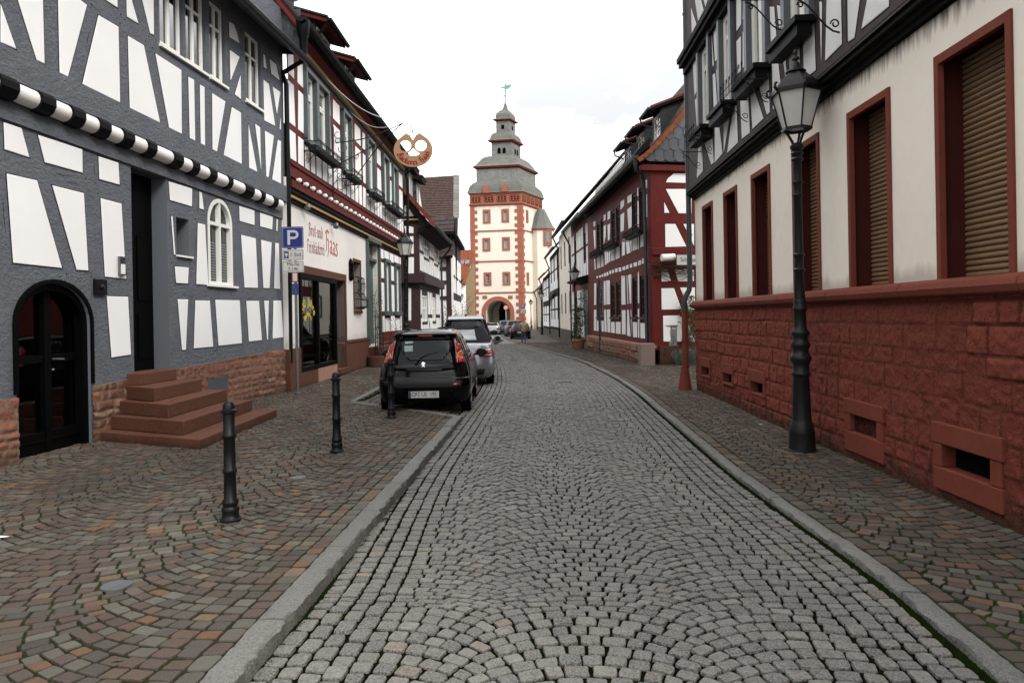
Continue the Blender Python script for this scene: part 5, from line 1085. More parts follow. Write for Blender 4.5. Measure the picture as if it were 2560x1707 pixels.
# gable wall
geave = Zof(G, 1000, 935, zBB)[1]
gz = geave
g = MB(); g.prism(G.W3([(0, .5), (gl, .5), (gl, gz), (0, gz)], -.02), G.n * .02); g.build('gable_timber_frame', M['red_timber'], hD)
gp = [[(942, 0), (1052, 0), (1170, 240), (945, 245)], [(1135, 0), (1250, 0), (1250, 240), (1232, 200)], [(905, 478), (965, 475), (1008, 608), (903, 612)], [(1045, 480), (1250, 480), (1250, 608), (1080, 610)], [(902, 680), (1038, 678), (1120, 905), (905, 908)], [(1100, 672), (1260, 672), (1260, 905), (1195, 905)], [(920, 970), (1150, 965), (1260, 1245), (925, 1245)]]
gq = [[(985, 1100), (1000, 1070), (1035, 1045), (1062, 1018), (1260, 1018), (1260, 1125), (975, 1118)], [(975, 1188), (1260, 1188), (1260, 1455), (1115, 1455)], [(958, 1325), (1020, 1450), (960, 1450)], [(960, 1518), (1055, 1518), (1085, 1566), (968, 1566)]]
panels(G, [G.T(p, zA) for p in gp] + [G.T(p, zBB) for p in gq[:3]], 'plaster_infill', M['plaster'], hD, gap=.012)
g = MB(); q = G.T([(850, 930), (1000, 930), (1000, 1000), (850, 1000)], zBB); boxF(g, G, -.35, gl, q[2][1], q[0][1], -.1, .12); boxF(g, G, .0, gl, Zof(G, 900, 330, zA)[1], Zof(G, 900, 255, zA)[1], -.02, .06); bevel_obj(g.build('gable_beam', M['red_timber'], hD), .02)
# roof: profile measured along the tiled verge
vp = G.T([(672, 872), (740, 815), (800, 770), (880, 690), (950, 610), (1020, 535), (1090, 455), (1150, 375), (1215, 275)], zBB, .25); v0 = vp[-1]; vp += [(v0[0] + 1.2, v0[1] + 1.75), (v0[0] + 2.6, v0[1] + 3.6)]
rdirv = D.u * DL
g = MB(); 
pts = [G.W(u, z, .25) for u, z in vp]; b = len(g.v)
nseg = 46
for i in range(len(pts) - 1):
    nr = 3 if i < 8 else 6
    for r in range(nr):
        p, q = pts[i].lerp(pts[i + 1], r / nr), pts[i].lerp(pts[i + 1], (r + 1) / nr)
        for k in range(nseg):
            c = rng.normal(1, .2); g.col = (.10 * c, .07 * c, .055 * c) if rng.random() < .8 else (.2 * c, .09 * c, .05 * c)
            a0 = D.u * (DL * k / nseg); a1 = D.u * (DL * (k + 1) / nseg - .02); up_ = Vector((0, 0, .03))
            g.prism([p + a0 + up_, p + a1 + up_, q + a1 + up_ * .2, q + a0 + up_ * .2], Vector((0, 0, .02)))
g.col = (.06, .05, .04)
for i in range(len(pts) - 1): g.poly([pts[i], pts[i] + rdirv, pts[i + 1] + rdirv, pts[i + 1]])
far = pts[-1] + Vector((4, 1, -5)); g.poly([pts[-1], pts[-1] + rdirv, far + rdirv, far]); g.build('roof', M['tile_brown'], hD)
g = MB()      # verge tiles: a row of overlapping orange half-round tiles
L_ = 0; cum = [0]
for i in range(len(vp) - 1): cum.append(cum[-1] + math.dist(vp[i], vp[i + 1]))
n = int(cum[-1] / .19)
for k in range(n):
    s0_, s1_ = k * cum[-1] / n, (k + 1.25) * cum[-1] / n; P = lambda s: (float(np.interp(s, cum, [p[0] for p in vp])), float(np.interp(s, cum, [p[1] for p in vp])))
    a, b = P(s0_), P(min(s1_, cum[-1])); nx_, nz_ = -(b[1] - a[1]), (b[0] - a[0]); l = math.hypot(nx_, nz_) or 1; nx_, nz_ = nx_ / l, nz_ / l; c = rng.normal(1, .13); g.col = (.44 * c, .125 * c, .05 * c)
    w0, w1 = .13, .10
    g.prism([G.W(a[0] + nx_ * .04, a[1] + nz_ * .04, .24), G.W(a[0] - nx_ * w0 * .6, a[1] - nz_ * w0 * .6, .24), G.W(a[0] * .35 + b[0] * .65 - nx_ * w0 * .9, a[1] * .35 + b[1] * .65 - nz_ * w0 * .9, .24), G.W(b[0] - nx_ * w1 * .3, b[1] - nz_ * w1 * .3, .235), G.W(b[0] + nx_ * .03, b[1] + nz_ * .03, .235)], G.n * .05)
g.build('verge_tiles', M['tile_red'], hD)
def slate_ok(u, v):
    zt = float(np.interp(u, [p[0] for p in vp], [p[1] for p in vp])); return v < zt - .14
g = MB(); zb0 = Zof(G, 1000, 888, zBB, .2)[1]; rows = 15; hh = .36
g.col = (.05, .055, .065); g.prism(G.W3([(-.0, zb0), (gl, zb0), (gl, vp[-2][1])] + [(p[0] + .1, p[1] - .05) for p in vp[::-1][3:-1]], .10), G.n * .04)
for r in range(rows):
    for c in range(22):
        u0 = -.6 + (c + (r % 2) * .5) * .33; 
        if u0 < vp[0][0]: continue
        pts2 = [(u0 + .36, (r + 1.4) * hh), (u0, (r + 1.4) * hh)] + [(u0 - .02 + .38 * i / 8, r * hh + hh * .75 * (1 - math.sin(math.pi * (.12 + .62 * i / 8)) ** .7)) for i in range(9)]
        if not all(slate_ok(p[0], zb0 + p[1]) for p in pts2) :
            pts2 = [(p[0], min(p[1], float(np.interp(p[0], [q[0] for q in vp], [q[1] for q in vp])) - .13 - zb0)) for p in pts2]
            if not slate_ok(u0 + .3, zb0 + r * hh + .1): continue
        k = rng.normal(1, .16); g.col = (.075 * k, .084 * k, .10 * k); lean = .02
        P3 = [G.W(u, zb0 + v, .15 + lean * (1 - min(1, max(0, (v - r * hh) / (hh * 1.4))))) for u, v in pts2]; g.prism(P3, G.n * .006, cap_back=False)
g.build('slate_gable', M['slate'], hD)
# gutter + downpipe + eave boards
gv = D.px(1577, 402, .5); dgz = gv[1]
g = MB(); gutter(g, D, -.2, DL + .1, dgz, .48, .085); g.build('gutter', M['zinc'], hD, smooth=50)
g = MB(); g.prism([D.W(0, dgz + .02, .40), D.W(0, 7.0, .0), D.W(0, 7.3, .0), D.W(0, dgz + .15, .45)], D.u * DL); boxF(g, D, 0, DL, 6.55, 6.85, .0, .12); g.build('eaves_boards', M['black_timber'], hD)
g = MB(); g.tube([D.W(-.05, dgz - .05, .48), D.W(-.05, dgz - .35, .48), D.W(.05, dgz - .42, .44), D.W(.2, dgz - .5, .25), D.W(.42, dgz - .75, .12), D.W(.45, dgz - 1.0, .10), D.W(.45, .6, .10), D.W(.45, .3, .3)], .06, 10); g.build('downpipe', M['zinc'], hD, smooth=50)
# flower rails at upper windows, beam ends
for a, b in ((uw_[0][0] if uw_[0][0] < uw_[1][0] else uw_[1][0], 0),): pass
for grp in ((0, 1), (2, 3), (4, 5)):
    a = min(uw_[k][0] for k in grp); b = max(uw_[k][1] for k in grp); g = MB()
    for z in (uz0_ - .18, uz0_ - .02, uz0_ + .1): g.tube([D.W(a - .25, z, .05), D.W(a - .25, z, .32), D.W(b + .25, z, .32), D.W(b + .25, z, .05)], .014, 4)
    n = 16
    for i in range(n + 1): u = a - .25 + (b - a + .5) * i / n; g.tube([D.W(u, uz0_ - .18, .32), D.W(u, uz0_ + .1, .32)], .01, 4)
    boxF(g, D, a - .1, b + .1, uz0_ - .17, uz0_ - .03, .06, .26); g.build('flower_rail', M['wrought'], hD)
# stone foot with a concrete end pier
SF_ = Fac((4.49, 22.7), (3.955, 34.5), 'R')
rd = lambda a, b: ((.21, .105, .075) if a < .4 else (.17, .125, .095) if a < .7 else (.13, .075, .06) if a < .9 else (.26, .17, .12))
rubble(D, .3, DL - .9, lambda u: -.25, lambda u: .62 - .008 * u, hD, colf=rd, rowh=.30, blk=.42, d=.34, mortar=(.13, .095, .07), rough=.035, name='stone_foot', jd=.03, wav=.02)
g = MB(); q = D.W(.05, 0, .22); g.box((q.x, q.y, .30), (.46, .5, .84)); bevel_obj(g.build('end_pier', mat('washed_concrete', (.20, .14, .12), .9, spots=(160, (.36, .30, .27), .55), bump=[(120, .8, .006)]), hD), .015)
g = MB(); boxF(g, G, .2, gl, -.1, .62, -.1, .06); g.build('gable_foot', M['rubble'], hD); 
g = MB(); boxF(g, D, .0, DL - .9, .56, .66, -.1, .30); g.build('foot_ledge', mat('foot_ledge_stone', (.28, .16, .12), .85, bump=[(30, .5, .01)]), hD)
# teal gate with arched panel at the far end
td0, td1 = DL - .95, DL - .05
shell(D, 1.2, DL, .3, 7.2, 8, hD, M['red_timber'])
# dormers
for k, ((x0, x1), (ytop, ybot)) in enumerate((((845, 912), (352, 605)), ((668, 740), (560, 790)), ((535, 595), (722, 920)))):
    off = -(.95)
    a, b = sorted((D.T([(x0, (ytop + ybot) / 2)], zBB, off)[0][0], D.T([(x1, (ytop + ybot) / 2)], zBB, off)[0][0])); zt_ = D.T([(x1, ytop)], zBB, off)[0][1]; zb_ = D.T([(x1, ybot)], zBB, off)[0][1]
    if k: zt_, zb_ = dz_keep
    dz_keep = (zt_, zb_)
    g = MB(); g.prism([D.W(a - .12, zb_ - .3, off), D.W(a - .12, zt_ + .12, off), D.W(a - .12, zt_ + 1.1, off - 2.6), D.W(a - .12, zt_ - .2, off - 2.6)], D.u * .1); g.prism([D.W(b + .02, zb_ - .3, off), D.W(b + .02, zt_ + .12, off), D.W(b + .02, zt_ + 1.1, off - 2.6), D.W(b + .02, zt_ - .2, off - 2.6)], D.u * .1); boxF(g, D, a - .12, b + .12, zt_, zt_ + .1, off - .1, off); boxF(g, D, a - .12, b + .12, zb_ - .3, zb_, off - .1, off + .02)
    o = g.build('dormer', M['slate'], hD); window(D, a, b, zb_, zt_, off - .02, o, M['white_frame'], M['glass_grey'], nx=2, nz=3, fw=.06)
    g = MB()
    for c in range(9):
        kk = rng.normal(1, .15); g.col = (.30 * kk, .09 * kk, .05 * kk); u0 = a - .3 + (b - a + .6) * c / 9; g.prism([D.W(u0, zt_ + .10, off + .35), D.W(u0, zt_ + .16, off + .38), D.W(u0, zt_ + 1.35, off - 2.8), D.W(u0, zt_ + 1.25, off - 2.8)], D.u * ((b - a + .6) / 9 - .01))
    g.build('dormer_tiles', M['tile_red'], o)
    g = MB(); g.prism([D.W(a - .28, zt_ + .02, off + .36), D.W(a - .28, zt_ + .11, off + .36), D.W(a - .28, zt_ + 1.24, off - 2.7), D.W(a - .28, zt_ + 1.1, off - 2.7)], D.u * (b - a + .56)); g.build('dormer_soffit', M['black_timber'], o)
    g = MB(); gutter(g, D, a - .3, b + .3, zt_ + .10, off + .42, .06); g.tube([D.W(b + .25, zt_ + .05, off + .42), D.W(b + .25, zt_ - .12, off + .40), D.W(b + .2, zt_ - .22, off + .15), D.W(b + .15, zt_ - .3, off + .03)], .035, 8); g.build('gutter', M['zinc'], o, smooth=50)
g = MB()
for zz_ in (dz_keep[1] - .55, dz_keep[1] - .35, dz_keep[1] - .15): g.tube([D.W(.6, zz_, -.25), D.W(DL - 1, zz_, -.25)], .012, 4)
for i in range(60): u = .6 + (DL - 1.6) * i / 60; g.tube([D.W(u, dz_keep[1] - .6, -.25), D.W(u, dz_keep[1] - .15, -.25)], .008, 4)
g.build('snow_guard', M['zinc'], hD)
# ================================================================ further houses
def timber_house(F, name, label, u1, zs, ze, mt, floors, mwall=None, nwin=2, depth=8, over=.4, pitch=48, mroof=None, sp=.5, seed=1, wframe=None, base=None, gutter_m=None, half=True, ridge=4.5, wbars=(2, 3), jet=0):
    rr = random.Random(seed); h = thing(name, label, 'house', tuple(F.W(u1 / 2, 0, -.5)))
    pn = []; holes = []; wn = []
    for fi, (za, zb_) in enumerate(floors):
        hgt = zb_ - za; w0, w1 = za + hgt * .32, za + hgt * .86; step = u1 / nwin; ww = min(.95, step * .42); spans = []
        for i in range(nwin):
            c = step * (i + .5); spans.append((c - ww / 2, c + ww / 2)); holes.append(rect(c - ww / 2, c + ww / 2, w0, w1)); wn.append((c - ww / 2, c + ww / 2, w0, w1))
        ed = [0.05] + [x for s_ in spans for x in s_] + [u1 - .05]
        for i in range(0, len(ed), 2):
            a, b = ed[i] + .05, ed[i + 1] - .05; n = max(1, int((b - a) / sp)); mid = za + hgt * .58
            for k in range(n):
                x0 = a + (b - a) * k / n + .05; x1 = a + (b - a) * (k + 1) / n - .05; t = rr.choice((-.08, 0, .08))
                if x1 - x0 < .07: continue
                pn += [[(x0 - t, za + .12), (x1 - t, za + .12), (x1, mid - .07), (x0, mid - .07)], [(x0, mid + .07), (x1, mid + .07), (x1 + t, zb_ - .12), (x0 + t, zb_ - .12)]]
        for a, b in spans: 
            for k in range(2): x0 = a + (b - a) * k / 2 + .04; pn.append(rect(x0, x0 + (b - a) / 2 - .08, za + .12, w0 - .12))
    wall(F, [(0, zs), (u1, zs), (u1, ze), (0, ze)], holes, 'front_wall' if not half else 'timber_frame', mt, h, depth=.15)
    if half: panels(F, pn, 'plaster_infill', M['plaster'], h, joint=False)
    for a, b, c, d in wn: window(F, a, b, c, d, -.03, h, wframe or M['white_frame'], nx=wbars[0], nz=wbars[1], fw=.07, bar=.03)
    g = MB(); boxF(g, F, 0, u1, -.6, zs, -.1, .05); g.build('foot', base or M['sandstone'], h)
    if jet: g = MB(); z = floors[1][0]; boxF(g, F, 0, u1, z - .32, z + .05, 0, .35); g.build('jetty_beam', mt, h)
    roof(F, -.1, u1 + .1, ze - .05, over, -ridge, math.radians(pitch), mroof or M['tile_brown'], h, rows=.5, tile=.6, colf=lambda: tuple(k * rng.normal(1, .15) for k in (.085, .055, .045)) if (mroof or M['tile_brown']) is M['tile_brown'] else tuple(k * rng.normal(1, .15) for k in (.05, .055, .063)))
    g = MB(); gutter(g, F, -.1, u1 + .1, ze - .02, over + .05, .09); g.tube([F.W(u1 - .1, ze - .1, over), F.W(u1 - .1, ze - .5, over * .6), F.W(u1 - .1, ze - .9, .1), F.W(u1 - .1, 0, .1)], .055, 8); g.build('gutter', gutter_m or M['zinc_black'], h, smooth=50)
    shell(F, 0, u1, -.5, ze, depth, h, mwall or M['plaster_shop'])
    g = MB()
    for u in (0.0, u1 - .12): zr = (over + ridge) * math.tan(math.radians(pitch)); g.prism([F.W(u, ze - .1, 0), F.W(u, ze - .15 + zr, -ridge), F.W(u, ze - .1, -2 * ridge)], F.u * .12)
    g.build('gable_top', mwall or M['plaster'], h)
    return h
# right row beyond the oxblood house
def chain(P, Q, side='R'): return Fac(P, Q, side)
E1 = chain((4.05, 36.3), (3.78, 44.5)); hE = timber_house(E1, 'timbered_house', 'narrow oxblood timbered house between the slate-gabled house and the plain beige one', E1.L, .1, 6.9, M['red_timber'], [(.3, 3.2), (3.6, 6.6)], nwin=2, sp=.34, seed=3, wframe=M['brown_frame'], over=.5, pitch=46, gutter_m=M['zinc'])
g = MB(); boxF(g, E1, -.05, 2.1, -.3, 3.3, .0, .10); g.build('gate_frame', M['red_timber'], hE)
g = MB(); boxF(g, E1, .25, 1.85, -.3, 2.95, .09, .12); g.lathe([(.0, 0), (.40, 0), (.40, .02), (.0, .02)], 18, E1.W(1.05, 2.3, .13), Matrix.Rotation(math.pi / 2, 4, 'Y'), caps=False)
for a, b in ((.35, .95), (1.15, 1.75)): boxF(g, E1, a, b, .0, 1.0, .12, .15); boxF(g, E1, a, b, 1.15, 1.85, .12, .15)
g.build('teal_gate', M['teal_door'], hE)
g = MB(); g.prism([E1.W(0, 3.35, .0), E1.W(0, 3.45, .75), E1.W(0, 3.55, .75), E1.W(0, 3.75, .0)], E1.u * 4.2); g.build('canopy', M['black_timber'], hE)
F1 = chain((3.78, 44.5), (3.66, 54)); hF = timber_house(F1, 'beige_house', 'plain beige plastered house with narrow dark windows and grey foot', F1.L, .7, 7.6, M['plaster_beige'], [(.9, 3.6), (4.0, 7.2)], nwin=3, half=False, wframe=M['black_timber'], base=M['ground'], over=.45, seed=4, wbars=(1, 2))
G1 = chain((3.66, 54), (3.5, 64.5)); hG = timber_house(G1, 'timbered_house', 'dark brown timbered house with carved wavy door lintel beyond the beige house', G1.L, .5, 6.9, M['black_timber'], [(.6, 3.3), (3.7, 6.6)], nwin=3, sp=.5, seed=5, wframe=M['black_timber'], base=M['ground'])
g = MB(); pts = [G1.W(4.2 + i * .25, 3.35 + .22 * math.sin(i * .9), .15) for i in range(22)]; g.tube(pts, .11, 6); g.build('carved_lintel', M['brown_timber'], hG)
H1 = chain((3.5, 64.5), (3.35, 76)); hH = timber_house(H1, 'timbered_house', 'low timbered house with a sagging mossy roof, second last before the tower', H1.L, .4, 5.6, M['black_timber'], [(.5, 2.7), (3.0, 5.3)], nwin=3, sp=.55, seed=6, wframe=M['white_frame'], base=M['ground'])
I1 = chain((3.4, 76), (3.1, 86)); hI = timber_house(I1, 'cream_house', 'small cream house with yellowish door, last on the right before the tower', I1.L, .4, 4.6, mat('pale_yellow_plaster', (.55, .50, .38), .9), [(.5, 2.4), (2.6, 4.4)], nwin=3, half=False, seed=7, wframe=M['white_frame'], base=M['ground'])
# ---------------------------------------------------------------- left row beyond the bakery
J = Fac((-4.2, 32.6), (-4.12, 40.9), 'L'); hJ = thing('timbered_house', 'dark brown timbered house jettied over the street, left behind the old lamp post', 'house', tuple(J.W(4, 0, -1)))
ZJ = (960, 400, 3.5625); JG = Fac((-7.2, 32.55), (-4.2, 32.6), 'L')
wj = [(345, 385), (445, 470)]; jw = [tuple(J.T([(a, 780), (b, 780)], ZJ)[k][0] for k in (0, 1)) for a, b in ((352, 402), (443, 480))]
gw_ = [tuple(J.T([(a, 1300), (b, 1300)], ZJ)[k][0] for k in (0, 1)) for a, b in ((337, 388), (430, 462))]
jz = lambda x, y: J.T([(x, y)], ZJ)[0][1]
zu0, zu1, zl0_, zl1_ = jz(400, 885), jz(352, 665), jz(340, 1440), jz(340, 1200)
wall(J, [(0, 0), (J.L, 0), (J.L, 6.1), (0, 6.1)], [rect(a, b, zu0, zu1) for a, b in jw] + [rect(a, b, zl0_, zl1_) for a, b in gw_], 'timber_frame', M['brown_timber'], hJ, depth=.12)
for a, b in jw: window(J, a, b, zu0, zu1, -.02, hJ, M['white_frame'], M['glass_grey'], nx=3, nz=2, fw=.1, bar=.09)
for a, b in gw_: window(J, a, b, zl0_, zl1_, -.02, hJ, M['white_frame'], M['glass_grey'], nx=3, nz=2, fw=.1, bar=.09)
pj = []
rr = random.Random(9)
def fillrow(pn, a, b, z0, z1, sp=.34, tilt=.10):
    n = max(1, int((b - a) / sp)); 
    for k in range(n):
        x0 = a + (b - a) * k / n + .05; x1 = a + (b - a) * (k + 1) / n - .05; t = rr.choice((-tilt, 0, tilt)); pn.append([(x0 - t / 2, z0), (x1 - t / 2, z0), (x1 + t / 2, z1), (x0 + t / 2, z1)])
for zlo, zhi, ws in ((3.75, 6.0, jw), (.6, 3.2, gw_)):
    ed = [.15] + [x for w_ in ws for x in w_] + [J.L - .1]
    for i in range(0, len(ed), 2):
        a, b = ed[i], ed[i + 1]
        if b - a > .3: fillrow(pj, a, b, zlo + .1, zlo + (zhi - zlo) * .40); fillrow(pj, a, b, zlo + (zhi - zlo) * .47, zhi - .25)
    for a, b in ws: fillrow(pj, a, b, zlo + .1, (zu0 if zlo > 1 else zl0_) - .15)
panels(J, pj, 'plaster_infill', M['plaster'], hJ, joint=False)
pg = [[(180, 520), (180, 420), (190, 400), (215, 420), (275, 518)], [(182, 590), (182, 650), (262, 652), (262, 600), (230, 590)], [(230, 680), (262, 680), (265, 835), (240, 835)], [(205, 868), (266, 866), (266, 1035), (218, 1035)], [(218, 1140), (242, 1145), (242, 1430), (218, 1430)]]
g = MB(); q = JG.T([(322, 530), (322, 1060), (308, 1450)], ZJ); _z = J.px(1073, 549, .75)[1]; g.prism(JG.W3([(0, 0), (JG.L, 0), (JG.L, _z - .25), (JG.L + .62, _z - .02), (JG.L, _z + .74), (0, _z + .74 + 3 * 1.19)], -.1), JG.n * .1); g.build('gable_frame', M['brown_timber'], hJ)
panels(JG, [JG.T(p, ZJ) for p in pg], 'plaster_infill', M['plaster'], hJ, joint=False)
g = MB(); zj = jz(330, 1075); boxF(g, J, -.1, J.L, zj - .12, zj + .30, -.05, .28); boxF(g, JG, 0, JG.L + .25, zj - .12, zj + .30, -.05, .28 + .002); g.build('jetty_beam', M['brown_timber'], hJ)
g = MB(); boxF(g, JG, .0, JG.L, 6.0, 6.12, -.02, .06); boxF(g, JG, 0, JG.L, 6.2, 6.3, -.02, .09); g.build('gable_moulding', M['black_timber'], hJ); g = MB(); boxF(g, JG, 0, JG.L, 6.12, 6.2, -.02, .08); g.build('gold_line', M['gold'], hJ)
jr = J.px(1073, 549, .75); jez = jr[1]
roof(J, -.35, J.L + .3, jez + .05, .72, -4.6, math.radians(50), M['tile_brown'], hJ, rows=.3, tile=.3, colf=lambda: tuple(k * rng.normal(1, .15) for k in (.10, .05, .04)))
g = MB(); zr = (5.3) * math.tan(math.radians(50))
for k in range(20):
    c = rng.normal(1, .12); g.col = (.32 * c, .085 * c, .045 * c); f0, f1 = k / 20, (k + 1.15) / 20; z0, z1 = jez + zr * f0, jez + zr * f1; d0, d1 = .74 - 5.3 * f0, .74 - 5.3 * f1; g.prism([J.W(-.42, z0 + .16, d0), J.W(-.42, z0 - .12, d0), J.W(-.42, z1 - .12, d1), J.W(-.42, z1 + .16, d1)], J.u * .12)
g.build('verge_tiles', M['tile_red'], hJ)
g = MB(); gutter(g, J, -.3, J.L + .3, jez, .78, .09); g.tube([J.W(J.L - .4, jez - .05, .75), J.W(J.L - .3, jez - .4, .6), J.W(J.L + .1, jez - .75, .15), J.W(J.L + .12, jez - 1.1, .1), J.W(J.L + .12, 0, .1)], .06, 8); g.build('gutter', M['zinc'], hJ, smooth=50)
g = MB(); g.prism([J.W(-.2, jez - .08, .68), J.W(-.2, jez - .35, .02), J.W(-.2, jez - .1, .0), J.W(-.2, jez + .03, .68)], J.u * (J.L + .4)); g.build('eaves_boards', M['black_timber'], hJ)
shell(J, .05, J.L, 0, 6, 8, hJ, M['brown_timber'])
for k, (ua, ub) in enumerate(((.9, 1.9), (3.4, 4.4))):
    df = -.55; zb_ = jez + .05 + (.72 - df) * math.tan(math.radians(50)) - .25; zt_ = zb_ + 1.5; g = MB(); g.prism([J.W(ua, zb_, df), J.W(ua, zt_, df), J.W(ua, zt_ + .1, df - 1.7)], J.u * (ub - ua)); o = g.build('dormer', M['slate'], hJ); window(J, ua + .1, ub - .1, zb_ + .25, zt_ - .1, df + .02, o, M['white_frame'], nx=2, nz=1)
    g = MB(); g.prism([J.W(ua - .2, zt_ - .12, df + .3), J.W(ua - .2, zt_ + .1, df + .35), J.W(ua - .2, zt_ + .75, df - 1.9), J.W(ua - .2, zt_ + .5, df - 1.9)], J.u * (ub - ua + .4)); g.build('dormer_roof', M['black_timber'], o); g = MB(); g.col = (.3, .09, .05); g.prism([J.W(ua - .22, zt_ + .105, df + .37), J.W(ua - .22, zt_ + .15, df + .37), J.W(ua - .22, zt_ + .81, df - 1.9), J.W(ua - .22, zt_ + .77, df - 1.9)], J.u * (ub - ua + .44)); g.build('dormer_tiles', M['tile_red'], o)
    scales(lambda u, v, o_: J.W(ua - .01 - o_, zb_ + v, df - u) if v < 1.5 - 0 else J.W(ua, zb_ + v - .4, df - u), 5, 6, .22, .22, M['slate'], o, 'slate_cheek')
# tall hipped house behind, roof towards us
K1 = Fac((-4.1, 41.2), (-4.3, 52), 'L'); hK = thing('tall_house', 'tall house with two brown tiled roof slopes facing the street mouth', 'house', tuple(K1.W(4, 0, -2)))
def tiled(P4, nr, nc, m, parent, name, base=(.085, .052, .045)):
    a, b, c, d = [Vector(p) for p in P4]; g = MB(); n = (b - a).cross(d - a).normalized()
    if n.y > 0: n = -n
    for r in range(nr):
        for k in range(nc):
            o_ = (r % 2) * .5; P = lambda s, t: (a.lerp(b, s)).lerp(d.lerp(c, s), t); s0, s1 = max(0, (k + o_ - .5) / (nc - .5)), min(1, (k + .94 + o_ - .5) / (nc - .5)); v = rng.normal(1, .15); g.col = tuple(q * v for q in base)
            if s1 <= s0: continue
            g.prism([P(s0, r / nr) + n * .05, P(s1, r / nr) + n * .05, P(s1, (r + 1.1) / nr) + n * .01, P(s0, (r + 1.1) / nr) + n * .01], n * .02)
    g.col = tuple(q * .5 for q in base); g.prism([a, b, c, d], n * -.15); return g.build(name, m, parent)
KY0, KY1 = 49.0, 53.5
a, b = atY(1058, 541, KY0), atY(1133, 545, KY0); c, d = atY(1134, 440, KY1), atY(1045, 446, KY1); tiled((a, b, c, d), 24, 26, M['tile_brown'], hK, 'roof')
b2 = atY(1148, 452, KY1 + 1); g = MB(); 
for k in range(30):
    f0, f1 = k / 30, (k + 1.2) / 30; p, q = b.lerp(c, f0), b.lerp(c, f1); v = rng.normal(1, .3); g.col = (.17 * v, .17 * v, .15 * v); g.prism([p, p + Vector((.42, .15, 0)), q + Vector((.42, .15, 0)), q], (0, 0, .08))
g.build('mossy_verge', M['kerb'], hK)
g = MB(); e0 = atY(1148, 452, KY1 + .5); e1_ = atY(1143, 620, KY0 + .8); e2_ = atY(1141, 760, KY0 + .8); g.prism([b + Vector((0, .3, 0)), c + Vector((0, .3, 0)), e0, e1_, e2_, Vector((b.x, b.y + .3, 0))], Vector((-.05, .3, 0))); g.build('side_wall', M['black_timber'], hK)
a2, b2, c2, d2 = atY(1085, 645, 44.6), atY(1131, 640, 44.6), atY(1135, 541, 48.2), atY(1070, 545, 48.2); tiled((a2, b2, c2, d2), 9, 14, M['tile_brown'], hK, 'lower_roof', (.055, .042, .042))
g = MB(); yk = 45.2; p0, p1 = atY(1098, 640, yk), atY(1131, 640, yk); g.prism([(p0.x - 3, yk, -.4), (p1.x, yk, -.4), (p1.x, yk, p1.z), (p0.x - 3, yk, p1.z)], (0, .3, 0)); g.build('front_wall', M['plaster'], hK)
g = MB()
q0, q1 = atY(1116, 700, yk - .05), atY(1128, 700, yk - .05); g.prism([(q0.x, yk - .05, 0), (q1.x, yk - .05, 0), (q1.x, yk - .05, p1.z), (q0.x, yk - .05, p1.z)], (0, .1, 0))
for y_ in (672, 706, 745): p = atY(1100, y_, yk - .04); g.prism([(p0.x - .5, yk - .045, p.z - .12), (q0.x, yk - .045, p.z - .12), (q0.x, yk - .045, p.z + .12), (p0.x - .5, yk - .045, p.z + .12)], (0, .1, 0))
g.build('timber_posts', M['brown_timber'], hK)
K2 = Fac((q1.x, yk), (q1.x - .15, 56), 'L'); wall(K2, [(0, -.3), (K2.L, -.3), (K2.L, 7.0), (0, 7.0)], [], 'street_wall', M['brown_timber'], hK); pk = []
fillrow(pk, .2, K2.L, .6, 1.6, .5); fillrow(pk, .2, K2.L, 1.8, 2.8, .5); fillrow(pk, .2, K2.L, 3.3, 4.3, .5); fillrow(pk, .2, K2.L, 4.5, 5.8, .5); panels(K2, pk, 'plaster_infill', M['plaster'], hK, joint=False)
for i in range(3):
    for z in (1.4, 4.2): window(K2, 1.2 + i * 3, 2.1 + i * 3, z, z + 1.3, .02, hK, M['white_frame'], nx=2, nz=2)
g = MB(); boxF(g, K2, -.3, K2.L, 6.9, 7.1, -2.5, .35); g.build('eaves_boards', M['black_timber'], hK)
L1 = chain((-4.9, 57), (-5.3, 69), 'L'); hL = timber_house(L1, 'white_house', 'white house with dark eaves beyond the tall tiled house on the left', L1.L, .3, 5.3, M['plaster'], [(.4, 2.7), (3.0, 5.1)], nwin=3, half=False, seed=11, wframe=M['black_timber'], over=.5)
OX = thing('orange_roofed_house', 'house with bright orange tiled roof, skylight and ochre wall beside the tower', 'house', (-9, 88, 0))
a, b, c, d = atY(1130, 700, 82), atY(1163, 712, 82), atY(1187, 625, 88), atY(1150, 626, 88); tiled((a, b, c, d), 18, 14, M['tile_red'], OX, 'roof', (.40, .115, .055))
g = MB(); e = atY(1190, 640, 86); q0, q1 = atY(1150, 745, 83), atY(1186, 655, 86.5); g.prism([(b.x - .3, 82.8, -.4), (q1.x, 86.5, -.4), (q1.x, 86.5, q1.z), (b.x - .3, 82.8, b.z - .2)], (-.2, .2, 0)); g.build('ochre_wall', mat('ochre_plaster', (.23, .17, .10), .9), OX)
g = MB(); g.prism([(a.x - 2, 82.7, -.4), (b.x, 82.7, -.4), (b.x, 82.7, b.z), (a.x - 2, 82.7, b.z)], (0, .3, 0)); g.build('front_wall', M['plaster'], OX)
for x in (1153, 1165): g = MB(); p = (a.lerp(b, .55)).lerp(d.lerp(c, .55), .55) + Vector(((x - 1159) * .05, -.12, .12)); g.prism([p + Vector((-.22, 0, -.15)), p + Vector((.22, 0, -.15)), p + Vector((.32, .5, .35)), p + Vector((-.12, .5, .35))], (0, -.05, .05)); g.build('skylight', M['glass_grey'], OX)

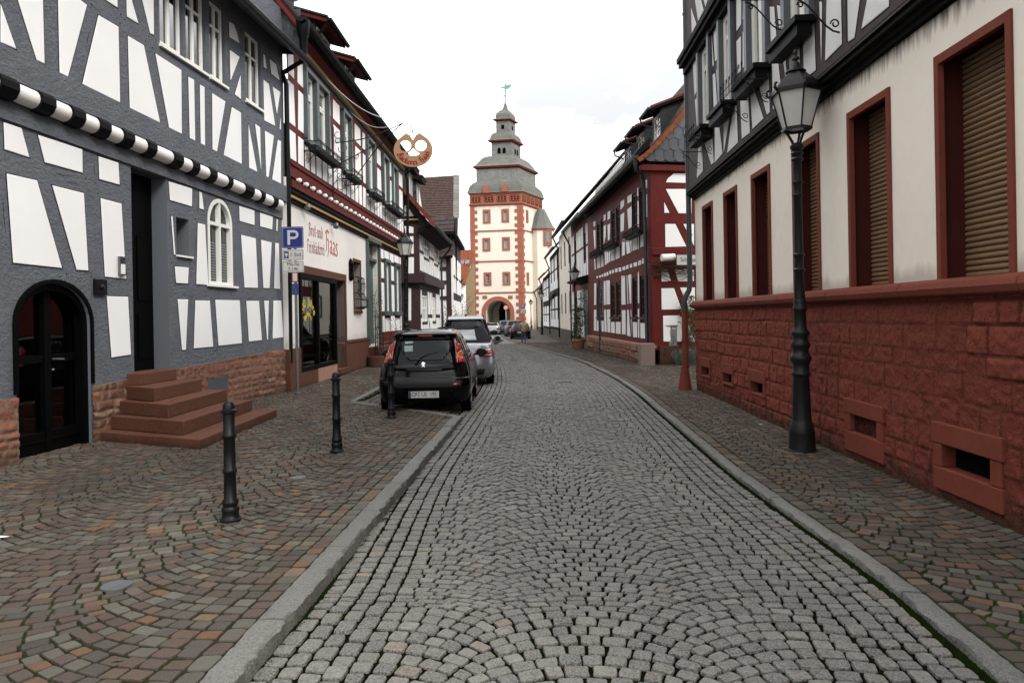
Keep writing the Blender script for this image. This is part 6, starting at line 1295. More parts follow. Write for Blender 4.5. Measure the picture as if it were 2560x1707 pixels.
# ================================================================ gate tower
tw = thing('gate_tower', 'tall cream gate tower with terracotta quoins, tiered slate roofs and an arched gateway', 'tower', (-.4, 96.7, 0))
ZT = (1140, 180, 2.307); c_, e1, e2 = Vector((-.4, 96.7, 0)), Vector((3.4, -.5, 0)), Vector((1.5, 3.2, 0))
TP = lambda s, t, z, k=1: c_ + (e1 * s + e2 * t) * k + Vector((0, 0, z))
TA = Fac((-5.3, 94.0), (1.5, 93.0), 'L'); TS = Fac((1.5, 93.0), (4.5, 99.4), 'L'); TAL, TSL = TA.L, TS.L
ta = lambda x, y: TA.T([(x, y)], ZT)[0]
ax0, ax1, axt = ta(172, 1400)[0], ta(313, 1400)[0], ta(240, 1318)[1]; axc = (ax0 + ax1) / 2; arx = (ax1 - ax0) / 2; azs_ = axt - arx
wint = [((155, 795), (200, 873)), ((262, 791), (307, 867)), ((153, 958), (199, 1033)), ((266, 953), (312, 1029)), ((160, 1156), (205, 1232)), ((269, 1153), (314, 1229))]
wr = [];
for p, q in wint: a, b = ta(*p), ta(*q); wr.append((a[0], b[0], b[1], a[1]))
arch_h = [(ax0, -.1), (ax1, -.1)] + [(axc + arx * math.cos(t), azs_ + arx * math.sin(t)) for t in np.linspace(0, math.pi, 17)]
wall(TA, [(0, -.5), (TAL, -.5), (TAL, 16.5), (0, 16.5)], [(arch_h, 1.0)] + [(rect(a + .28, b - .28, c + .28, d - .28), .25) for a, b, c, d in wr], 'front_wall', M['tower_plaster'], tw)
swn_ = [(TS.T([(402, 795), (414, 795)], ZT), TS.T([(405, 868)], ZT)), (TS.T([(406, 1155), (418, 1155)], ZT), TS.T([(408, 1230)], ZT))]
wall(TS, [(0, -.5), (TSL, -.5), (TSL, 16.5), (0, 16.5)], [], 'side_wall', M['tower_plaster'], tw)
g = MB(); g.poly([TP(-1, -1, -.5), TP(-1, 1, -.5), TP(-1, 1, 16.5), TP(-1, -1, 16.5)]); g.poly([TP(-1, 1, -.5), TP(1, 1, -.5), TP(1, 1, 16.5), TP(-1, 1, 16.5)]); g.build('rear_walls', M['tower_plaster'], tw)
for a, b, c, d in wr:
    g = MB()
    for r_, x in ((rect(a, a + .28, c, d), 0), (rect(b - .28, b, c, d), 0), (rect(a + .28, b - .28, c, c + .28), .01), (rect(a + .28, b - .28, d - .28, d), .01)): g.prism(TA.W3(r_, -.05), TA.n * (.13 + x))
    o = g.build('window_surround', M['terracotta'], tw); window(TA, a + .28, b - .28, c + .28, d - .28, -.12, o, mat('blue_grey_sash', (.30, .36, .36), .5) if 'blue_grey_sash' not in MATS else MATS['blue_grey_sash'], M['glass_dark'] if c < 7 else mat('curtained_pane', (.45, .46, .42), .3) if 'curtained_pane' not in MATS else (M['glass_dark'] if c < 7 else MATS['curtained_pane']), nx=2, nz=3, fw=.07, bar=.06)
for (pa, pb) in swn_:
    a, b, d = pa[0][0], pa[1][0], pa[0][1]; c = pb[0][1]; g = MB(); g.prism(TS.W3(rect(a, b, c, d), 0), TS.n * .1); o = g.build('window_surround', M['terracotta'], tw); g = MB(); g.prism(TS.W3(rect(a + .3, b - .3, c + .3, d - .3), .1), TS.n * .01); g.build('pane', M['glass_dark'], o)
g = MB(); arc_ring(g, TA, axc, arx + .55, azs_, arx + .55, -.2, .55, -.1, .08, 26)
for a, b in ((ax0 - .55, ax0), (ax1, ax1 + .55)): pass
g.build('gate_arch', M['terracotta'], tw)
g = MB()
for x0, x1 in ((153, 180), (300, 327)): a, b = ta(x0, 1290), ta(x1, 1308); g.prism(TA.W3(rect(a[0], b[0], b[1], a[1]), 0), TA.n * .06)
g.build('stone_tablet', M['terracotta'], tw)
# vault and far wall with pointed door
g = MB(); pts = [(ax0, -.4)] + [(axc + (arx) * math.cos(t), azs_ + arx * math.sin(t)) for t in np.linspace(math.pi, 0, 15)] + [(ax1, -.4)]
for i in range(len(pts) - 1): g.poly([TA.W(*pts[i], -1.0), TA.W(*pts[i + 1], -1.0), TA.W(*pts[i + 1], -5.5), TA.W(*pts[i], -5.5)])
g.poly([TA.W(u, z, -5.5) for u, z in pts]); g.build('passage', mat('passage_plaster', (.50, .47, .40), .9), tw)
g = MB(); g.prism([TA.W(axc - .3 + u, z, -5.45) for u, z in [(-.45, -.4), (.45, -.4), (.45, 2.6), (.25, 3.2), (0, 3.6), (-.25, 3.2), (-.45, 2.6)]], TA.n * .05); g.build('pointed_doorway', M['dark_inside'], tw)
# strings, quoins
g = MB()
for z in (4.72, 8.85, 12.85):
    boxF(g, TA, -.08, TAL + .08, z, z + .17, -.05, .09); boxF(g, TS, 0, TSL * .55 if z < 12 else TSL, z, z + .17, -.05, .088)
g.build('string_course', M['terracotta'], tw)
g = MB(); z = -.3; k = 0
while z < 16.2:
    w_ = .95 if k % 2 else .60; h = .47
    boxF(g, TA, -.03, w_ + .02, z, z + h - .01, -.05, .045); boxF(g, TA, TAL - w_, TAL + .045, z, z + h - .01, -.05, .045); boxF(g, TS, 0.002, w_ * .8, z, z + h - .012, -.05, .045); z += h; k += 1
g.build('quoins', M['terracotta'], tw)
# frieze with tracery
g = MB(); 
def ring_box(g, z0, z1, k0, k1=None):
    k1 = k1 or k0; q0 = [TP(s, t, z0, k0) for s, t in ((-1, -1), (1, -1), (1, 1), (-1, 1))]; q1 = [TP(s, t, z1, k1) for s, t in ((-1, -1), (1, -1), (1, 1), (-1, 1))]; b = len(g.v); g.v += [tuple(p) for p in q0 + q1]
    for i in range(4): j = (i + 1) % 4; g.face((b + i, b + j, b + 4 + j, b + 4 + i))
    g.face((b + 3, b + 2, b + 1, b)); g.face((b + 4, b + 5, b + 6, b + 7))
ring_box(g, 16.2, 16.4, 1.0, 1.06); ring_box(g, 16.4, 16.5, 1.06); ring_box(g, 16.5, 17.75, 1.012); ring_box(g, 17.75, 17.95, 1.02, 1.07); g.build('frieze', M['terracotta'], tw)
for F_, n, LL in ((TA, 4, TAL), (TS, 5, TSL)):
    for i in range(n):
        g = MB(); u0 = LL * (i + .14) / n; u1 = LL * (i + .86) / n; g.prism(F_.W3(rect(u0, u1, 16.7, 17.55), .05), F_.n * .04); o = g.build('tracery_panel', M['dark_inside'], tw); g = MB(); um = (u0 + u1) / 2; r = .28
        for cx_ in np.linspace(u0 + .22, u1 - .22, 3 if F_ is TA else 2):
            for s_ in (-1, 1): g.tube([F_.W(cx_ + r * .75 * math.cos(t), 17.125 + s_ * .2 + r * .75 * math.sin(t), .10) for t in np.linspace(0, 6.283, 9)], .035, 4, caps=False)
            g.tube([F_.W(cx_ + r * math.cos(t), 17.125 + r * math.sin(t), .105) for t in np.linspace(0, 6.283, 11)], .04, 4, caps=False)
        g.build('tracery', M['terracotta'], o)
def roof_stage(name, prof, m, base, cells=16):
    """prof [(k, z)]: band by band, cell by cell, lightly coursed slate"""
    g = MB(); fine = []
    for i in range(len(prof) - 1):
        (k0, z0), (k1, z1) = prof[i], prof[i + 1]; n = max(1, int(math.hypot((k1 - k0) * 3.4, z1 - z0) / .22))
        for j in range(n): fine.append((k0 + (k1 - k0) * j / n, z0 + (z1 - z0) * j / n))
    fine.append(prof[-1])
    for r in range(len(fine) - 1):
        (k0, z0), (k1, z1) = fine[r], fine[r + 1]
        cs = [(-1, -1), (1, -1), (1, 1), (-1, 1)]
        for f in range(4):
            a, b = cs[f], cs[(f + 1) % 4]; nn = max(3, int(cells * (k0 + k1) / 2) + 2)
            for q in range(nn):
                o_ = (r % 2) * .5; s0, s1 = max(0, (q - o_) / (nn - .5)), min(1, (q + 1 - o_) / (nn - .5)); v = rng.normal(1, .10); g.col = tuple(x * v for x in base)
                L2 = lambda s, k, z, ou: TP(a[0] + (b[0] - a[0]) * s, a[1] + (b[1] - a[1]) * s, z, k + ou)
                g.poly([L2(s0, k0, z0, .006), L2(s1, k0, z0, .006), L2(s1, k1, z1 + .0, .0), L2(s0, k1, z1, .0)])
    b = len(g.v); kk, zz_ = fine[-1]; g.poly([TP(s, t, zz_, kk) for s, t in ((-1, -1), (1, -1), (1, 1), (-1, 1))])
    return g.build(name, m, tw)
SLB = (.205, .21, .20); 
roof_stage('lower_roof', [(1.09, 17.93), (1.05, 18.1), (1.03, 18.5), (.99, 18.95), (.92, 19.3), (.84, 19.55)], M['slate_light'], (.15, .153, .138))
roof_stage('slate_wall', [(.82, 19.5), (.815, 21.25)], M['slate_light'], (.25, .255, .245), 20)
g = MB(); ring_box(g, 21.2, 21.35, .83, .88); ring_box(g, 21.35, 21.55, .90); g.build('cornice', M['red_timber'], tw)
roof_stage('middle_roof', [(.91, 21.55), (.82, 21.85), (.74, 22.3), (.66, 22.75), (.56, 23.05), (.42, 23.2)], M['slate_light'], (.17, .173, .158))
roof_stage('slate_turret', [(.40, 23.15), (.395, 25.0)], M['slate_light'], (.23, .235, .225), 12)
g = MB(); ring_box(g, 24.95, 25.1, .41, .47); ring_box(g, 25.1, 25.27, .49)
g.build('cornice', M['red_timber'], tw)
roof_stage('upper_roof', [(.50, 25.27), (.44, 25.45), (.41, 25.9), (.36, 26.25), (.28, 26.45)], M['slate_light'], (.17, .175, .155))
roof_stage('slate_lantern', [(.262, 26.4), (.26, 28.0)], M['slate_light'], (.23, .235, .225), 8)
g = MB(); ring_box(g, 27.95, 28.06, .27, .33); ring_box(g, 28.06, 28.2, .35); g.build('cornice', M['red_timber'], tw)
roof_stage('onion_roof', [(.34, 28.2), (.27, 28.35), (.27, 28.7), (.25, 29.0), (.18, 29.35), (.08, 29.7), (.045, 30.1), (.02, 30.6)], M['slate_light'], (.17, .18, .17))
M['verdigris'] = mat('verdigris_copper', (.16, .30, .26), .6)
g = MB(); tc_ = TP(0, 0, 0); g.tube([tc_ + Vector((0, 0, 30.4)), tc_ + Vector((0, 0, 32.0))], [.07, .05], 8); g.ball(tc_ + Vector((0, 0, 31.6)), .14, 6)
vz = lambda x, z: tc_ + Vector((x, 0, z)); g.prism([vz(-.05, 31.9), vz(.1, 31.9), vz(.18, 32.5), vz(.5, 32.55), vz(1.0, 33.1), vz(.6, 33.15), vz(.25, 33.0), vz(.15, 33.25), vz(-.02, 33.2), vz(-.05, 32.9), vz(-.55, 32.75), vz(-.5, 32.6), vz(-.08, 32.6)], (0, .08, 0)); g.build('weather_vane', M['verdigris'], tw)
# tower dormers, belfry openings
for (x0, x1, y0, y1) in ((155, 188, 650, 694), (262, 295, 642, 686)):
    Fd = TA; a = Fd.T([(x0, y1)], ZT, .45)[0]; b = Fd.T([(x1, y0)], ZT, .45)[0]; zt = b[1]; zb = a[1]; um = (a[0] + b[0]) / 2
    g = MB(); g.prism([Fd.W(u, z, -.8) for u, z in ((a[0], zb - .1), (b[0], zb - .1), (b[0], zb + (zt - zb) * .55), (um, zt), (a[0], zb + (zt - zb) * .55))], Fd.n * 1.25); o = g.build('tower_dormer', M['terracotta'], tw); g = MB(); boxF(g, Fd, um - .22, um + .22, zb + .25, zb + .95, .44, .47); g.build('opening', mat('dormer_shutter', (.30, .10, .07), .8) if 'dormer_shutter' not in MATS else MATS['dormer_shutter'], o)
for s_, k_ in ((-.25, 0), (.25, 0)):
    for fr in (0, 1):
        g = MB(); p = TP(s_ * 1.0, -1, 23.9, .40) if fr == 0 else TP(1, s_, 23.9, .40); dr = e1.normalized() if fr == 0 else e2.normalized(); nn_ = (TA.n if fr == 0 else TS.n)
        g.prism([p - dr * .22 - Vector((0, 0, .42)), p + dr * .22 - Vector((0, 0, .42)), p + dr * .22 + Vector((0, 0, .2)), p + Vector((0, 0, .42)), p - dr * .22 + Vector((0, 0, .2))], nn_ * .03); g.build('belfry_opening', M['dark_inside'], tw)
for fr in (0, 1):
    g = MB(); p = TP(0, -1, 27.15, .262) if fr == 0 else TP(1, 0, 27.15, .262); dr = e1.normalized() if fr == 0 else e2.normalized(); nn_ = (TA.n if fr == 0 else TS.n); g.prism([p - dr * .2 - Vector((0, 0, .28)), p + dr * .2 - Vector((0, 0, .28)), p + dr * .2 + Vector((0, 0, .28)), p - dr * .2 + Vector((0, 0, .28))], nn_ * .03); g.build('belfry_opening', M['dark_inside'], tw)
# stair turret on the right
tc2 = Vector((4.2, 97.0, 0)); n8 = 8
g = MB(); g.lathe([(1.7, -.5), (1.7, 13.3)], 8, tc2, phase=.5); g.build('stair_turret', M['tower_plaster'], tw); g = MB(); g.lathe([(1.75, 13.15), (1.9, 13.2), (1.92, 13.38), (1.8, 13.4)], 8, tc2, phase=.5); g.build('turret_cornice', M['terracotta'], tw)
g = MB(); prf = [(2.02, 13.36), (1.62, 13.9), (1.22, 14.7), (.85, 15.5), (.55, 16.1), (.5, 16.15), (.0, 16.2)]
g.lathe(prf, 8, tc2, phase=.5); g.c = [(.15, .155, .145)] * len(g.f); g.build('turret_roof', M['slate_light'], tw)
q0, q1 = atY(1140 + 512 / 2.307, 180 + 922 / 2.307, 95.3), atY(1140 + 546 / 2.307, 180 + 988 / 2.307, 95.3); g = MB(); mx_ = (q0.x + q1.x) / 2; mz_ = (q0.z + q1.z) / 2; g.box((mx_, 95.55, mz_), (1.15, .5, 2.2)); o = g.build('turret_window', M['terracotta'], tw); g = MB(); g.box((mx_, 95.29, mz_), (.65, .05, 1.5)); g.build('pane', M['glass_grey'], o)
# ================================================================ street furniture
M['frosted'] = mat('dirty_opal_lamp_glass', (.66, .65, .61), .35, var=[(5, (.52, .51, .48), .7)], spots=[(60, (.14, .13, .12), .66)], stretch=(1, 1, .25))
_b = M['frosted'].node_tree.nodes['Principled BSDF']; _b.inputs['Transmission Weight'].default_value = .25
def street_lamp(label, loc, rz=0, group='old lantern posts along the street', hs=1.0):
    t = thing('street_lamp', label, 'street lamp', (0, 0, 0), 0, group)
    base = [(.175, 0), (.175, .012), (.150, .02), (.148, .06), (.142, .20), (.146, .22), (.132, .26), (.130, .31), (.112, .335), (.108, .36), (.090, .86), (.094, .87), (.108, .885), (.108, .905), (.092, .925), (.092, .99), (.098, 1.02), (.122, 1.06), (.122, 1.09), (.10, 1.12), (.088, 1.15), (.088, 1.18), (.108, 1.22), (.108, 1.245), (.088, 1.28), (.082, 1.32), (.106, 1.36), (.106, 1.38), (.078, 1.41), (.070, 1.46), (.066, 1.62), (.082, 1.64), (.082, 1.66), (.068, 1.68), (.076, 1.73), (.066, 1.76)]
    shaft = [(.062, 1.76), (.050, 2.07), (.066, 2.09), (.066, 2.11), (.050, 2.125), (.050, 2.25), (.066, 2.27), (.066, 2.285), (.049, 2.30), (.046, 2.95), (.06, 2.965), (.06, 2.98), (.046, 2.99), (.046, 3.10), (.06, 3.115), (.06, 3.13), (.046, 3.14), (.045, 3.36), (.072, 3.39), (.05, 3.42), (.074, 3.46), (.05, 3.49), (.078, 3.52), (.078, 3.55), (.045, 3.58)]
    g = MB(); g.lathe(base, 18); g.build('base', M['lamp_iron'], t, smooth=45, world=False)
    g = MB(); g.lathe(shaft, 14); g.build('shaft', M['lamp_iron'], t, smooth=45, world=False)
    g = MB(); 
    for k in range(3):
        a = k * 2.094 + .5; c, s_ = math.cos(a), math.sin(a); g.tube([(c * .03, s_ * .03, 3.52), (c * .055, s_ * .055, 3.60), (c * .10, s_ * .10, 3.68), (c * .14, s_ * .14, 3.73)], .016, 6)
    for i in range(6):
        a, b = (i + .0) * math.pi / 3, (i + 1.0) * math.pi / 3; g.bar((.165 * math.cos(a), .165 * math.sin(a), 3.74), (.165 * math.cos(b), .165 * math.sin(b), 3.74), .02, .03)
        g.bar((.163 * math.cos(a), .163 * math.sin(a), 3.75), (.278 * math.cos(a), .278 * math.sin(a), 4.16), .014, .014); g.bar((.285 * math.cos(a), .285 * math.sin(a), 4.165), (.285 * math.cos(b), .285 * math.sin(b), 4.165), .03, .04)
        g.tube([(.30 * math.cos(a), .30 * math.sin(a), 4.16), (.335 * math.cos(a), .335 * math.sin(a), 4.19), (.33 * math.cos(a), .33 * math.sin(a), 4.25)], [.014, .02, .008], 5); g.ball((.312 * math.cos(a), .312 * math.sin(a), 4.245), .016, 4)
    g.build('lantern_frame', M['iron'], t, world=False)
    g = MB(); g.lathe([(.155, 3.75), (.268, 4.155)], 6, caps=False); g.build('lantern_glass', M['frosted'], t, world=False)
    g = MB(); g.lathe([(.30, 4.17), (.29, 4.20), (.24, 4.27), (.10, 4.40), (.085, 4.42)], 6); g.lathe([(.118, 4.405), (.115, 4.415), (.06, 4.46), (.038, 4.52), (.02, 4.525), (.02, 4.545), (.045, 4.555), (.04, 4.58), (.015, 4.59), (.014, 4.61), (.024, 4.63), (.018, 4.66), (.0, 4.68)], 12); g.build('lantern_roof', M['iron'], t, world=False)
    t.location = loc; t.rotation_euler = (0, 0, rz); t.scale = (hs, hs, hs); return t
lp = gnd(2006, 1132); lamp = street_lamp('large dark street lamp standing on the right pavement before the red masonry base', (lp.x, lp.y, .03), .45)
def place(o, loc, label, rz=0, s=1):
    c = dup(o, None, loc, rz, label); c.scale = (s, s, s); return c
place(lamp, (-3.62, 24.3, .05), 'street lamp in front of the bakery end, lantern under the pretzel sign', .3)
place(lamp, (3.46, 39.0, zg(39) + .03), 'street lamp beside the potted climber on the right pavement', .2)
place(lamp, (3.02, 72.5, zg(72) + .0), 'far street lamp on the right just past the distant parking sign', .7)
place(lamp, (2.35, 88, zg(88)), 'farthest street lamp on the right at the foot of the tower side', .1, .85)
place(lamp, (-4.75, 60, zg(60)), 'distant street lamp on the left before the white house', .4)
place(lamp, (-5.3, 74, zg(74)), 'distant street lamp on the left near the bare bush by the ochre wall', .1)
for i, (p, lb) in enumerate((((577, 1320), 'nearest black bollard with domed cap, in front of the stone steps'), ((843, 1142), 'middle black bollard, between the nearest one and the car'), ((979, 1054), 'farthest black bollard, standing before the black car'))):
    q = gnd(*p)
    if i == 0:
        bo = thing('bollard', lb, 'bollard', (0, 0, 0), 0, 'black cast iron bollards on the left pavement'); g = MB()
        g.lathe([(.082, 0), (.082, .02), (.070, .03), (.062, .06), (.068, .085), (.068, .105), (.054, .12), (.064, .145), (.064, .16), (.050, .175), (.046, .38), (.055, .39), (.055, .41), (.046, .42), (.045, .66), (.055, .67), (.055, .69), (.045, .70), (.045, .855)], 20); g.build('post', M['iron'], bo, smooth=45, world=False)
        g = MB(); g.lathe([(.045, .855), (.060, .862), (.063, .885), (.048, .892), (.046, .92), (.036, .945), (.018, .958), (.0, .962)], 20); g.build('cap', M['iron'], bo, smooth=50, world=False)
        g = MB(); g.tube([(.055 + .018 * math.cos(t), 0, .40 + .018 * math.sin(t)) for t in np.linspace(0, 6.28, 9)], .004, 4); g.build('chain_eye', M['iron'], bo, world=False); bo.location = (q.x, q.y, .06); bo.rotation_euler = (0, 0, -.7)
    else: dup(bo, None, (q.x, q.y, .06), .4 * i, lb)
# parking signs
M['sign_blue'] = mat('sign_blue', (.012, .022, .15), .35); M['sign_white'] = mat('sign_white', (.48, .48, .46), .4); M['sign_ink'] = mat('sign_ink', (.012, .012, .014), .5)
def P_matrix(p, yaw=0): c, s_ = math.cos(yaw), math.sin(yaw); return Matrix.Translation(p) @ Matrix(((c, 0, s_, 0), (s_, 0, -c, 0), (0, 1, 0, 0), (0, 0, 0, 1)))
def plate(t, name, w_, h, p, m, yaw=0, th=.004, edge=None):
    Mx = P_matrix(p, yaw); n = 4; r = min(w_, h) * .08; pts = []
    for cx_, cy_, a0 in ((w_ / 2 - r, h / 2 - r, 0), (-w_ / 2 + r, h / 2 - r, 90), (-w_ / 2 + r, -h / 2 + r, 180), (w_ / 2 - r, -h / 2 + r, 270)):
        for k in range(n + 1): a = math.radians(a0 + 90 * k / n); pts.append((cx_ + r * math.cos(a), cy_ + r * math.sin(a)))
    g = MB(); ez = Mx.to_3x3() @ Vector((0, 0, 1)); g.prism([Mx @ Vector((x, y, 0)) for x, y in pts], ez * th); o = g.build(name, m, t)
    if edge: 
        g = MB(); g.prism([Mx @ Vector((x * .93, y * (1 - .07 * w_ / h), 0)) for x, y in pts], ez * (th + .0012)); g.build('border', edge, o); g = MB(); g.prism([Mx @ Vector((x * .90, y * (1 - .10 * w_ / h), 0)) for x, y in pts], ez * (th + .0024)); g.build('field', m, o)
    return o, Mx
def park_sign(label, X, Y, base_z, yaw, near=True, h0=0):
    t = thing('parking_sign', label, 'sign', (X, Y, base_z)); g = MB(); g.tube([(X, Y, base_z), (X + .0, Y, base_z + 3.72 + h0)], .03, 10); g.lathe([(.07, 0), (.07, .05), (.035, .06)], 10, (X, Y, base_z)); g.build('post', M['steel'], t, smooth=50)
    f = Vector((math.sin(yaw), -math.cos(yaw), 0)) * .045; z = lambda v: Vector((X, Y, base_z + v)) + f
    top = z(3.72 + h0 - .23) + Vector((-.035 if near else 0, 0, 0)); dx_ = Vector((0, 0, 0))
    o, Mx = plate(t, 'sign_panel', .46, .46, top, M['sign_blue'], yaw, edge=M['sign_white'])
    # border then blue field: P built from bars
    g = MB(); W3 = lambda x, y, d=.008: Mx @ Vector((x, y, d)); ez = Mx.to_3x3() @ Vector((0, 0, .002))
    g.prism([W3(-.11, -.155), W3(-.055, -.155), W3(-.055, .155), W3(-.11, .155)], ez)
    out = [(-.055, .155), (.03, .155)] + [(.03 + .095 * math.cos(a), .06 + .095 * math.sin(a)) for a in np.linspace(math.pi / 2, -math.pi / 2, 12)][1:] + [(-.055, -.035)]
    inn = [(-.055, .015)] + [(.03 + .045 * math.cos(a), .06 + .045 * math.sin(a)) for a in np.linspace(-math.pi / 2, math.pi / 2, 12)] + [(-.055, .105)]
    pts = out[:-1]; n = len(out); 
    oo = [(-.055, .155), (.03, .155)] + [(.03 + .095 * math.cos(a), .06 + .095 * math.sin(a)) for a in np.linspace(math.pi / 2, -math.pi / 2, 14)][1:] + [(-.055, -.035)]
    ii = [(-.055, .105), (.03, .105)] + [(.03 + .045 * math.cos(a), .06 + .045 * math.sin(a)) for a in np.linspace(math.pi / 2, -math.pi / 2, 14)][1:] + [(-.055, .015)]
    for k in range(len(oo) - 1): g.prism([W3(*ii[k]), W3(*ii[k + 1]), W3(*oo[k + 1]), W3(*oo[k])], ez * (1 + .0))
    g.build('letter_p', M['sign_white'], o)
    o2, M2 = plate(t, 'time_plate', .46, .235, top + Vector((.0, 0, -.37)) + dx_ * 0, M['sign_white'], yaw, edge=M['sign_ink'])
    g = MB(); A2 = lambda x, y, d=.0075: M2 @ Vector((x, y, d)); g.prism([A2(-.19, -.075), A2(-.09, -.075), A2(-.09, .075), A2(-.19, .075)], ez); o3 = g.build('disc_symbol', M['sign_blue'], o2)
    g = MB(); g.prism([A2(-.165, -.02, .0100), A2(-.115, -.02, .0100), A2(-.105, .035, .0100), A2(-.175, .035, .0100)], ez * .5); g.prism([A2(-.15, -.06, .0102), A2(-.13, -.06, .0102), A2(-.13, -.03, .0102), A2(-.15, -.03, .0102)], ez * .5); g.build('symbol_mark', M['sign_white'], o3)
    if near:
        text_mesh('1 Std.', .115, 'lettering', M['sign_ink'], o2, M2 @ Matrix.Translation((.065, 0, .008)))
    else: text_mesh('1 Std.', .115, 'lettering', M['sign_ink'], o2, M2 @ Matrix.Translation((.065, 0, .008)))
    o4, M4_ = plate(t, 'hours_plate', .46, .24, top + Vector((.0, 0, -.62)), M['sign_white'], yaw, edge=M['sign_ink'])
    text_mesh('Mo-Sa', .105, 'lettering', M['sign_ink'], o4, M4_ @ Matrix.Translation((0, .05, .008))); text_mesh('7-19h', .095, 'lettering', M['sign_ink'], o4, M4_ @ Matrix.Translation((0, -.055, .008)))
    return t, z, yaw
psx = (741 - 1280) / 1780 * 15.2; tS, zS, yw = park_sign('tall blue parking sign with two small plates, in front of the bakery corner', psx, 15.2, .06, .0, True, -.24 + .1)
o_, Mx = plate(tS, 'red_sticker', .13, .22, zS(2.50), mat('sticker_red', (.30, .02, .02), .4)); g = MB(); Q = lambda x, y: Mx @ Vector((x, y, .006)); g.prism([Q(-.045, -.08), Q(.045, -.08), Q(.045, .09), Q(-.045, .09)], Mx.to_3x3() @ Vector((0, 0, .002))); g.build('sticker_field', M['sign_white'], o_)
plate(tS, 'blue_sticker', .14, .24, zS(2.25), mat('sticker_blue', (.015, .04, .14), .4, spots=(30, (.4, .4, .42), .6)))
q = atY(1382, 752, 62); park_sign('distant blue parking sign on the right pavement before the wavy lintel house', q.x, 62, zg(62), .1, False)
q = atY(1307, 772, 80); park_sign('small distant parking sign at the tower corner', q.x, 80, zg(80), .0, False, -.55)
# round weight limit sign under the arch
q = atY(1264.5, 769, 88); t = thing('round_sign', 'round red rimmed traffic sign in front of the gate arch', 'sign', (q.x, 88, zg(88))); g = MB(); g.tube([(q.x, 88, zg(88)), (q.x, 88, q.z + .3)], .035, 8); g.build('post', M['sign_white'], t)
Rt = Matrix.Rotation(math.pi / 2, 4, 'X'); g = MB(); g.lathe([(.0, 0), (.31, 0), (.31, .02), (.0, .02)], 20, (q.x, 87.93, q.z), Rt, caps=False); o = g.build('sign_panel', mat('traffic_red', (.42, .02, .025), .4), t); g = MB(); g.lathe([(.0, .02), (.22, .02), (.22, .03), (.0, .03)], 20, (q.x, 87.93, q.z), Rt, caps=False); g.build('sign_field', M['sign_white'], o); text_mesh('7,5t', .2, 'lettering', M['sign_ink'], o, P_matrix(Vector((q.x, 87.88, q.z))))
# small gully cover and a utility lid
q = gnd(291, 1492); g = MB(); g.lathe([(.085, 0), (.085, .012), (.02, .014), (.0, .010)], 20, (q.x, q.y, .062)); tag(g.build('manhole_cover', M['steel'], smooth=40), 'small round metal cap set in the left pavement setts', 'manhole cover')
q = gnd(745, 1210); g = MB(); g.lathe([(.075, 0), (.075, .010), (.0, .010)], 18, (q.x, q.y, .060)); tag(g.build('manhole_cover', M['steel'], smooth=40), 'round metal cap in the mossy pavement beyond the nearest bollard', 'manhole cover')
# utility box with scribbles, street name sign and tube light on the gable
ub = gnd(1677, 913); t = thing('utility_box', 'grey concrete utility cabinet with scribbled graffiti before the slate gabled house', 'utility box', (ub.x, ub.y, 0)); M['conc'] = mat('grey_cabinet_concrete', (.20, .20, .185), .85, var=(4, (.13, .13, .12), .7), bump=[(60, .4, .004)])
g = MB(); bw_ = .46; g.box((ub.x, ub.y + .2, .17), (bw_, .34, .34)); g.build('plinth', mat('mossy_concrete', (.15, .15, .11), .9, var=(6, (.07, .09, .03), .7)), t); g = MB(); g.box((ub.x, ub.y + .2, .80), (bw_ - .02, .36, .90)); o = bevel_obj(g.build('cabinet', M['conc'], t), .006); g = MB(); g.box((ub.x, ub.y + .2, 1.265), (bw_ + .04, .42, .035)); g.build('lid', M['conc'], t)
g = MB(); rs = random.Random(4)
for k in range(9):
    x, z = ub.x + rs.uniform(-.13, .13), .5 + k * .07; g.tube([(x + rs.uniform(-.09, .09), ub.y + .016, z + rs.uniform(-.08, .10)) for _ in range(4)], .005, 4)
g.build('graffiti', mat('violet_spray', (.07, .07, .12), .7), o); g = MB(); g.box((ub.x + .12, ub.y + .017, 1.18), (.11, .006, .06)); g.build('number_tag', M['sign_white'], o)
text_mesh('177', .05, 'lettering', mat('tag_red', (.4, .03, .03), .5), t, P_matrix(Vector((ub.x + .12, ub.y + .010, 1.18))))
u0, z0 = G.T([(1065, 380)], zA, .5)[0]; u1 = u0 + .95; zc = z0
t = thing('street_name_sign', 'white street name sign half hidden by the grey downpipe', 'sign', tuple(G.W(u0, z0, .3))); g = MB(); boxF(g, G, u0, u1, zc - .17, zc + .17, .46, .48); o = g.build('sign_panel', M['sign_ink'], t); g = MB(); boxF(g, G, u0 + .015, u1 - .015, zc - .155, zc + .155, .48, .485); g.build('sign_field', M['sign_white'], o); text_mesh('Schlüssel', .19, 'lettering', M['sign_ink'], t, FM(G, u0 + .42, zc, .487), spacing=.86)
g = MB(); g.tube([G.W(u0 + .4, zc + .1, .47), G.W(u0 + .4, zc + .1, .0)], .02); g.build('bracket', M['steel'], t)
a_, z_ = G.T([(893, 360)], zA, .2)[0]; g = MB(); g.tube([G.W(a_, z_, .3), G.W(u0 + .02, z_ + .02, .3)], .11, 12); tag(g.build('tube_light', M['white_paint'], smooth=50), 'white tubular wall lamp beside the street name sign', 'lamp')
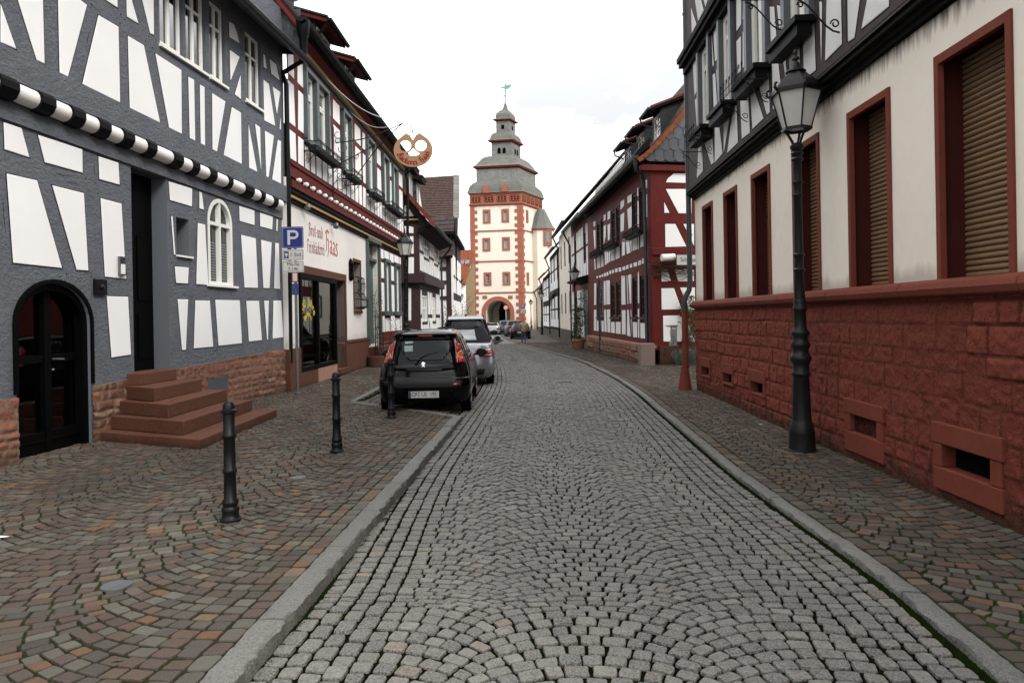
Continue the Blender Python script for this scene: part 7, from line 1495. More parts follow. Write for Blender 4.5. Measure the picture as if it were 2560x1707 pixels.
# spotlight on the bakery, dark spotlight below
# ---------------------------------------------------------------- broken-letter strokes for the painted lettering and the hanging sign
GL = {'i': (.55, [[(0, .95), (.12, .8), (.12, .18), (.28, 0)]], [(.14, 1.28)]), 'n': (.8, [[(0, .95), (.12, .8), (.12, 0)], [(.12, .8), (.34, 1), (.52, .8), (.52, .15), (.68, 0)]], []), 'm': (1.15, [[(0, .95), (.12, .8), (.12, 0)], [(.12, .8), (.32, 1), (.48, .8), (.48, 0)], [(.48, .8), (.68, 1), (.84, .8), (.84, .15), (1, 0)]], []),
      'a': (.72, [[(.08, .85), (.28, 1), (.5, .82), (.5, .14), (.66, 0)], [(.5, .55), (.16, .42), (.1, .16), (.28, 0), (.5, .16)]], []), 'b': (.7, [[(.1, 1.6), (.1, .18), (.32, 0), (.54, .2), (.54, .78), (.34, 1), (.1, .8)]], []), 'c': (.6, [[(.5, .85), (.32, 1), (.1, .8), (.1, .2), (.32, 0), (.52, .14)]], []),
      'k': (.68, [[(.1, 1.6), (.1, 0)], [(.1, .7), (.34, 1), (.5, .82), (.16, .56), (.4, .12), (.6, 0)]], []), 'e': (.62, [[(.52, .14), (.32, 0), (.1, .2), (.1, .8), (.32, 1), (.5, .8), (.12, .5)]], []), 'r': (.55, [[(0, .95), (.12, .8), (.12, 0)], [(.12, .75), (.3, 1), (.46, .86)]], []),
      's': (.62, [[(.52, .88), (.3, 1), (.1, .8), (.5, .34), (.46, .12), (.28, 0), (.06, .12)]], []), 'o': (.7, [[(.1, .2), (.1, .8), (.32, 1), (.54, .8), (.54, .2), (.32, 0), (.1, .2)]], []), 't': (.5, [[(.2, 1.4), (.2, .16), (.4, 0)], [(0, 1), (.42, 1)]], []), 'u': (.75, [[(0, .95), (.12, .8), (.12, .18), (.32, 0), (.52, .18)], [(.52, 1), (.52, .15), (.68, 0)]], []),
      'd': (.7, [[(.08, 1.5), (.36, 1.25), (.54, .85), (.54, .2), (.32, 0), (.1, .2), (.1, .8), (.32, 1), (.5, .86)]], []), 'H': (1.0, [[(.0, 1.35), (.2, 1.6), (.26, 1.3), (.2, .2), (.04, 0)], [(.2, 1.5), (.5, 1.65), (.8, 1.5)], [(.24, .8), (.56, 1.02), (.76, .8), (.76, .15), (.5, -.3)]], []), 'B': (.95, [[(.2, 1.5), (.2, .15)], [(0, 1.4), (.4, 1.62), (.7, 1.35), (.36, .95), (.74, .72), (.74, .22), (.42, 0), (.02, .1)]], []),
      'F': (.85, [[(.24, 1.5), (.24, .2), (.04, 0)], [(0, 1.4), (.4, 1.62), (.76, 1.45)], [(.24, .85), (.62, .92)]], []), '-': (.5, [[(.05, .5), (.4, .56)]], []), ' ': (.45, [], [])}
GL['ä'] = (GL['a'][0], GL['a'][1], [(.14, 1.3), (.44, 1.3)])
def blackletter(word, place_, name, m, parent, out, wt=1.0):
    """place_(x, y) maps letter space to the world; out = outward vector"""
    g = MB(); x = 0; k = 0; ang = math.radians(38)
    for ch in word:
        adv, st, dots = GL[ch]
        for line in st:
            for (a, b), (c, d) in zip(line[:-1], line[1:]):
                L_ = math.hypot(c - a, d - b) or 1; th = math.atan2(d - b, c - a); w_ = wt * (.065 + .12 * abs(math.sin(th - ang))) / 1.0; nx_, ny_ = -(d - b) / L_ * w_, (c - a) / L_ * w_; ex, ey = (c - a) / L_ * .03, (d - b) / L_ * .03; k += 1
                q = [(a - ex + nx_, b - ey + ny_), (a - ex - nx_, b - ey - ny_), (c + ex - nx_, d + ey - ny_), (c + ex + nx_, d + ey + ny_)]; g.prism([place_(x + p, r) for p, r in q], out * (1 + (k % 7) * .12), cap_back=False)
        for a, b in dots: k += 1; g.prism([place_(x + a, b + .12), place_(x + a - .1, b), place_(x + a, b - .12), place_(x + a + .1, b)], out * (1 + (k % 7) * .12))
        x += adv + .04
    return g.build(name, m, parent), x
M['letter_red'] = mat('faded_red_lettering', (.22, .06, .05), .9)
def wlen(w_): return sum(GL[c][0] + .04 for c in w_)
def wall_text(word, pl, pr_, h, m=M['letter_red'], wt=1.0):
    (ua, za), (ub, zb_) = pl, pr_; W_ = wlen(word); sx = (ub - ua) / W_
    blackletter(word, lambda x, y: B.W(ua + x * sx, za + (zb_ - za) * x / W_ + y * h, .001), 'lettering', m, hB, B.n * .002, wt)
a = B.T([(302, 305), (398, 305), (292, 435), (412, 435), (418, 455), (500, 455)], Z4)
zl = B.T([(302, 292), (398, 318)], Z4); wall_text('Brot-und', (a[0][0], zl[0][1]), (a[1][0], zl[1][1]), .20, wt=.45)
zl = B.T([(292, 405), (412, 430)], Z4); wall_text('Feinbäckerei', (a[2][0], zl[0][1]), (a[3][0], zl[1][1]), .20, wt=.45)
zl = B.T([(420, 402), (500, 440)], Z4); wall_text('Haas', (a[4][0], zl[0][1] + .0), (a[5][0], zl[1][1]), .36, mat('bright_red_lettering', (.36, .09, .065), .9), .5)
for x, y, nm in ((490, 222, 0), (300, 95, 1)):
    u, z = B.T([(x, y)], Z4, .15)[0]; t = thing('wall_spotlight', ('small grey spotlight on the ivory bakery wall above the painted name', 'swivel spotlight on a short arm at the bakery corner below the ball moulding')[nm], 'spotlight', tuple(B.W(u, z))); g = MB(); g.tube([B.W(u, z, 0), B.W(u, z, .15)], .018); g.build('arm', M['steel'], t); g = MB(); g.lathe([(.0, 0), (.05, .0), (.075, .14), (.0, .14)], 12, B.W(u, z + .03, .15), Matrix.Rotation(2.4, 4, 'X')); g.build('lamp_head', M['steel'], t)
# hanging pretzel sign with wrought arms
sy = 20.0; sc3 = atY(1033, 376, sy); t = thing('hanging_sign', 'tan pretzel shaped bakery sign hanging from a scrolled iron arm', 'sign', tuple(sc3)); Rr = 48.5 / FPX * sy
sp_ = lambda x, y, d=0: sc3 + Vector((x * Rr, d, y * Rr * .94)); M['tan'] = mat('tan_painted_board', (.30, .175, .085), .5)
hole = lambda s_: [(s_ * (.36) + .31 * math.cos(a) * 1, .20 + .31 * math.sin(a)) for a in np.linspace(0, 2 * math.pi, 20, endpoint=False)]
outl_ = [(1.0 * math.cos(a), .93 * math.sin(a) - (.0)) for a in np.linspace(-math.pi * 1.30, math.pi * .30, 34)]
outl_ = [(math.cos(a) * 1.0, math.sin(a) * .92) for a in np.radians(np.linspace(-232, 52, 40))]
outl_ += [(.35, .93), (.15, .80), (0, .55), (-.15, .80), (-.35, .93)]
hL_, hR_ = [[(s_ * (.36 + .36 * math.cos(a)), .16 + (.42 if math.sin(a) > 0 else .42) * math.sin(a)) for a in np.linspace(0, 2 * math.pi, 22, endpoint=False)] for s_ in (-1, 1)]
hL_ = [(-.40 + .30 * math.cos(a), .24 + .31 * math.sin(a)) for a in np.linspace(0, 2 * math.pi, 20, endpoint=False)]; hR_ = [(-x, y) for x, y in hL_]; hM = [(-.36, -.20), (-.16, -.06), (0, .12), (.16, -.06), (.36, -.20), (.18, -.30), (-.18, -.30)]
g = MB(); polys = [orient(outl_), orient(hL_)[::-1], orient(hR_)[::-1], orient(hM)[::-1]]; flat = [p for q in polys for p in q]; nF = len(flat)
for dd in (-.02, .02): g.v += [tuple(sp_(x, y, dd)) for x, y in flat]
for tr_ in tessellate_polygon([[Vector((x, y, 0)) for x, y in p] for p in polys]): g.face(tr_); g.face([i + nF for i in tr_][::-1])
b0 = 0
for p in polys:
    n = len(p)
    for i in range(n): g.face((b0 + i, b0 + (i + 1) % n, nF + b0 + (i + 1) % n, nF + b0 + i))
    b0 += n
g.build('pretzel_board', M['tan'], t)
word = 'Bäckerei Haas'; W_ = wlen(word)
def arcp(x, y):
    a = math.radians(-161 + 148 * x / W_); r = .62 + .0 + (y) * .175; r = .87 - (0) - .17 + (1 - 0) * 0 + (y * -1 + 1) * -.0 if False else .90 - y * .165; return sp_(math.cos(a) * r, math.sin(a) * r * .93, -.021)
def arcp(x, y): a = math.radians(-165 + 158 * x / W_); r = .86 - y * .20; return sp_(math.cos(a) * r, math.sin(a) * r * .93, -.021)
blackletter(word, arcp, 'lettering', mat('sign_red_lettering', (.20, .025, .02), .6), t, Vector((0, -.002, 0)), 1.05)
g = MB(); pw = lambda x, y, Y: atY(x, y, Y); Tz = lambda x, y: (640 + x / 2.8, y / 2.8)
wall_anchor = lambda x, y, d=.2: B.W(*B.px(*Tz(x, y), d), d)
tip = pw(*Tz(1028, 862), sy); pu, pl_ = wall_anchor(540, 890), wall_anchor(540, 1385)
g.tube([pu, pl_], .022, 6)
def arm_curve(p, q, sag, n=14): return [p.lerp(q, i / n) + Vector((0, 0, sag * math.sin(math.pi * i / n))) for i in range(n + 1)]
g.tube(arm_curve(wall_anchor(560, 1000), tip, -.12), .016, 5); g.tube(arm_curve(wall_anchor(545, 1165), pw(*Tz(870, 990), sy), -.02), .014, 5); g.tube(arm_curve(wall_anchor(690, 1250), tip, .12), .016, 5)
hk = [pw(*Tz(x, y), sy) for x, y in ((1028, 862), (1060, 866), (1085, 885), (1097, 915), (1090, 940), (1070, 950), (1050, 940), (1042, 922), (1055, 915))]; g.tube(hk, .014, 5)
hk = [pw(*Tz(x, y), sy) for x, y in ((1097, 915), (1105, 935), (1125, 948), (1146, 935), (1146, 915), (1132, 906), (1120, 915), (1126, 925))]; g.tube(hk, .013, 5)
for cx_, cy_, r, a0, a1 in ((572, 945, 30, 0, 5), (575, 985, 22, 2, 6.5), (600, 1040, 38, -1.2, 3.5), (590, 1300, 42, -2.5, 2.6), (588, 1230, 26, 0, 4.6), (645, 1130, 18, 1, 6.5), (690, 1010, 18, 2, 7.5), (700, 1095, 20, -1, 4), (640, 1280, 24, 0, 5), (790, 1020, 15, 0, 5), (680, 1190, 14, 0, 5)):
    g.tube([wall_anchor(cx_ + r * math.cos(a) * (1 - .08 * (a - a0)), cy_ + r * math.sin(a) * (1 - .08 * (a - a0)), .22) for a in np.linspace(a0, a1, 12)], .011, 4)
g.tube([wall_anchor(560, 1110), wall_anchor(640, 1100), wall_anchor(720, 1085)], .01, 4); g.tube([wall_anchor(545, 1290), wall_anchor(610, 1200), wall_anchor(690, 1250)], .01, 4)
g.build('scroll_arm', M['wrought'], t)
g = MB(); g.tube(arm_curve(wall_anchor(425, 480, .1), tip + Vector((0, 0, .05)), -.35, 18), .011, 5); g.tube(arm_curve(wall_anchor(640, 765, .1), tip + Vector((0, 0, .05)), -.35, 18), .010, 5); g.build('stay_wire', mat('pale_wire', (.45, .45, .44), .5), t)
# flower rails on the bakery windows
for a, b in wo[:1] if False else [(min(wo[0][0], wo[0][0]), wo[1][1]), wo[2], wo[3], (wo[4][0], wo[5][1])]:
    g = MB(); z0 = sillz - .28
    for z in (z0, z0 + .10, z0 + .22):
        g.tube([B.W(a - .05, z, Bup + .02), B.W(a - .05, z, Bup + .38), B.W(b + .05, z, Bup + .38), B.W(b + .05, z, Bup + .02)], .010, 4)
    n = int((b - a) / .11) + 1
    for i in range(n + 1):
        u = a - .05 + (b - a + .1) * i / n; g.tube([B.W(u, z0, Bup + .05), B.W(u, z0, Bup + .38), B.W(u, z0 + .22, Bup + .38)] + [B.W(u, z0 + .25 + .03 * math.sin(q_), Bup + .36 + .03 * math.cos(q_)) for q_ in np.linspace(-.5, 3.5, 5)], .007, 4)
    for u in (a + .05, b - .05): scroll(g, B, u, z0, Bup, .32, .34, .010)
    boxF(g, B, a, b, z0 + .02, z0 + .15, Bup + .1, Bup + .3); g.build('flower_rail', M['wrought'], hB)
# downpipe at the far end of the bakery
g = MB(); g.tube([B.W(BL + .05, eg, ed_), B.W(BL + .05, eg - .25, ed_), B.W(BL + .03, eg - .45, ed_ - .3), B.W(BL + .02, eg - .8, .35), B.W(BL + .02, 5.0, .30), B.W(BL + .02, 0, .12)], .06, 8); g.build('downpipe', M['zinc_black'], hB, smooth=50)
# ================================================================ cars
M['black_car'] = mat('black_car_paint', (.0008, .0008, .001), .12, spec=.28); M['silver_car'] = mat('silver_car_paint', (.20, .205, .225), .28, metal=.5, coat=.4); M['white_car'] = mat('pale_silver_paint', (.32, .32, .32), .3, metal=.3, coat=.3)
M['teal_car'] = mat('teal_car_paint', (.012, .06, .075), .25, coat=.3); M['grey_car'] = mat('warm_grey_paint', (.07, .062, .058), .3, metal=.4, coat=.3); M['dark_plastic'] = mat('dark_bumper_plastic', (.008, .008, .009), .5, spec=.25); M['tyre'] = mat('tyre_rubber', (.002, .002, .002), .9, spec=.05); M['rim'] = mat('alloy_rim', (.25, .25, .26), .35, metal=.8)
M['car_glass'] = mat('tinted_car_glass', (.002, .0025, .003), .03, spec=.2); M['car_glass_light'] = mat('car_rear_window', (.008, .012, .012), .04, spec=.22); M['tail_red'] = mat('tail_lamp_red', (.20, .005, .005), .12, coat=1); M['tail_bright'] = mat('tail_lamp_bright_red', (.38, .012, .008), .1, coat=1); M['tail_amber'] = mat('tail_lamp_amber', (.45, .085, .01), .1, coat=1); M['fabric'] = mat('black_soft_top', (.010, .010, .011), .9, bump=[(120, .3, .002)]); M['chrome'] = mat('chrome', (.6, .6, .6), .12, metal=1)
def ring_pts(w_, yr, yf, rc, rf=None, bow=.03, n=6):
    rf = rf or rc * 1.3; pts = []
    for i in range(n): x = (w_ - rc) * i / (n - 1); pts.append((x, yr + bow * (x / w_) ** 2))
    yb = yr + bow
    for i in range(1, n + 1): a = math.pi / 2 * i / n; pts.append((w_ - rc + rc * math.sin(a), yb + rc - rc * math.cos(a)))
    for i in range(1, 10): y = yb + rc + (yf - rf - bow - yb - rc) * i / 9; pts.append((w_, y))
    for i in range(1, n + 1): a = math.pi / 2 * i / n; pts.append((w_ - rf + rf * math.cos(a), yf - bow - rf + rf * math.sin(a)))
    for i in range(1, n): x = (w_ - rf) * (1 - i / (n - 1)); pts.append((x, yf - bow * (x / w_) ** 2))
    return pts + [(-x, y) for x, y in pts[-2:0:-1]]
def spline_rows(rows, k=5):
    R = np.array(rows, float); z = R[:, 0]; t = np.arange(len(R)); tt = np.linspace(0, len(R) - 1, (len(R) - 1) * k + 1); out = []
    for c in range(R.shape[1]):
        v = R[:, c]; m = np.gradient(v); i = np.clip(tt.astype(int), 0, len(R) - 2); f = tt - i; h00 = 2 * f ** 3 - 3 * f ** 2 + 1; h10 = f ** 3 - 2 * f ** 2 + f; h01 = -2 * f ** 3 + 3 * f ** 2; h11 = f ** 3 - f ** 2
        # monotone limiting keeps corners tidy
        dl = np.diff(v); 
        for j in range(1, len(v) - 1):
            m[j] = 0 if dl[j - 1] * dl[j] <= 0 else np.sign(dl[j]) * min(abs(m[j]), 3 * min(abs(dl[j - 1]), abs(dl[j])))
        out.append(h00 * v[i] + h10 * m[i] + h01 * v[i + 1] + h11 * m[i + 1])
    return np.array(out).T
def loft(rows, name, m, parent, k=5, bow=.03):
    g = MB(); R = spline_rows(rows, k); n = None
    for z, w_, yr, yf, rc in R:
        p = ring_pts(w_, yr, yf, rc, bow=bow); n = len(p); g.v += [(x, y, z) for x, y in p]
    for i in range(len(R) - 1):
        for j in range(n): jj = (j + 1) % n; g.face((i * n + j, i * n + jj, (i + 1) * n + jj, (i + 1) * n + j))
    b = (len(R) - 1) * n; g.face([b + j for j in range(n)]); g.face([j for j in range(n)][::-1])
    return g.build(name, m, parent, smooth=60, world=False)
def bvh_of(objs):
    V = []; F = []
    for o in objs:
        b = len(V); V += [v.co.copy() for v in o.data.vertices]; F += [[b + i for i in p.vertices] for p in o.data.polygons]
    return BVHTree.FromPolygons(V, F)
def patch(poly, axis, bv, off, name, m, parent, res=.05, sgn=1):
    """thin piece following the body surface: poly in (x,z) seen from behind (axis 'y') or (y,z) seen from the side (axis 'x')"""
    poly = orient(poly); xs = [p[0] for p in poly]; zs = [p[1] for p in poly]; P = [Vector(p) for p in poly]; E = [(i, (i + 1) % len(P)) for i in range(len(P))]
    # densify the rim
    Q = []
    for i in range(len(P)):
        a, b = P[i], P[(i + 1) % len(P)]; k = max(1, int((b - a).length / res)); Q += [a.lerp(b, j / k) for j in range(k)]
    P = Q; E = [(i, (i + 1) % len(P)) for i in range(len(P))]; nb = len(P)
    def inside(x, y):
        c = False
        for i in range(len(poly)):
            (x1, y1), (x2, y2) = poly[i], poly[(i + 1) % len(poly)]
            if (y1 > y) != (y2 > y) and x < (x2 - x1) * (y - y1) / (y2 - y1) + x1: c = not c
        return c
    x = min(xs) + res / 2
    while x < max(xs):
        z = min(zs) + res / 2
        while z < max(zs):
            if inside(x, z) and min((Vector((x, z)) - q).length for q in P[:nb]) > res * .4: P.append(Vector((x, z)))
            z += res
        x += res
    V, _, Fc, _, _, _ = delaunay_2d_cdt(P, E, [], 1, 1e-5); g = MB(); ok = []
    for v in V:
        if axis == 'y': o_, d_ = Vector((v[0], -3, v[1])), Vector((0, 1, 0))
        elif axis == 'x': o_, d_ = Vector((3 * sgn, v[0], v[1])), Vector((-sgn, 0, 0))
        else: o_, d_ = Vector((v[0], v[1], 4)), Vector((0, 0, -1))
        h = bv.ray_cast(o_, d_)
        if h[0] is None: ok.append(False); g.v.append((0, 0, 0)); continue
        nrm = h[1] if h[1].dot(d_) < 0 else -h[1]; ok.append(True); g.v.append(tuple(h[0] + nrm * off))
    for f in Fc:
        if all(ok[i] for i in f): g.face(f)
    o = g.build(name, m, parent, smooth=True, world=False); so = o.modifiers.new('thick', 'SOLIDIFY'); so.thickness = off * .9; so.offset = 0; return o
def wheels(t, w_, y0, y1, r, wd=.19, z=None):
    for sx in (-1, 1):
        for y in (y0, y1):
            g = MB(); R_ = Matrix.Rotation(math.pi / 2, 4, 'Y'); g.lathe([(r * .62, -wd / 2), (r * .92, -wd / 2), (r, -wd / 2 + .03), (r, wd / 2 - .03), (r * .92, wd / 2), (r * .62, wd / 2)], 22, (sx * (w_ - wd / 2 - .01), y, r), R_); o = g.build('wheel', M['tyre'], t, smooth=40, world=False)
            g = MB(); xo = sx * (w_ - .005); g.lathe([(.0, 0), (r * .62, 0.0), (r * .62, .01)], 18, (xo - sx * .03, y, r), R_, caps=False)
            for k in range(5): a = k * 1.2566; g.bar((xo - sx * .015, y, r), (xo - sx * .015, y + r * .6 * math.cos(a), r + r * .6 * math.sin(a)), .03, .05, up=(1, 0, 0))
            g.build('rim', M['rim'], o, world=False)
def nplate(t, txt, z, y, w_=.52, parent=None):
    p = parent or t; g = MB(); g.box((0, y, z), (w_, .012, .112)); o = g.build('number_plate', M['sign_white'], p, world=False); g = MB(); g.box((-w_ / 2 + .022, y - .0075, z), (.042, .003, .108)); g.build('country_band', M['sign_blue'], o, world=False)
    return o
def ctext(body, size, t, parent, m, p, spacing=1, sx=1, ry=0):
    cu = bpy.data.curves.new('lettering', 'FONT'); cu.body = body; cu.size = size; cu.extrude = .001; cu.align_x = 'CENTER'; cu.align_y = 'CENTER'; cu.space_character = spacing; ob = bpy.data.objects.new('x', cu); COL.objects.link(ob); me = bpy.data.meshes.new_from_object(ob.evaluated_get(bpy.context.evaluated_depsgraph_get())); bpy.data.objects.remove(ob)
    me.transform(Matrix.Translation(p) @ Matrix.Rotation(math.pi / 2 + ry, 4, 'X') @ Matrix.Diagonal((sx, 1, 1, 1))); me.materials.clear(); me.materials.append(m); o = bpy.data.objects.new('lettering', me); COL.objects.link(o); o.parent = parent; return o
def side_windows(t, bv, polys, m=None, mir=True):
    for p in polys:
        for s_ in (1, -1): patch(p, 'x', bv, .006, 'side_window', m or M['car_glass'], t, .09, s_)
def mirror(t, x, y, z, m, s=1):
    for sx in (-1, 1):
        g = MB(); g.ball((0, 0, 0), .09, 7, (1, .7, 1)); g.v = [(sx * x + a * 1.15, y + b * .65, z + c * .95) for a, b, c in g.v]; g.tube([(sx * (x - .16), y + .03, z - .05), (sx * (x - .05), y, z - .02)], .022, 6); o = g.build('wing_mirror', m, t, smooth=50, world=False)
        g = MB(); g.lathe([(0, 0), (.07, 0)], 12, (sx * x, y - .062, z), Matrix.Rotation(math.pi / 2, 4, 'X'), caps=False); g.build('mirror_glass', M['car_glass_light'], o, world=False)
# ---- small black hatchback in the foreground
X = lambda x: (x - 928) / 837; Zc = lambda y: (1385 - y) / 837
car = thing('parked_car', 'small black hatchback with tall red tail lights, nearest car, parked by the bakery', 'car', (0, 0, 0))
rowsb = [(.17, .66, .14, 3.25, .18), (.24, .745, .05, 3.36, .2), (.36, .785, .01, 3.42, .24), (.50, .80, .0, 3.43, .25), (.615, .80, .012, 3.42, .25), (.635, .795, .045, 3.40, .24), (.72, .785, .06, 3.33, .25), (.84, .765, .085, 3.12, .26), (.93, .735, .12, 2.75, .26), (.97, .715, .14, 2.5, .26)]
rowsc = [(.965, .715, .145, 2.48, .26), (1.08, .665, .195, 2.28, .22), (1.20, .618, .25, 2.08, .19), (1.31, .572, .30, 1.90, .16), (1.345, .56, .245, 1.85, .15), (1.375, .545, .225, 1.80, .15), (1.41, .52, .29, 1.70, .17), (1.44, .46, .42, 1.52, .2), (1.455, .36, .60, 1.35, .2)]
ob_ = loft(rowsb, 'body', M['black_car'], car); oc_ = loft(rowsc, 'cabin', M['black_car'], car); bv = bvh_of([ob_, oc_])
H = lambda pts: [(X(x), Zc(y)) for x, y in pts]
hatch = patch(H([(520, 300), (1368, 300), (1392, 400), (1405, 520), (1405, 640), (1385, 742), (1100, 768), (760, 768), (498, 742), (474, 620), (478, 480), (498, 380)]), 'y', bv, .008, 'tailgate_glass', M['car_glass'], car, .05)
patch(H([(590, 318), (1300, 318), (1335, 400), (1300, 500), (1190, 615), (720, 615), (640, 540), (550, 380)]), 'y', bv, .014, 'rear_window', M['car_glass_light'], hatch, .05)
for mir in (0, 1):
    fx = lambda p: [((-a if mir else a), b) for a, b in p]; base = [(-(X(515)), Zc(302)), (-X(478), Zc(345)), (-X(432), Zc(410)), (-X(392), Zc(500)), (-X(362), Zc(590)), (-X(352), Zc(650)), (-X(462), Zc(655)), (-X(478), Zc(560)), (-X(486), Zc(450)), (-X(502), Zc(370))]
    lt = patch(fx(base), 'y', bv, .016, 'tail_light', M['tail_red'], car, .035)
    rr_ = lambda cx_, cy_, a, b: fx([(-X(cx_) + a * math.cos(q_), Zc(cy_) + b * math.sin(q_)) for q_ in np.linspace(0, 6.283, 12, endpoint=False)])
    patch(rr_(420, 545, .045, .062), 'y', bv, .022, 'indicator_lens', M['tail_amber'], lt, .02); patch(rr_(447, 435, .030, .055), 'y', bv, .022, 'brake_lens', M['tail_bright'], lt, .02); patch(rr_(400, 615, .036, .034), 'y', bv, .022, 'fog_lens', M['tail_bright'], lt, .02)
patch(H([(350, 887), (1490, 897), (1478, 965), (1400, 985), (1250, 1000), (600, 998), (450, 985), (360, 960)]), 'y', bv, .010, 'bumper_trim', M['dark_plastic'], car, .05)
patch(H([(1352, 935), (1440, 935), (1445, 968), (1350, 968)]), 'y', bv, .016, 'reflector', M['tail_red'], car, .03)
patch(H([(835, 245), (1055, 245), (1055, 268), (835, 268)]), 'y', bv, .012, 'brake_light', M['tail_bright'], car, .03)
npz = nplate(car, '', Zc(1087), -.008); ctext('OF', .105, car, npz, M['sign_ink'], Vector((-.155, -.0165, Zc(1087))), .9, .82); ctext('US', .105, car, npz, M['sign_ink'], Vector((.01, -.0165, Zc(1087))), .9, .82); ctext('193', .105, car, npz, M['sign_ink'], Vector((.165, -.0165, Zc(1087))), .9, .80)
g = MB(); g.lathe([(0, 0), (.014, 0)], 12, (-.078, -.0155, Zc(1060)), Matrix.Rotation(math.pi / 2, 4, 'X'), caps=False); g.lathe([(0, 0), (.015, 0)], 12, (-.078, -.0155, Zc(1100)), Matrix.Rotation(math.pi / 2, 4, 'X'), caps=False); g.build('plate_seal', M['steel'], npz, world=False)
def on_surf(x, z, off=.02): h = bv.ray_cast(Vector((x, -3, z)), Vector((0, 1, 0))); return h[0] + Vector((0, -off, 0))
g = MB(); g.tube([on_surf(X(822), Zc(650), .03), on_surf(X(850), Zc(600), .05), on_surf(X(885), Zc(560), .05)], [.016, .013, .010], 6); g.tube([on_surf(X(885), Zc(560), .05), on_surf(X(980), Zc(520), .03), on_surf(X(1140), Zc(488), .025)], [.012, .010, .008], 6); g.ball(on_surf(X(822), Zc(650), .025), .03, 6); g.build('rear_wiper', M['dark_plastic'], car, world=False)
for s_ in (-1, 1): p = on_surf(s_ * .40, Zc(300), .03); g = MB(); g.tube([p + Vector((0, .0, .05)), p + Vector((0, -.01, -.0)), p + Vector((0, 0, -.04))], [.035, .032, .01], 8); g.build('hatch_hinge', M['dark_plastic'], car, world=False)
p = on_surf(X(560), Zc(687), .012); ctext('PEUGEOT', .030, car, hatch, M['chrome'], p, 1.1, 1.1, .28); p = on_surf(X(1315), Zc(692), .012); ctext('107', .040, car, hatch, M['chrome'], p, 1, 1.2, .28)
p = on_surf(X(922), Zc(664), .012); lion = [(-.02, .040), (.0, .047), (.012, .038), (.010, .028), (.030, .036), (.034, .028), (.012, .012), (.030, .012), (.032, .004), (.014, -.004), (.010, -.014), (.030, -.034), (.026, -.042), (.012, -.036), (.0, -.020), (-.010, -.036), (-.030, -.040), (-.024, -.030), (-.010, -.012), (-.012, .004), (-.034, -.004), (-.036, .006), (-.014, .016), (-.034, .022), (-.03, .03), (-.012, .026)]
g = MB(); g.prism([p + Vector((x, -.004 - z * -.25, z)) for x, z in lion], (0, -.004, 0)); g.build('emblem', M['chrome'], hatch, world=False)
g = MB(); q_ = on_surf(X(705), Zc(450), -.03); g.box(tuple(q_), (.14, .004, .26)); g.build('window_notice', mat('pale_paper', (.42, .50, .48), .6, spots=(30, (.15, .22, .25), .55)), hatch, world=False)
g = MB(); g.box(tuple(on_surf(X(705), Zc(478), .019)), (.145, .004, .20)); g.box(tuple(on_surf(X(705), Zc(365), .019)), (.13, .004, .075)); g.build('window_notice', MATS['pale_paper'], hatch, world=False)
side_windows(car, bv, [[(.62, .95), (1.15, .93), (1.18, 1.34), (.85, 1.33)], [(1.22, .93), (2.15, .95), (1.75, 1.30), (1.25, 1.345)]])
patch([(-.6, 2.5), (.6, 2.5), (.5, 1.86), (-.5, 1.86)], 'z', bv, .008, 'windscreen', M['car_glass'], car, .09)
wheels(car, .79, .52, 2.85, .275, .165); mirror(car, .93, 2.02, .965, M['black_car'])
g = MB(); g.tube([(.0, 1.2, 1.45), (.0, 1.1, 1.60)], .005, 4); g.build('aerial', M['wrought'], car, world=False)
cY = .006686 * 1780 + .05; car.location = ((916 + 8 - 900 - 0) * 0 + (-1.53), 12.15, -.01); car.rotation_euler = (0, 0, math.radians(.6))
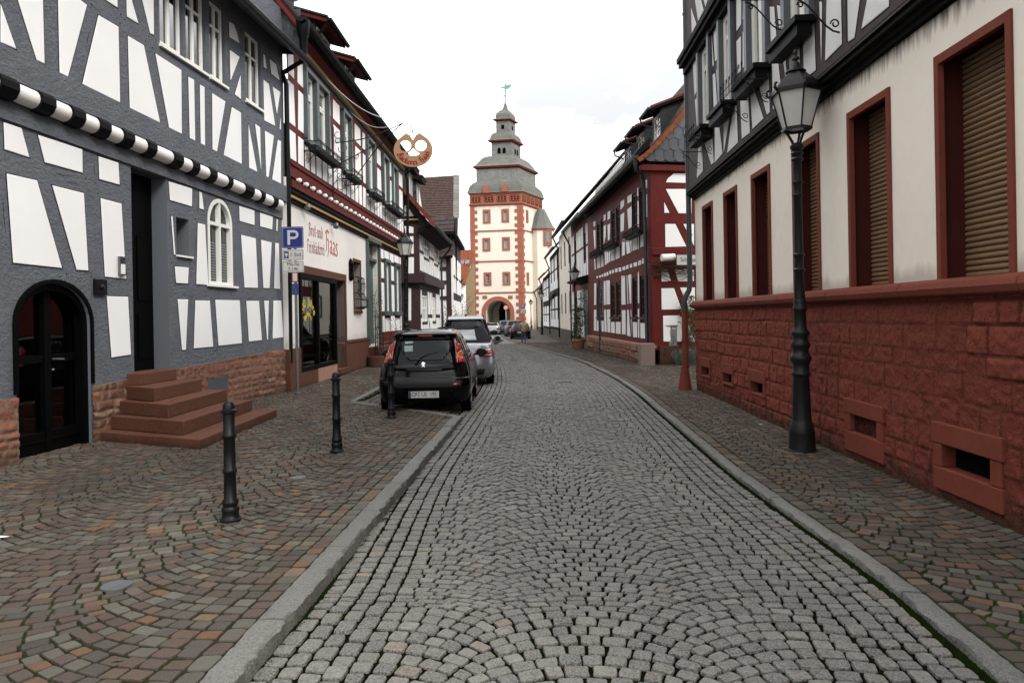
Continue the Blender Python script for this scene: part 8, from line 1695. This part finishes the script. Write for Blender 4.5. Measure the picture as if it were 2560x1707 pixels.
# ---- silver cabriolet
def estate(label, paint, loc, rz, L_, w_, hb, ht, roofm=None, glass=None, yr=.25, ycf=None, kind='hatch', lights=None, group=None, rearwin=None, cabin_yr=.15, wk=(.74, .60, .80)):
    t = thing('parked_car', label, 'car', (0, 0, 0)); yf = L_; wl = w_ / 2
    b = loft([(.18, wl * .85, .14, yf - .15, .2), (.28, wl * .95, .05, yf - .05, .25), (.5, wl, .0, yf, .3), (hb * .72, wl, .02, yf - .02, .3), (hb * .88, wl * .97, .05, yf - .25, .3), (hb, wl * .93, .10, yf - .75, .3), (hb + .03, wl * .88, .16, yf - 1.2, .3)], 'body', paint, t)
    cy = cabin_yr; cf = ycf or L_ * .62; dz = ht - hb
    c = loft([(hb, wl * .90, cy, cf + .25, .2), (hb + dz * .3, wl * .84, cy + yr * .35, cf, .2), (hb + dz * .65, wl * .76, cy + yr * .75, cf - .3, .2), (hb + dz * .88, wl * .70, cy + yr, cf - .55, .2), (hb + dz * .97, wl * .62, cy + yr + .15, cf - .8, .2), (ht, wl * .45, cy + yr + .5, cf - 1.1, .2)], 'cabin', roofm or paint, t)
    bv = bvh_of([b, c]); wz0, wz1 = hb + dz * .12, hb + dz * .80; ww0, ww1 = wl * wk[0], wl * wk[1]; wz1 = hb + dz * wk[2]
    if rearwin != 0: patch([(-ww0, wz0), (ww0, wz0), (ww1, wz1), (-ww1, wz1)], 'y', bv, .008, 'rear_window', glass or M['car_glass'], t, .09)
    side_windows(t, bv, [[(cy + yr * .5 + .35, hb + dz * .15), (cf - .15, hb + dz * .15), (cf - .75, hb + dz * .8), (cy + yr + .35, hb + dz * .8)]]); wheels(t, wl - .01, .75, L_ - .85, .31); mirror(t, wl + .09, cf - .15, hb + .08, paint)
    for s_ in (-1, 1):
        for (x0, x1, z0, z1, m_) in (lights or [(.62, .97, .60, .80, 'tail_red')]):
            pts = [(s_ * wl * x0, hb * z0), (s_ * wl * x1, hb * z0), (s_ * wl * x1, hb * z1), (s_ * wl * x0, hb * z1)]; patch(pts, 'y', bv, .012, 'tail_light', M[m_], t, .05)
    patch([(-wl * .7, .28), (wl * .7, .28), (wl * .75, .42), (-wl * .75, .42)], 'y', bv, .008, 'bumper_trim', M['dark_plastic'], t, .09); nplate(t, '', hb * .62, -.01)
    t.location = loc; t.rotation_euler = (0, 0, rz); return t, bv
t, bv2 = estate('silver convertible with black soft top, parked directly in front of the black hatchback', M['silver_car'], (-1.34, 17.0, -.01), .02, 4.6, 1.80, .98, 1.42, roofm=M['fabric'], yr=.75, cabin_yr=.95, ycf=3.1, lights=[(.50, .96, .78, .90, 'tail_red'), (.55, .90, .81, .84, 'tail_bright'), (.60, .96, .72, .77, 'tail_red')], rearwin=0)
patch([(-.45, 1.06), (.45, 1.06), (.38, 1.32), (-.38, 1.32)], 'y', bv2, .012, 'soft_top_window', M['glass_grey'], t, .07)
t, bv3 = estate('dark windowed estate car with pale silver roof and rails, third in the parked row', M['black_car'], (-1.52, 23.2, -.01), .05, 4.4, 1.82, 1.02, 1.68, glass=M['car_glass'], yr=.35, wk=(.84, .68, .88), lights=[(.70, .97, .65, .98, 'tail_red')])
g = MB(); g.prism([(x * .98, y, z) for x, y, z in ((-.60, .44, 1.585), (.60, .44, 1.585), (.56, .62, 1.655), (-.56, .62, 1.655))], (0, 0, .03)); g.prism([(-.57, .6, 1.665), (.57, .6, 1.665), (.50, 2.6, 1.70), (-.50, 2.6, 1.70)], (0, 0, .02)); g.build('roof_panel', M['white_car'], t, world=False)
for s_ in (-1, 1): g = MB(); g.tube([(s_ * .58, .7, 1.62), (s_ * .6, .85, 1.71), (s_ * .6, 2.2, 1.72), (s_ * .58, 2.4, 1.64)], .022, 6); g.build('roof_rail', M['dark_plastic'], t, world=False)
g = MB(); g.lathe([(.0, 0), (.035, 0), (.02, .09), (.0, .1)], 8, (0, .75, 1.68)); g.build('roof_aerial', M['dark_plastic'], t, world=False)
estate('pale silver coupe parked far down the street before the gate arch', M['white_car'], (-2.15, 74, zg(74)), .0, 4.4, 1.78, .95, 1.32, yr=.8, cabin_yr=.7, glass=M['car_glass_light'])
q = atY(1292, 840, 61); estate('black saloon parked far off beside the walking man', M['black_car'], (1292.5 / 1780 * 0 + (1299 - 1280) / 1780 * 61.5, 61.5, zg(61.5)), -.05, 4.3, 1.76, .96, 1.42, yr=.7, cabin_yr=.55, lights=[(.55, .95, .72, .92, 'tail_red')])
estate('warm grey van-like car between the black saloon and the teal car', M['grey_car'], (.25, 68.5, zg(68.5)), .05, 4.4, 1.80, 1.05, 1.60, yr=.35, lights=[(.72, .97, .7, 1.0, 'tail_red')])
estate('teal blue car, farthest of the row before the gate', M['teal_car'], (-.62, 75.5, zg(75)), .08, 3.9, 1.68, 1.0, 1.50, yr=.3, lights=[(.72, .97, .7, 1.0, 'tail_red')])

# ================================================================ the walking man
pm = thing('person', 'grey haired man in a pale beige jacket and blue jeans, seen from behind', 'person', (0, 0, 0))
def skin(nodes, edges, name, m, parent, sub=2, rootn=0):
    me = bpy.data.meshes.new(name); me.from_pydata([n[0] for n in nodes], edges, []); o = bpy.data.objects.new(name, me); COL.objects.link(o); o.parent = parent; me.materials.append(m); s_ = o.modifiers.new('skin', 'SKIN'); sv = me.skin_vertices[0].data
    for i, n in enumerate(nodes): r = n[1]; sv[i].radius = r if isinstance(r, tuple) else (r, r)
    sv[rootn].use_root = True; s_.use_smooth_shade = True; d = o.modifiers.new('sub', 'SUBSURF'); d.levels = sub; d.render_levels = sub; return o
Sk = mat('skin', (.35, .20, .15), .6); Jk = mat('beige_jacket', (.33, .28, .19), .85, var=(6, (.24, .20, .14), .5)); Jn = mat('blue_jeans', (.04, .055, .10), .85, var=(8, (.07, .09, .14), .5)); Hr = mat('grey_hair', (.16, .15, .14), .9)
body = skin([((0, 0, .92), (.14, .11)), ((0, 0, 1.12), (.14, .11)), ((0, 0, 1.36), (.17, .11)), ((0, .0, 1.47), (.07, .07)), ((0, .01, 1.55), (.055, .06)), ((0, .02, 1.66), (.085, .10)), ((0, .02, 1.74), (.07, .085)), ((-.20, 0, 1.38), .06), ((-.27, .03, 1.12), .045), ((-.27, .16, .92), .032), ((.20, 0, 1.38), .06), ((.26, -.02, 1.12), .045), ((.25, .10, .90), .032), ((-.09, .0, .86), (.09, .09)), ((-.10, .05, .48), .065), ((-.10, -.02, .09), .045), ((-.11, .11, .04), (.045, .035)), ((.09, 0, .86), (.09, .09)), ((.10, -.03, .48), .065), ((.11, -.20, .12), .045), ((.11, -.10, .05), (.045, .035)), ((-.27, .20, .86), (.035, .02)), ((.25, .14, .84), (.035, .02))],
     [(0, 1), (1, 2), (2, 3), (3, 4), (4, 5), (5, 6), (2, 7), (7, 8), (8, 9), (9, 21), (2, 10), (10, 11), (11, 12), (12, 22), (0, 13), (13, 14), (14, 15), (15, 16), (0, 17), (17, 18), (18, 19), (19, 20)], 'body', Sk, pm)
skin([((0, 0, .82), (.20, .155)), ((0, 0, 1.0), (.20, .15)), ((0, 0, 1.22), (.20, .14)), ((0, 0, 1.40), (.19, .125)), ((0, 0, 1.50), (.08, .08)), ((-.23, 0, 1.40), .08), ((-.29, .03, 1.13), .065), ((-.29, .14, .94), .05), ((.23, 0, 1.40), .08), ((.28, -.02, 1.13), .065), ((.27, .08, .93), .05)], [(0, 1), (1, 2), (2, 3), (3, 4), (3, 5), (5, 6), (6, 7), (3, 8), (8, 9), (9, 10)], 'jacket', Jk, pm)
skin([((0, 0, .90), (.16, .125)), ((-.09, .0, .80), (.10, .10)), ((-.10, .055, .47), .078), ((-.10, -.02, .10), .062), ((.09, 0, .80), (.10, .10)), ((.10, -.025, .47), .078), ((.11, -.19, .14), .062)], [(0, 1), (1, 2), (2, 3), (0, 4), (4, 5), (5, 6)], 'jeans', Jn, pm)
skin([((0, -.01, 1.66), (.088, .08)), ((0, -.0, 1.77), (.086, .095))], [(0, 1)], 'hair', Hr, pm)
for x, y in ((-.11, .06), (.11, -.14)): g = MB(); g.box((x, y, .045), (.09, .27, .09)); bevel_obj(g.build('shoe', M['wrought'], pm, world=False), .02)
pm.location = (.82, 52.5, zg(52.5)); pm.rotation_euler = (0, 0, .1)

# ================================================================ plants
M['leaf'] = mat('dark_leaf', (.022, .040, .016), .55, var=(40, (.05, .07, .025), .6)); M['leaf_light'] = mat('fresh_leaf', (.045, .085, .025), .55); M['leaf_rust'] = mat('rusty_leaf', (.11, .035, .025), .7); M['stem'] = mat('brown_stem', (.07, .04, .03), .8); M['pot'] = mat('terracotta_pot', (.32, .15, .09), .8, var=(6, (.22, .11, .07), .7)); M['grey_leaf'] = mat('silvery_leaf', (.11, .13, .11), .8)
def leaves(pts, n, spread, size, m, parent, name='foliage', rs=None):
    g = MB()
    for _ in range(n):
        p = Vector(pts[rng.integers(len(pts))]) + Vector(rng.normal(0, spread, 3)); a = Vector(rng.normal(0, 1, 3)).normalized(); b = a.cross(Vector(rng.normal(0, 1, 3))).normalized(); s_ = size * rng.uniform(.6, 1.3); g.poly([p - a * s_, p + b * s_ * .45, p + a * s_, p - b * s_ * .45])
    return g.build(name, m, parent)
def stems(seed, base, n, h, w_, steps=7, lean=(0, 0)):
    out = []; r = np.random.default_rng(seed)
    for k in range(n):
        p = Vector(base) + Vector((r.normal(0, w_ * .3), r.normal(0, w_ * .3), 0)); path = [p.copy()]
        for i in range(steps): p = p + Vector((r.normal(0, w_ * .35) + lean[0] / steps, r.normal(0, w_ * .35) + lean[1] / steps, h / steps * r.uniform(.7, 1.2))); path.append(p.copy())
        out.append(path)
    return out
def plant(name, label, cat, base, sts, nl, size, m, potf=None, spread=.05, th=.008):
    t = thing(name, label, cat, tuple(base)); g = MB()
    for p in sts: g.tube(p, [th * (1 - .6 * i / len(p)) for i in range(len(p))], 4)
    g.build('stems', M['stem'], t); pts = [p.lerp(q, f) for path in sts for p, q in zip(path[:-1], path[1:]) for f in (0, .5)][2:]
    if nl: leaves(pts, nl, spread, size, m, t)
    if potf: potf(t)
    return t
# climbing rose in a half barrel beside the teal door
b0 = B.W(ivu1 - .25, .06, .45)
def barrel(t): g = MB(); g.lathe([(.34, 0), (.38, .02), (.40, .34), (.36, .36), (.36, .30), (.0, .30)], 18, b0); g.build('wooden_tub', mat('reddish_tub_wood', (.10, .045, .035), .8), t, smooth=40); g = MB(); [g.tube([b0 + Vector((.14 * math.cos(a), .14 * math.sin(a), .3)), b0 + Vector((.13 * math.cos(a), .13 * math.sin(a), 1.75))], .009, 4) for a in np.linspace(0, 6.28, 8)[:-1]]; [g.tube([b0 + Vector((.14 * math.cos(a), .14 * math.sin(a), z)) for a in np.linspace(0, 6.28, 10)], .008, 4) for z in (.6, .95, 1.3, 1.65)]; g.build('wire_trellis', M['wrought'], t)
plant('climbing_rose', 'thin climbing rose on a trellis in a wooden tub left of the teal door', 'plant', b0, stems(3, b0 + Vector((0, 0, .3)), 7, 2.3, .14) , 420, .028, M['leaf'], barrel, .07)
b1 = B.W(tim0 + 1.6, .5, .30); plant('rose_bush', 'sparse rose bush against the lower timbered wall right of the teal door', 'plant', b1, stems(8, b1, 6, 1.7, .3), 260, .03, M['leaf'], None, .08)
b2_ = J.W(J.L + .3, 0, .3) + Vector((.25, 0, 0)); plant('rusty_bush', 'bush with rusty red autumn leaves beyond the brown timbered house', 'bush', b2_, stems(12, b2_, 9, 2.3, .45), 500, .06, M['leaf_rust'], None, .12, .015)
q = atY(1160, 745, 78); b3 = Vector((q.x, 78, zg(78))); plant('bare_bush', 'thin brown climbing bush before the ochre wall', 'bush', b3, stems(15, b3, 12, 4.0, .9), 500, .09, M['leaf'], None, .3, .03)
# potted climber on the right
q = Vector((1448 / 1, 0, 0)); pr_g = gnd(1448, 873); b4 = Vector((3.50, 37.6, zg(37.6)))
def pot(t): g = MB(); g.lathe([(.22, 0), (.24, .02), (.30, .42), (.36, .44), (.37, .56), (.31, .57), (.30, .5), (0, .5)], 18, b4); g.build('pot', M['pot'], t, smooth=40)
plant('potted_climber', 'dark leafy climber in a terracotta pot under the right hand street lamp', 'plant', b4, stems(21, b4 + Vector((0, 0, .5)), 10, 1.9, .22), 1500, .045, M['leaf'], pot, .12)
b5 = E1.W(.4, 1.2, .3); plant('wall_climber', 'dark climber hanging over the edge of the teal gate', 'plant', b5, stems(23, b5, 5, 1.8, .12), 400, .045, M['leaf'], None, .08)
# vine over the gable and shrub at its foot
vt = thing('bare_vine', 'bare twiggy vine spreading over the red gable beside the downpipe', 'vine', tuple(G.W(.3, 3.2, .1))); g = MB(); rv = np.random.default_rng(31)
for k in range(34):
    u0v, z0v = G.T([(rv.uniform(780, 900), rv.uniform(400, 560))], zA, .1)[0]; p = G.W(u0v, z0v, .08); path = [p]; dx = rv.uniform(.6, 1.6) * (1 if rv.random() < .8 else -.5); 
    for i in range(7): p = p + G.u * (dx * .22 + rv.normal(0, .05)) + Vector((0, 0, rv.normal(.005, .09))) + G.n * rv.normal(.01, .02); path.append(p)
    g.tube(path, [.012 * (1 - .75 * i / 8) for i in range(8)], 4)
g.build('twigs', M['stem'], vt)
u_, z_ = G.T([(1190, 1000)], zA, .15)[0]; b6 = G.W(u_, .62, .2); plant('ivy', 'broad leaved ivy climbing behind the red downpipe foot', 'ivy', b6, stems(33, b6, 6, 1.7, .16), 420, .06, M['leaf_light'], None, .09)
b7 = G.W(u_ - .25, 0, .55); sh = thing('lavender_shrub', 'low silvery shrub between the utility cabinet and the red downpipe foot', 'shrub', tuple(b7)); sts = []
g = MB()
for k in range(330):
    a, r = rv.uniform(0, 6.28), rv.uniform(0, .34); p = b7 + Vector((r * math.cos(a), r * math.sin(a) * .7, 0)); top = p + Vector((math.cos(a) * r * .6, math.sin(a) * r * .5, .55 - r * .45 + rv.normal(0, .04))); g.tube([p, top], [.006, .003], 3); sts.append([p, top])
g.build('stems', M['grey_leaf'], sh); leaves([p.lerp(q, f) for p, q in sts for f in (.5, .7, .9, 1)], 2200, .02, .02, M['grey_leaf'], sh)
# plants behind the arched glass door
b8 = A.W(cx - .35, .03, -.75)
def pot2(t): g = MB(); g.lathe([(.10, 0), (.14, .22), (.16, .23), (.16, .27), (.0, .26)], 14, b8); g.build('pot', M['pot'], t, smooth=40)
plant('indoor_plant', 'leafy pot plant standing behind the left leaf of the arched glass door', 'plant', b8, stems(41, b8 + Vector((0, 0, .25)), 5, 1.1, .14), 130, .07, M['leaf_light'], pot2, .1)
b9 = A.W(cx + .42, .03, -.7); t9 = thing('spider_plant', 'arching spider plant behind the right leaf of the arched glass door', 'plant', tuple(b9)); g = MB()
for k in range(44):
    a = rv.uniform(0, 6.28); r = rv.uniform(.18, .38); h = rv.uniform(.25, .5); d_ = Vector((math.cos(a), math.sin(a), 0)); s_ = Vector((-d_.y, d_.x, 0)) * .010; P = [b9 + Vector((0, 0, .55)) + d_ * (r * f) + Vector((0, 0, h * math.sin(math.pi * min(1, f * 1.15)) * .55)) for f in np.linspace(0, 1, 6)]
    for p, q in zip(P[:-1], P[1:]): g.poly([p - s_, p + s_, q + s_, q - s_])
g.build('leaves', M['leaf_light'], t9); g = MB(); g.lathe([(.16, 0), (.12, .3), (.15, .5), (.17, .55), (.0, .52)], 14, b9); g.build('pot', mat('grey_pot', (.2, .2, .2), .7), t9, smooth=40)
# post in front of the oxblood house and wall lantern arm
qp = gnd(1500, 887); g = MB(); g.tube([(qp.x, qp.y, -.1), (qp.x, qp.y, 3.15)], .045, 10); g.lathe([(.05, 3.15), (.06, 3.17), (.0, 3.22)], 10, (qp.x, qp.y, 0)); tag(g.build('post', M['zinc'], smooth=50), 'thin dark metal post before the oxblood house front', 'post')
# litter and leaves
for i, (x, y, w_, l) in enumerate(((6, 1365, 'scrap of white paper on the pavement at the left edge of the picture', .05), (1903, 1073, 'tiny white paper scrap on the right pavement before the street lamp', .025))):
    q = gnd(x, y); g = MB(); g.prism([(q.x - l, q.y - l * .4, .068), (q.x + l, q.y - l * .5, .075), (q.x + l * .8, q.y + l * .4, .068), (q.x - l * .7, q.y + l * .5, .072)], (0, 0, .002)); tag(g.build('paper_scrap', M['white_paint']), w_, 'litter')
q = gnd(1412, 957); g = MB(); g.tube([(q.x - .16, q.y, .012), (q.x + .02, q.y + .02, .016), (q.x + .17, q.y - .03, .02)], .008, 5); g.tube([(q.x + .12, q.y - .12, .012), (q.x + .16, q.y - .02, .02)], .007, 4); tag(g.build('fallen_twig', M['stem']), 'small fallen twig lying in the middle of the cobbled road', 'twig')
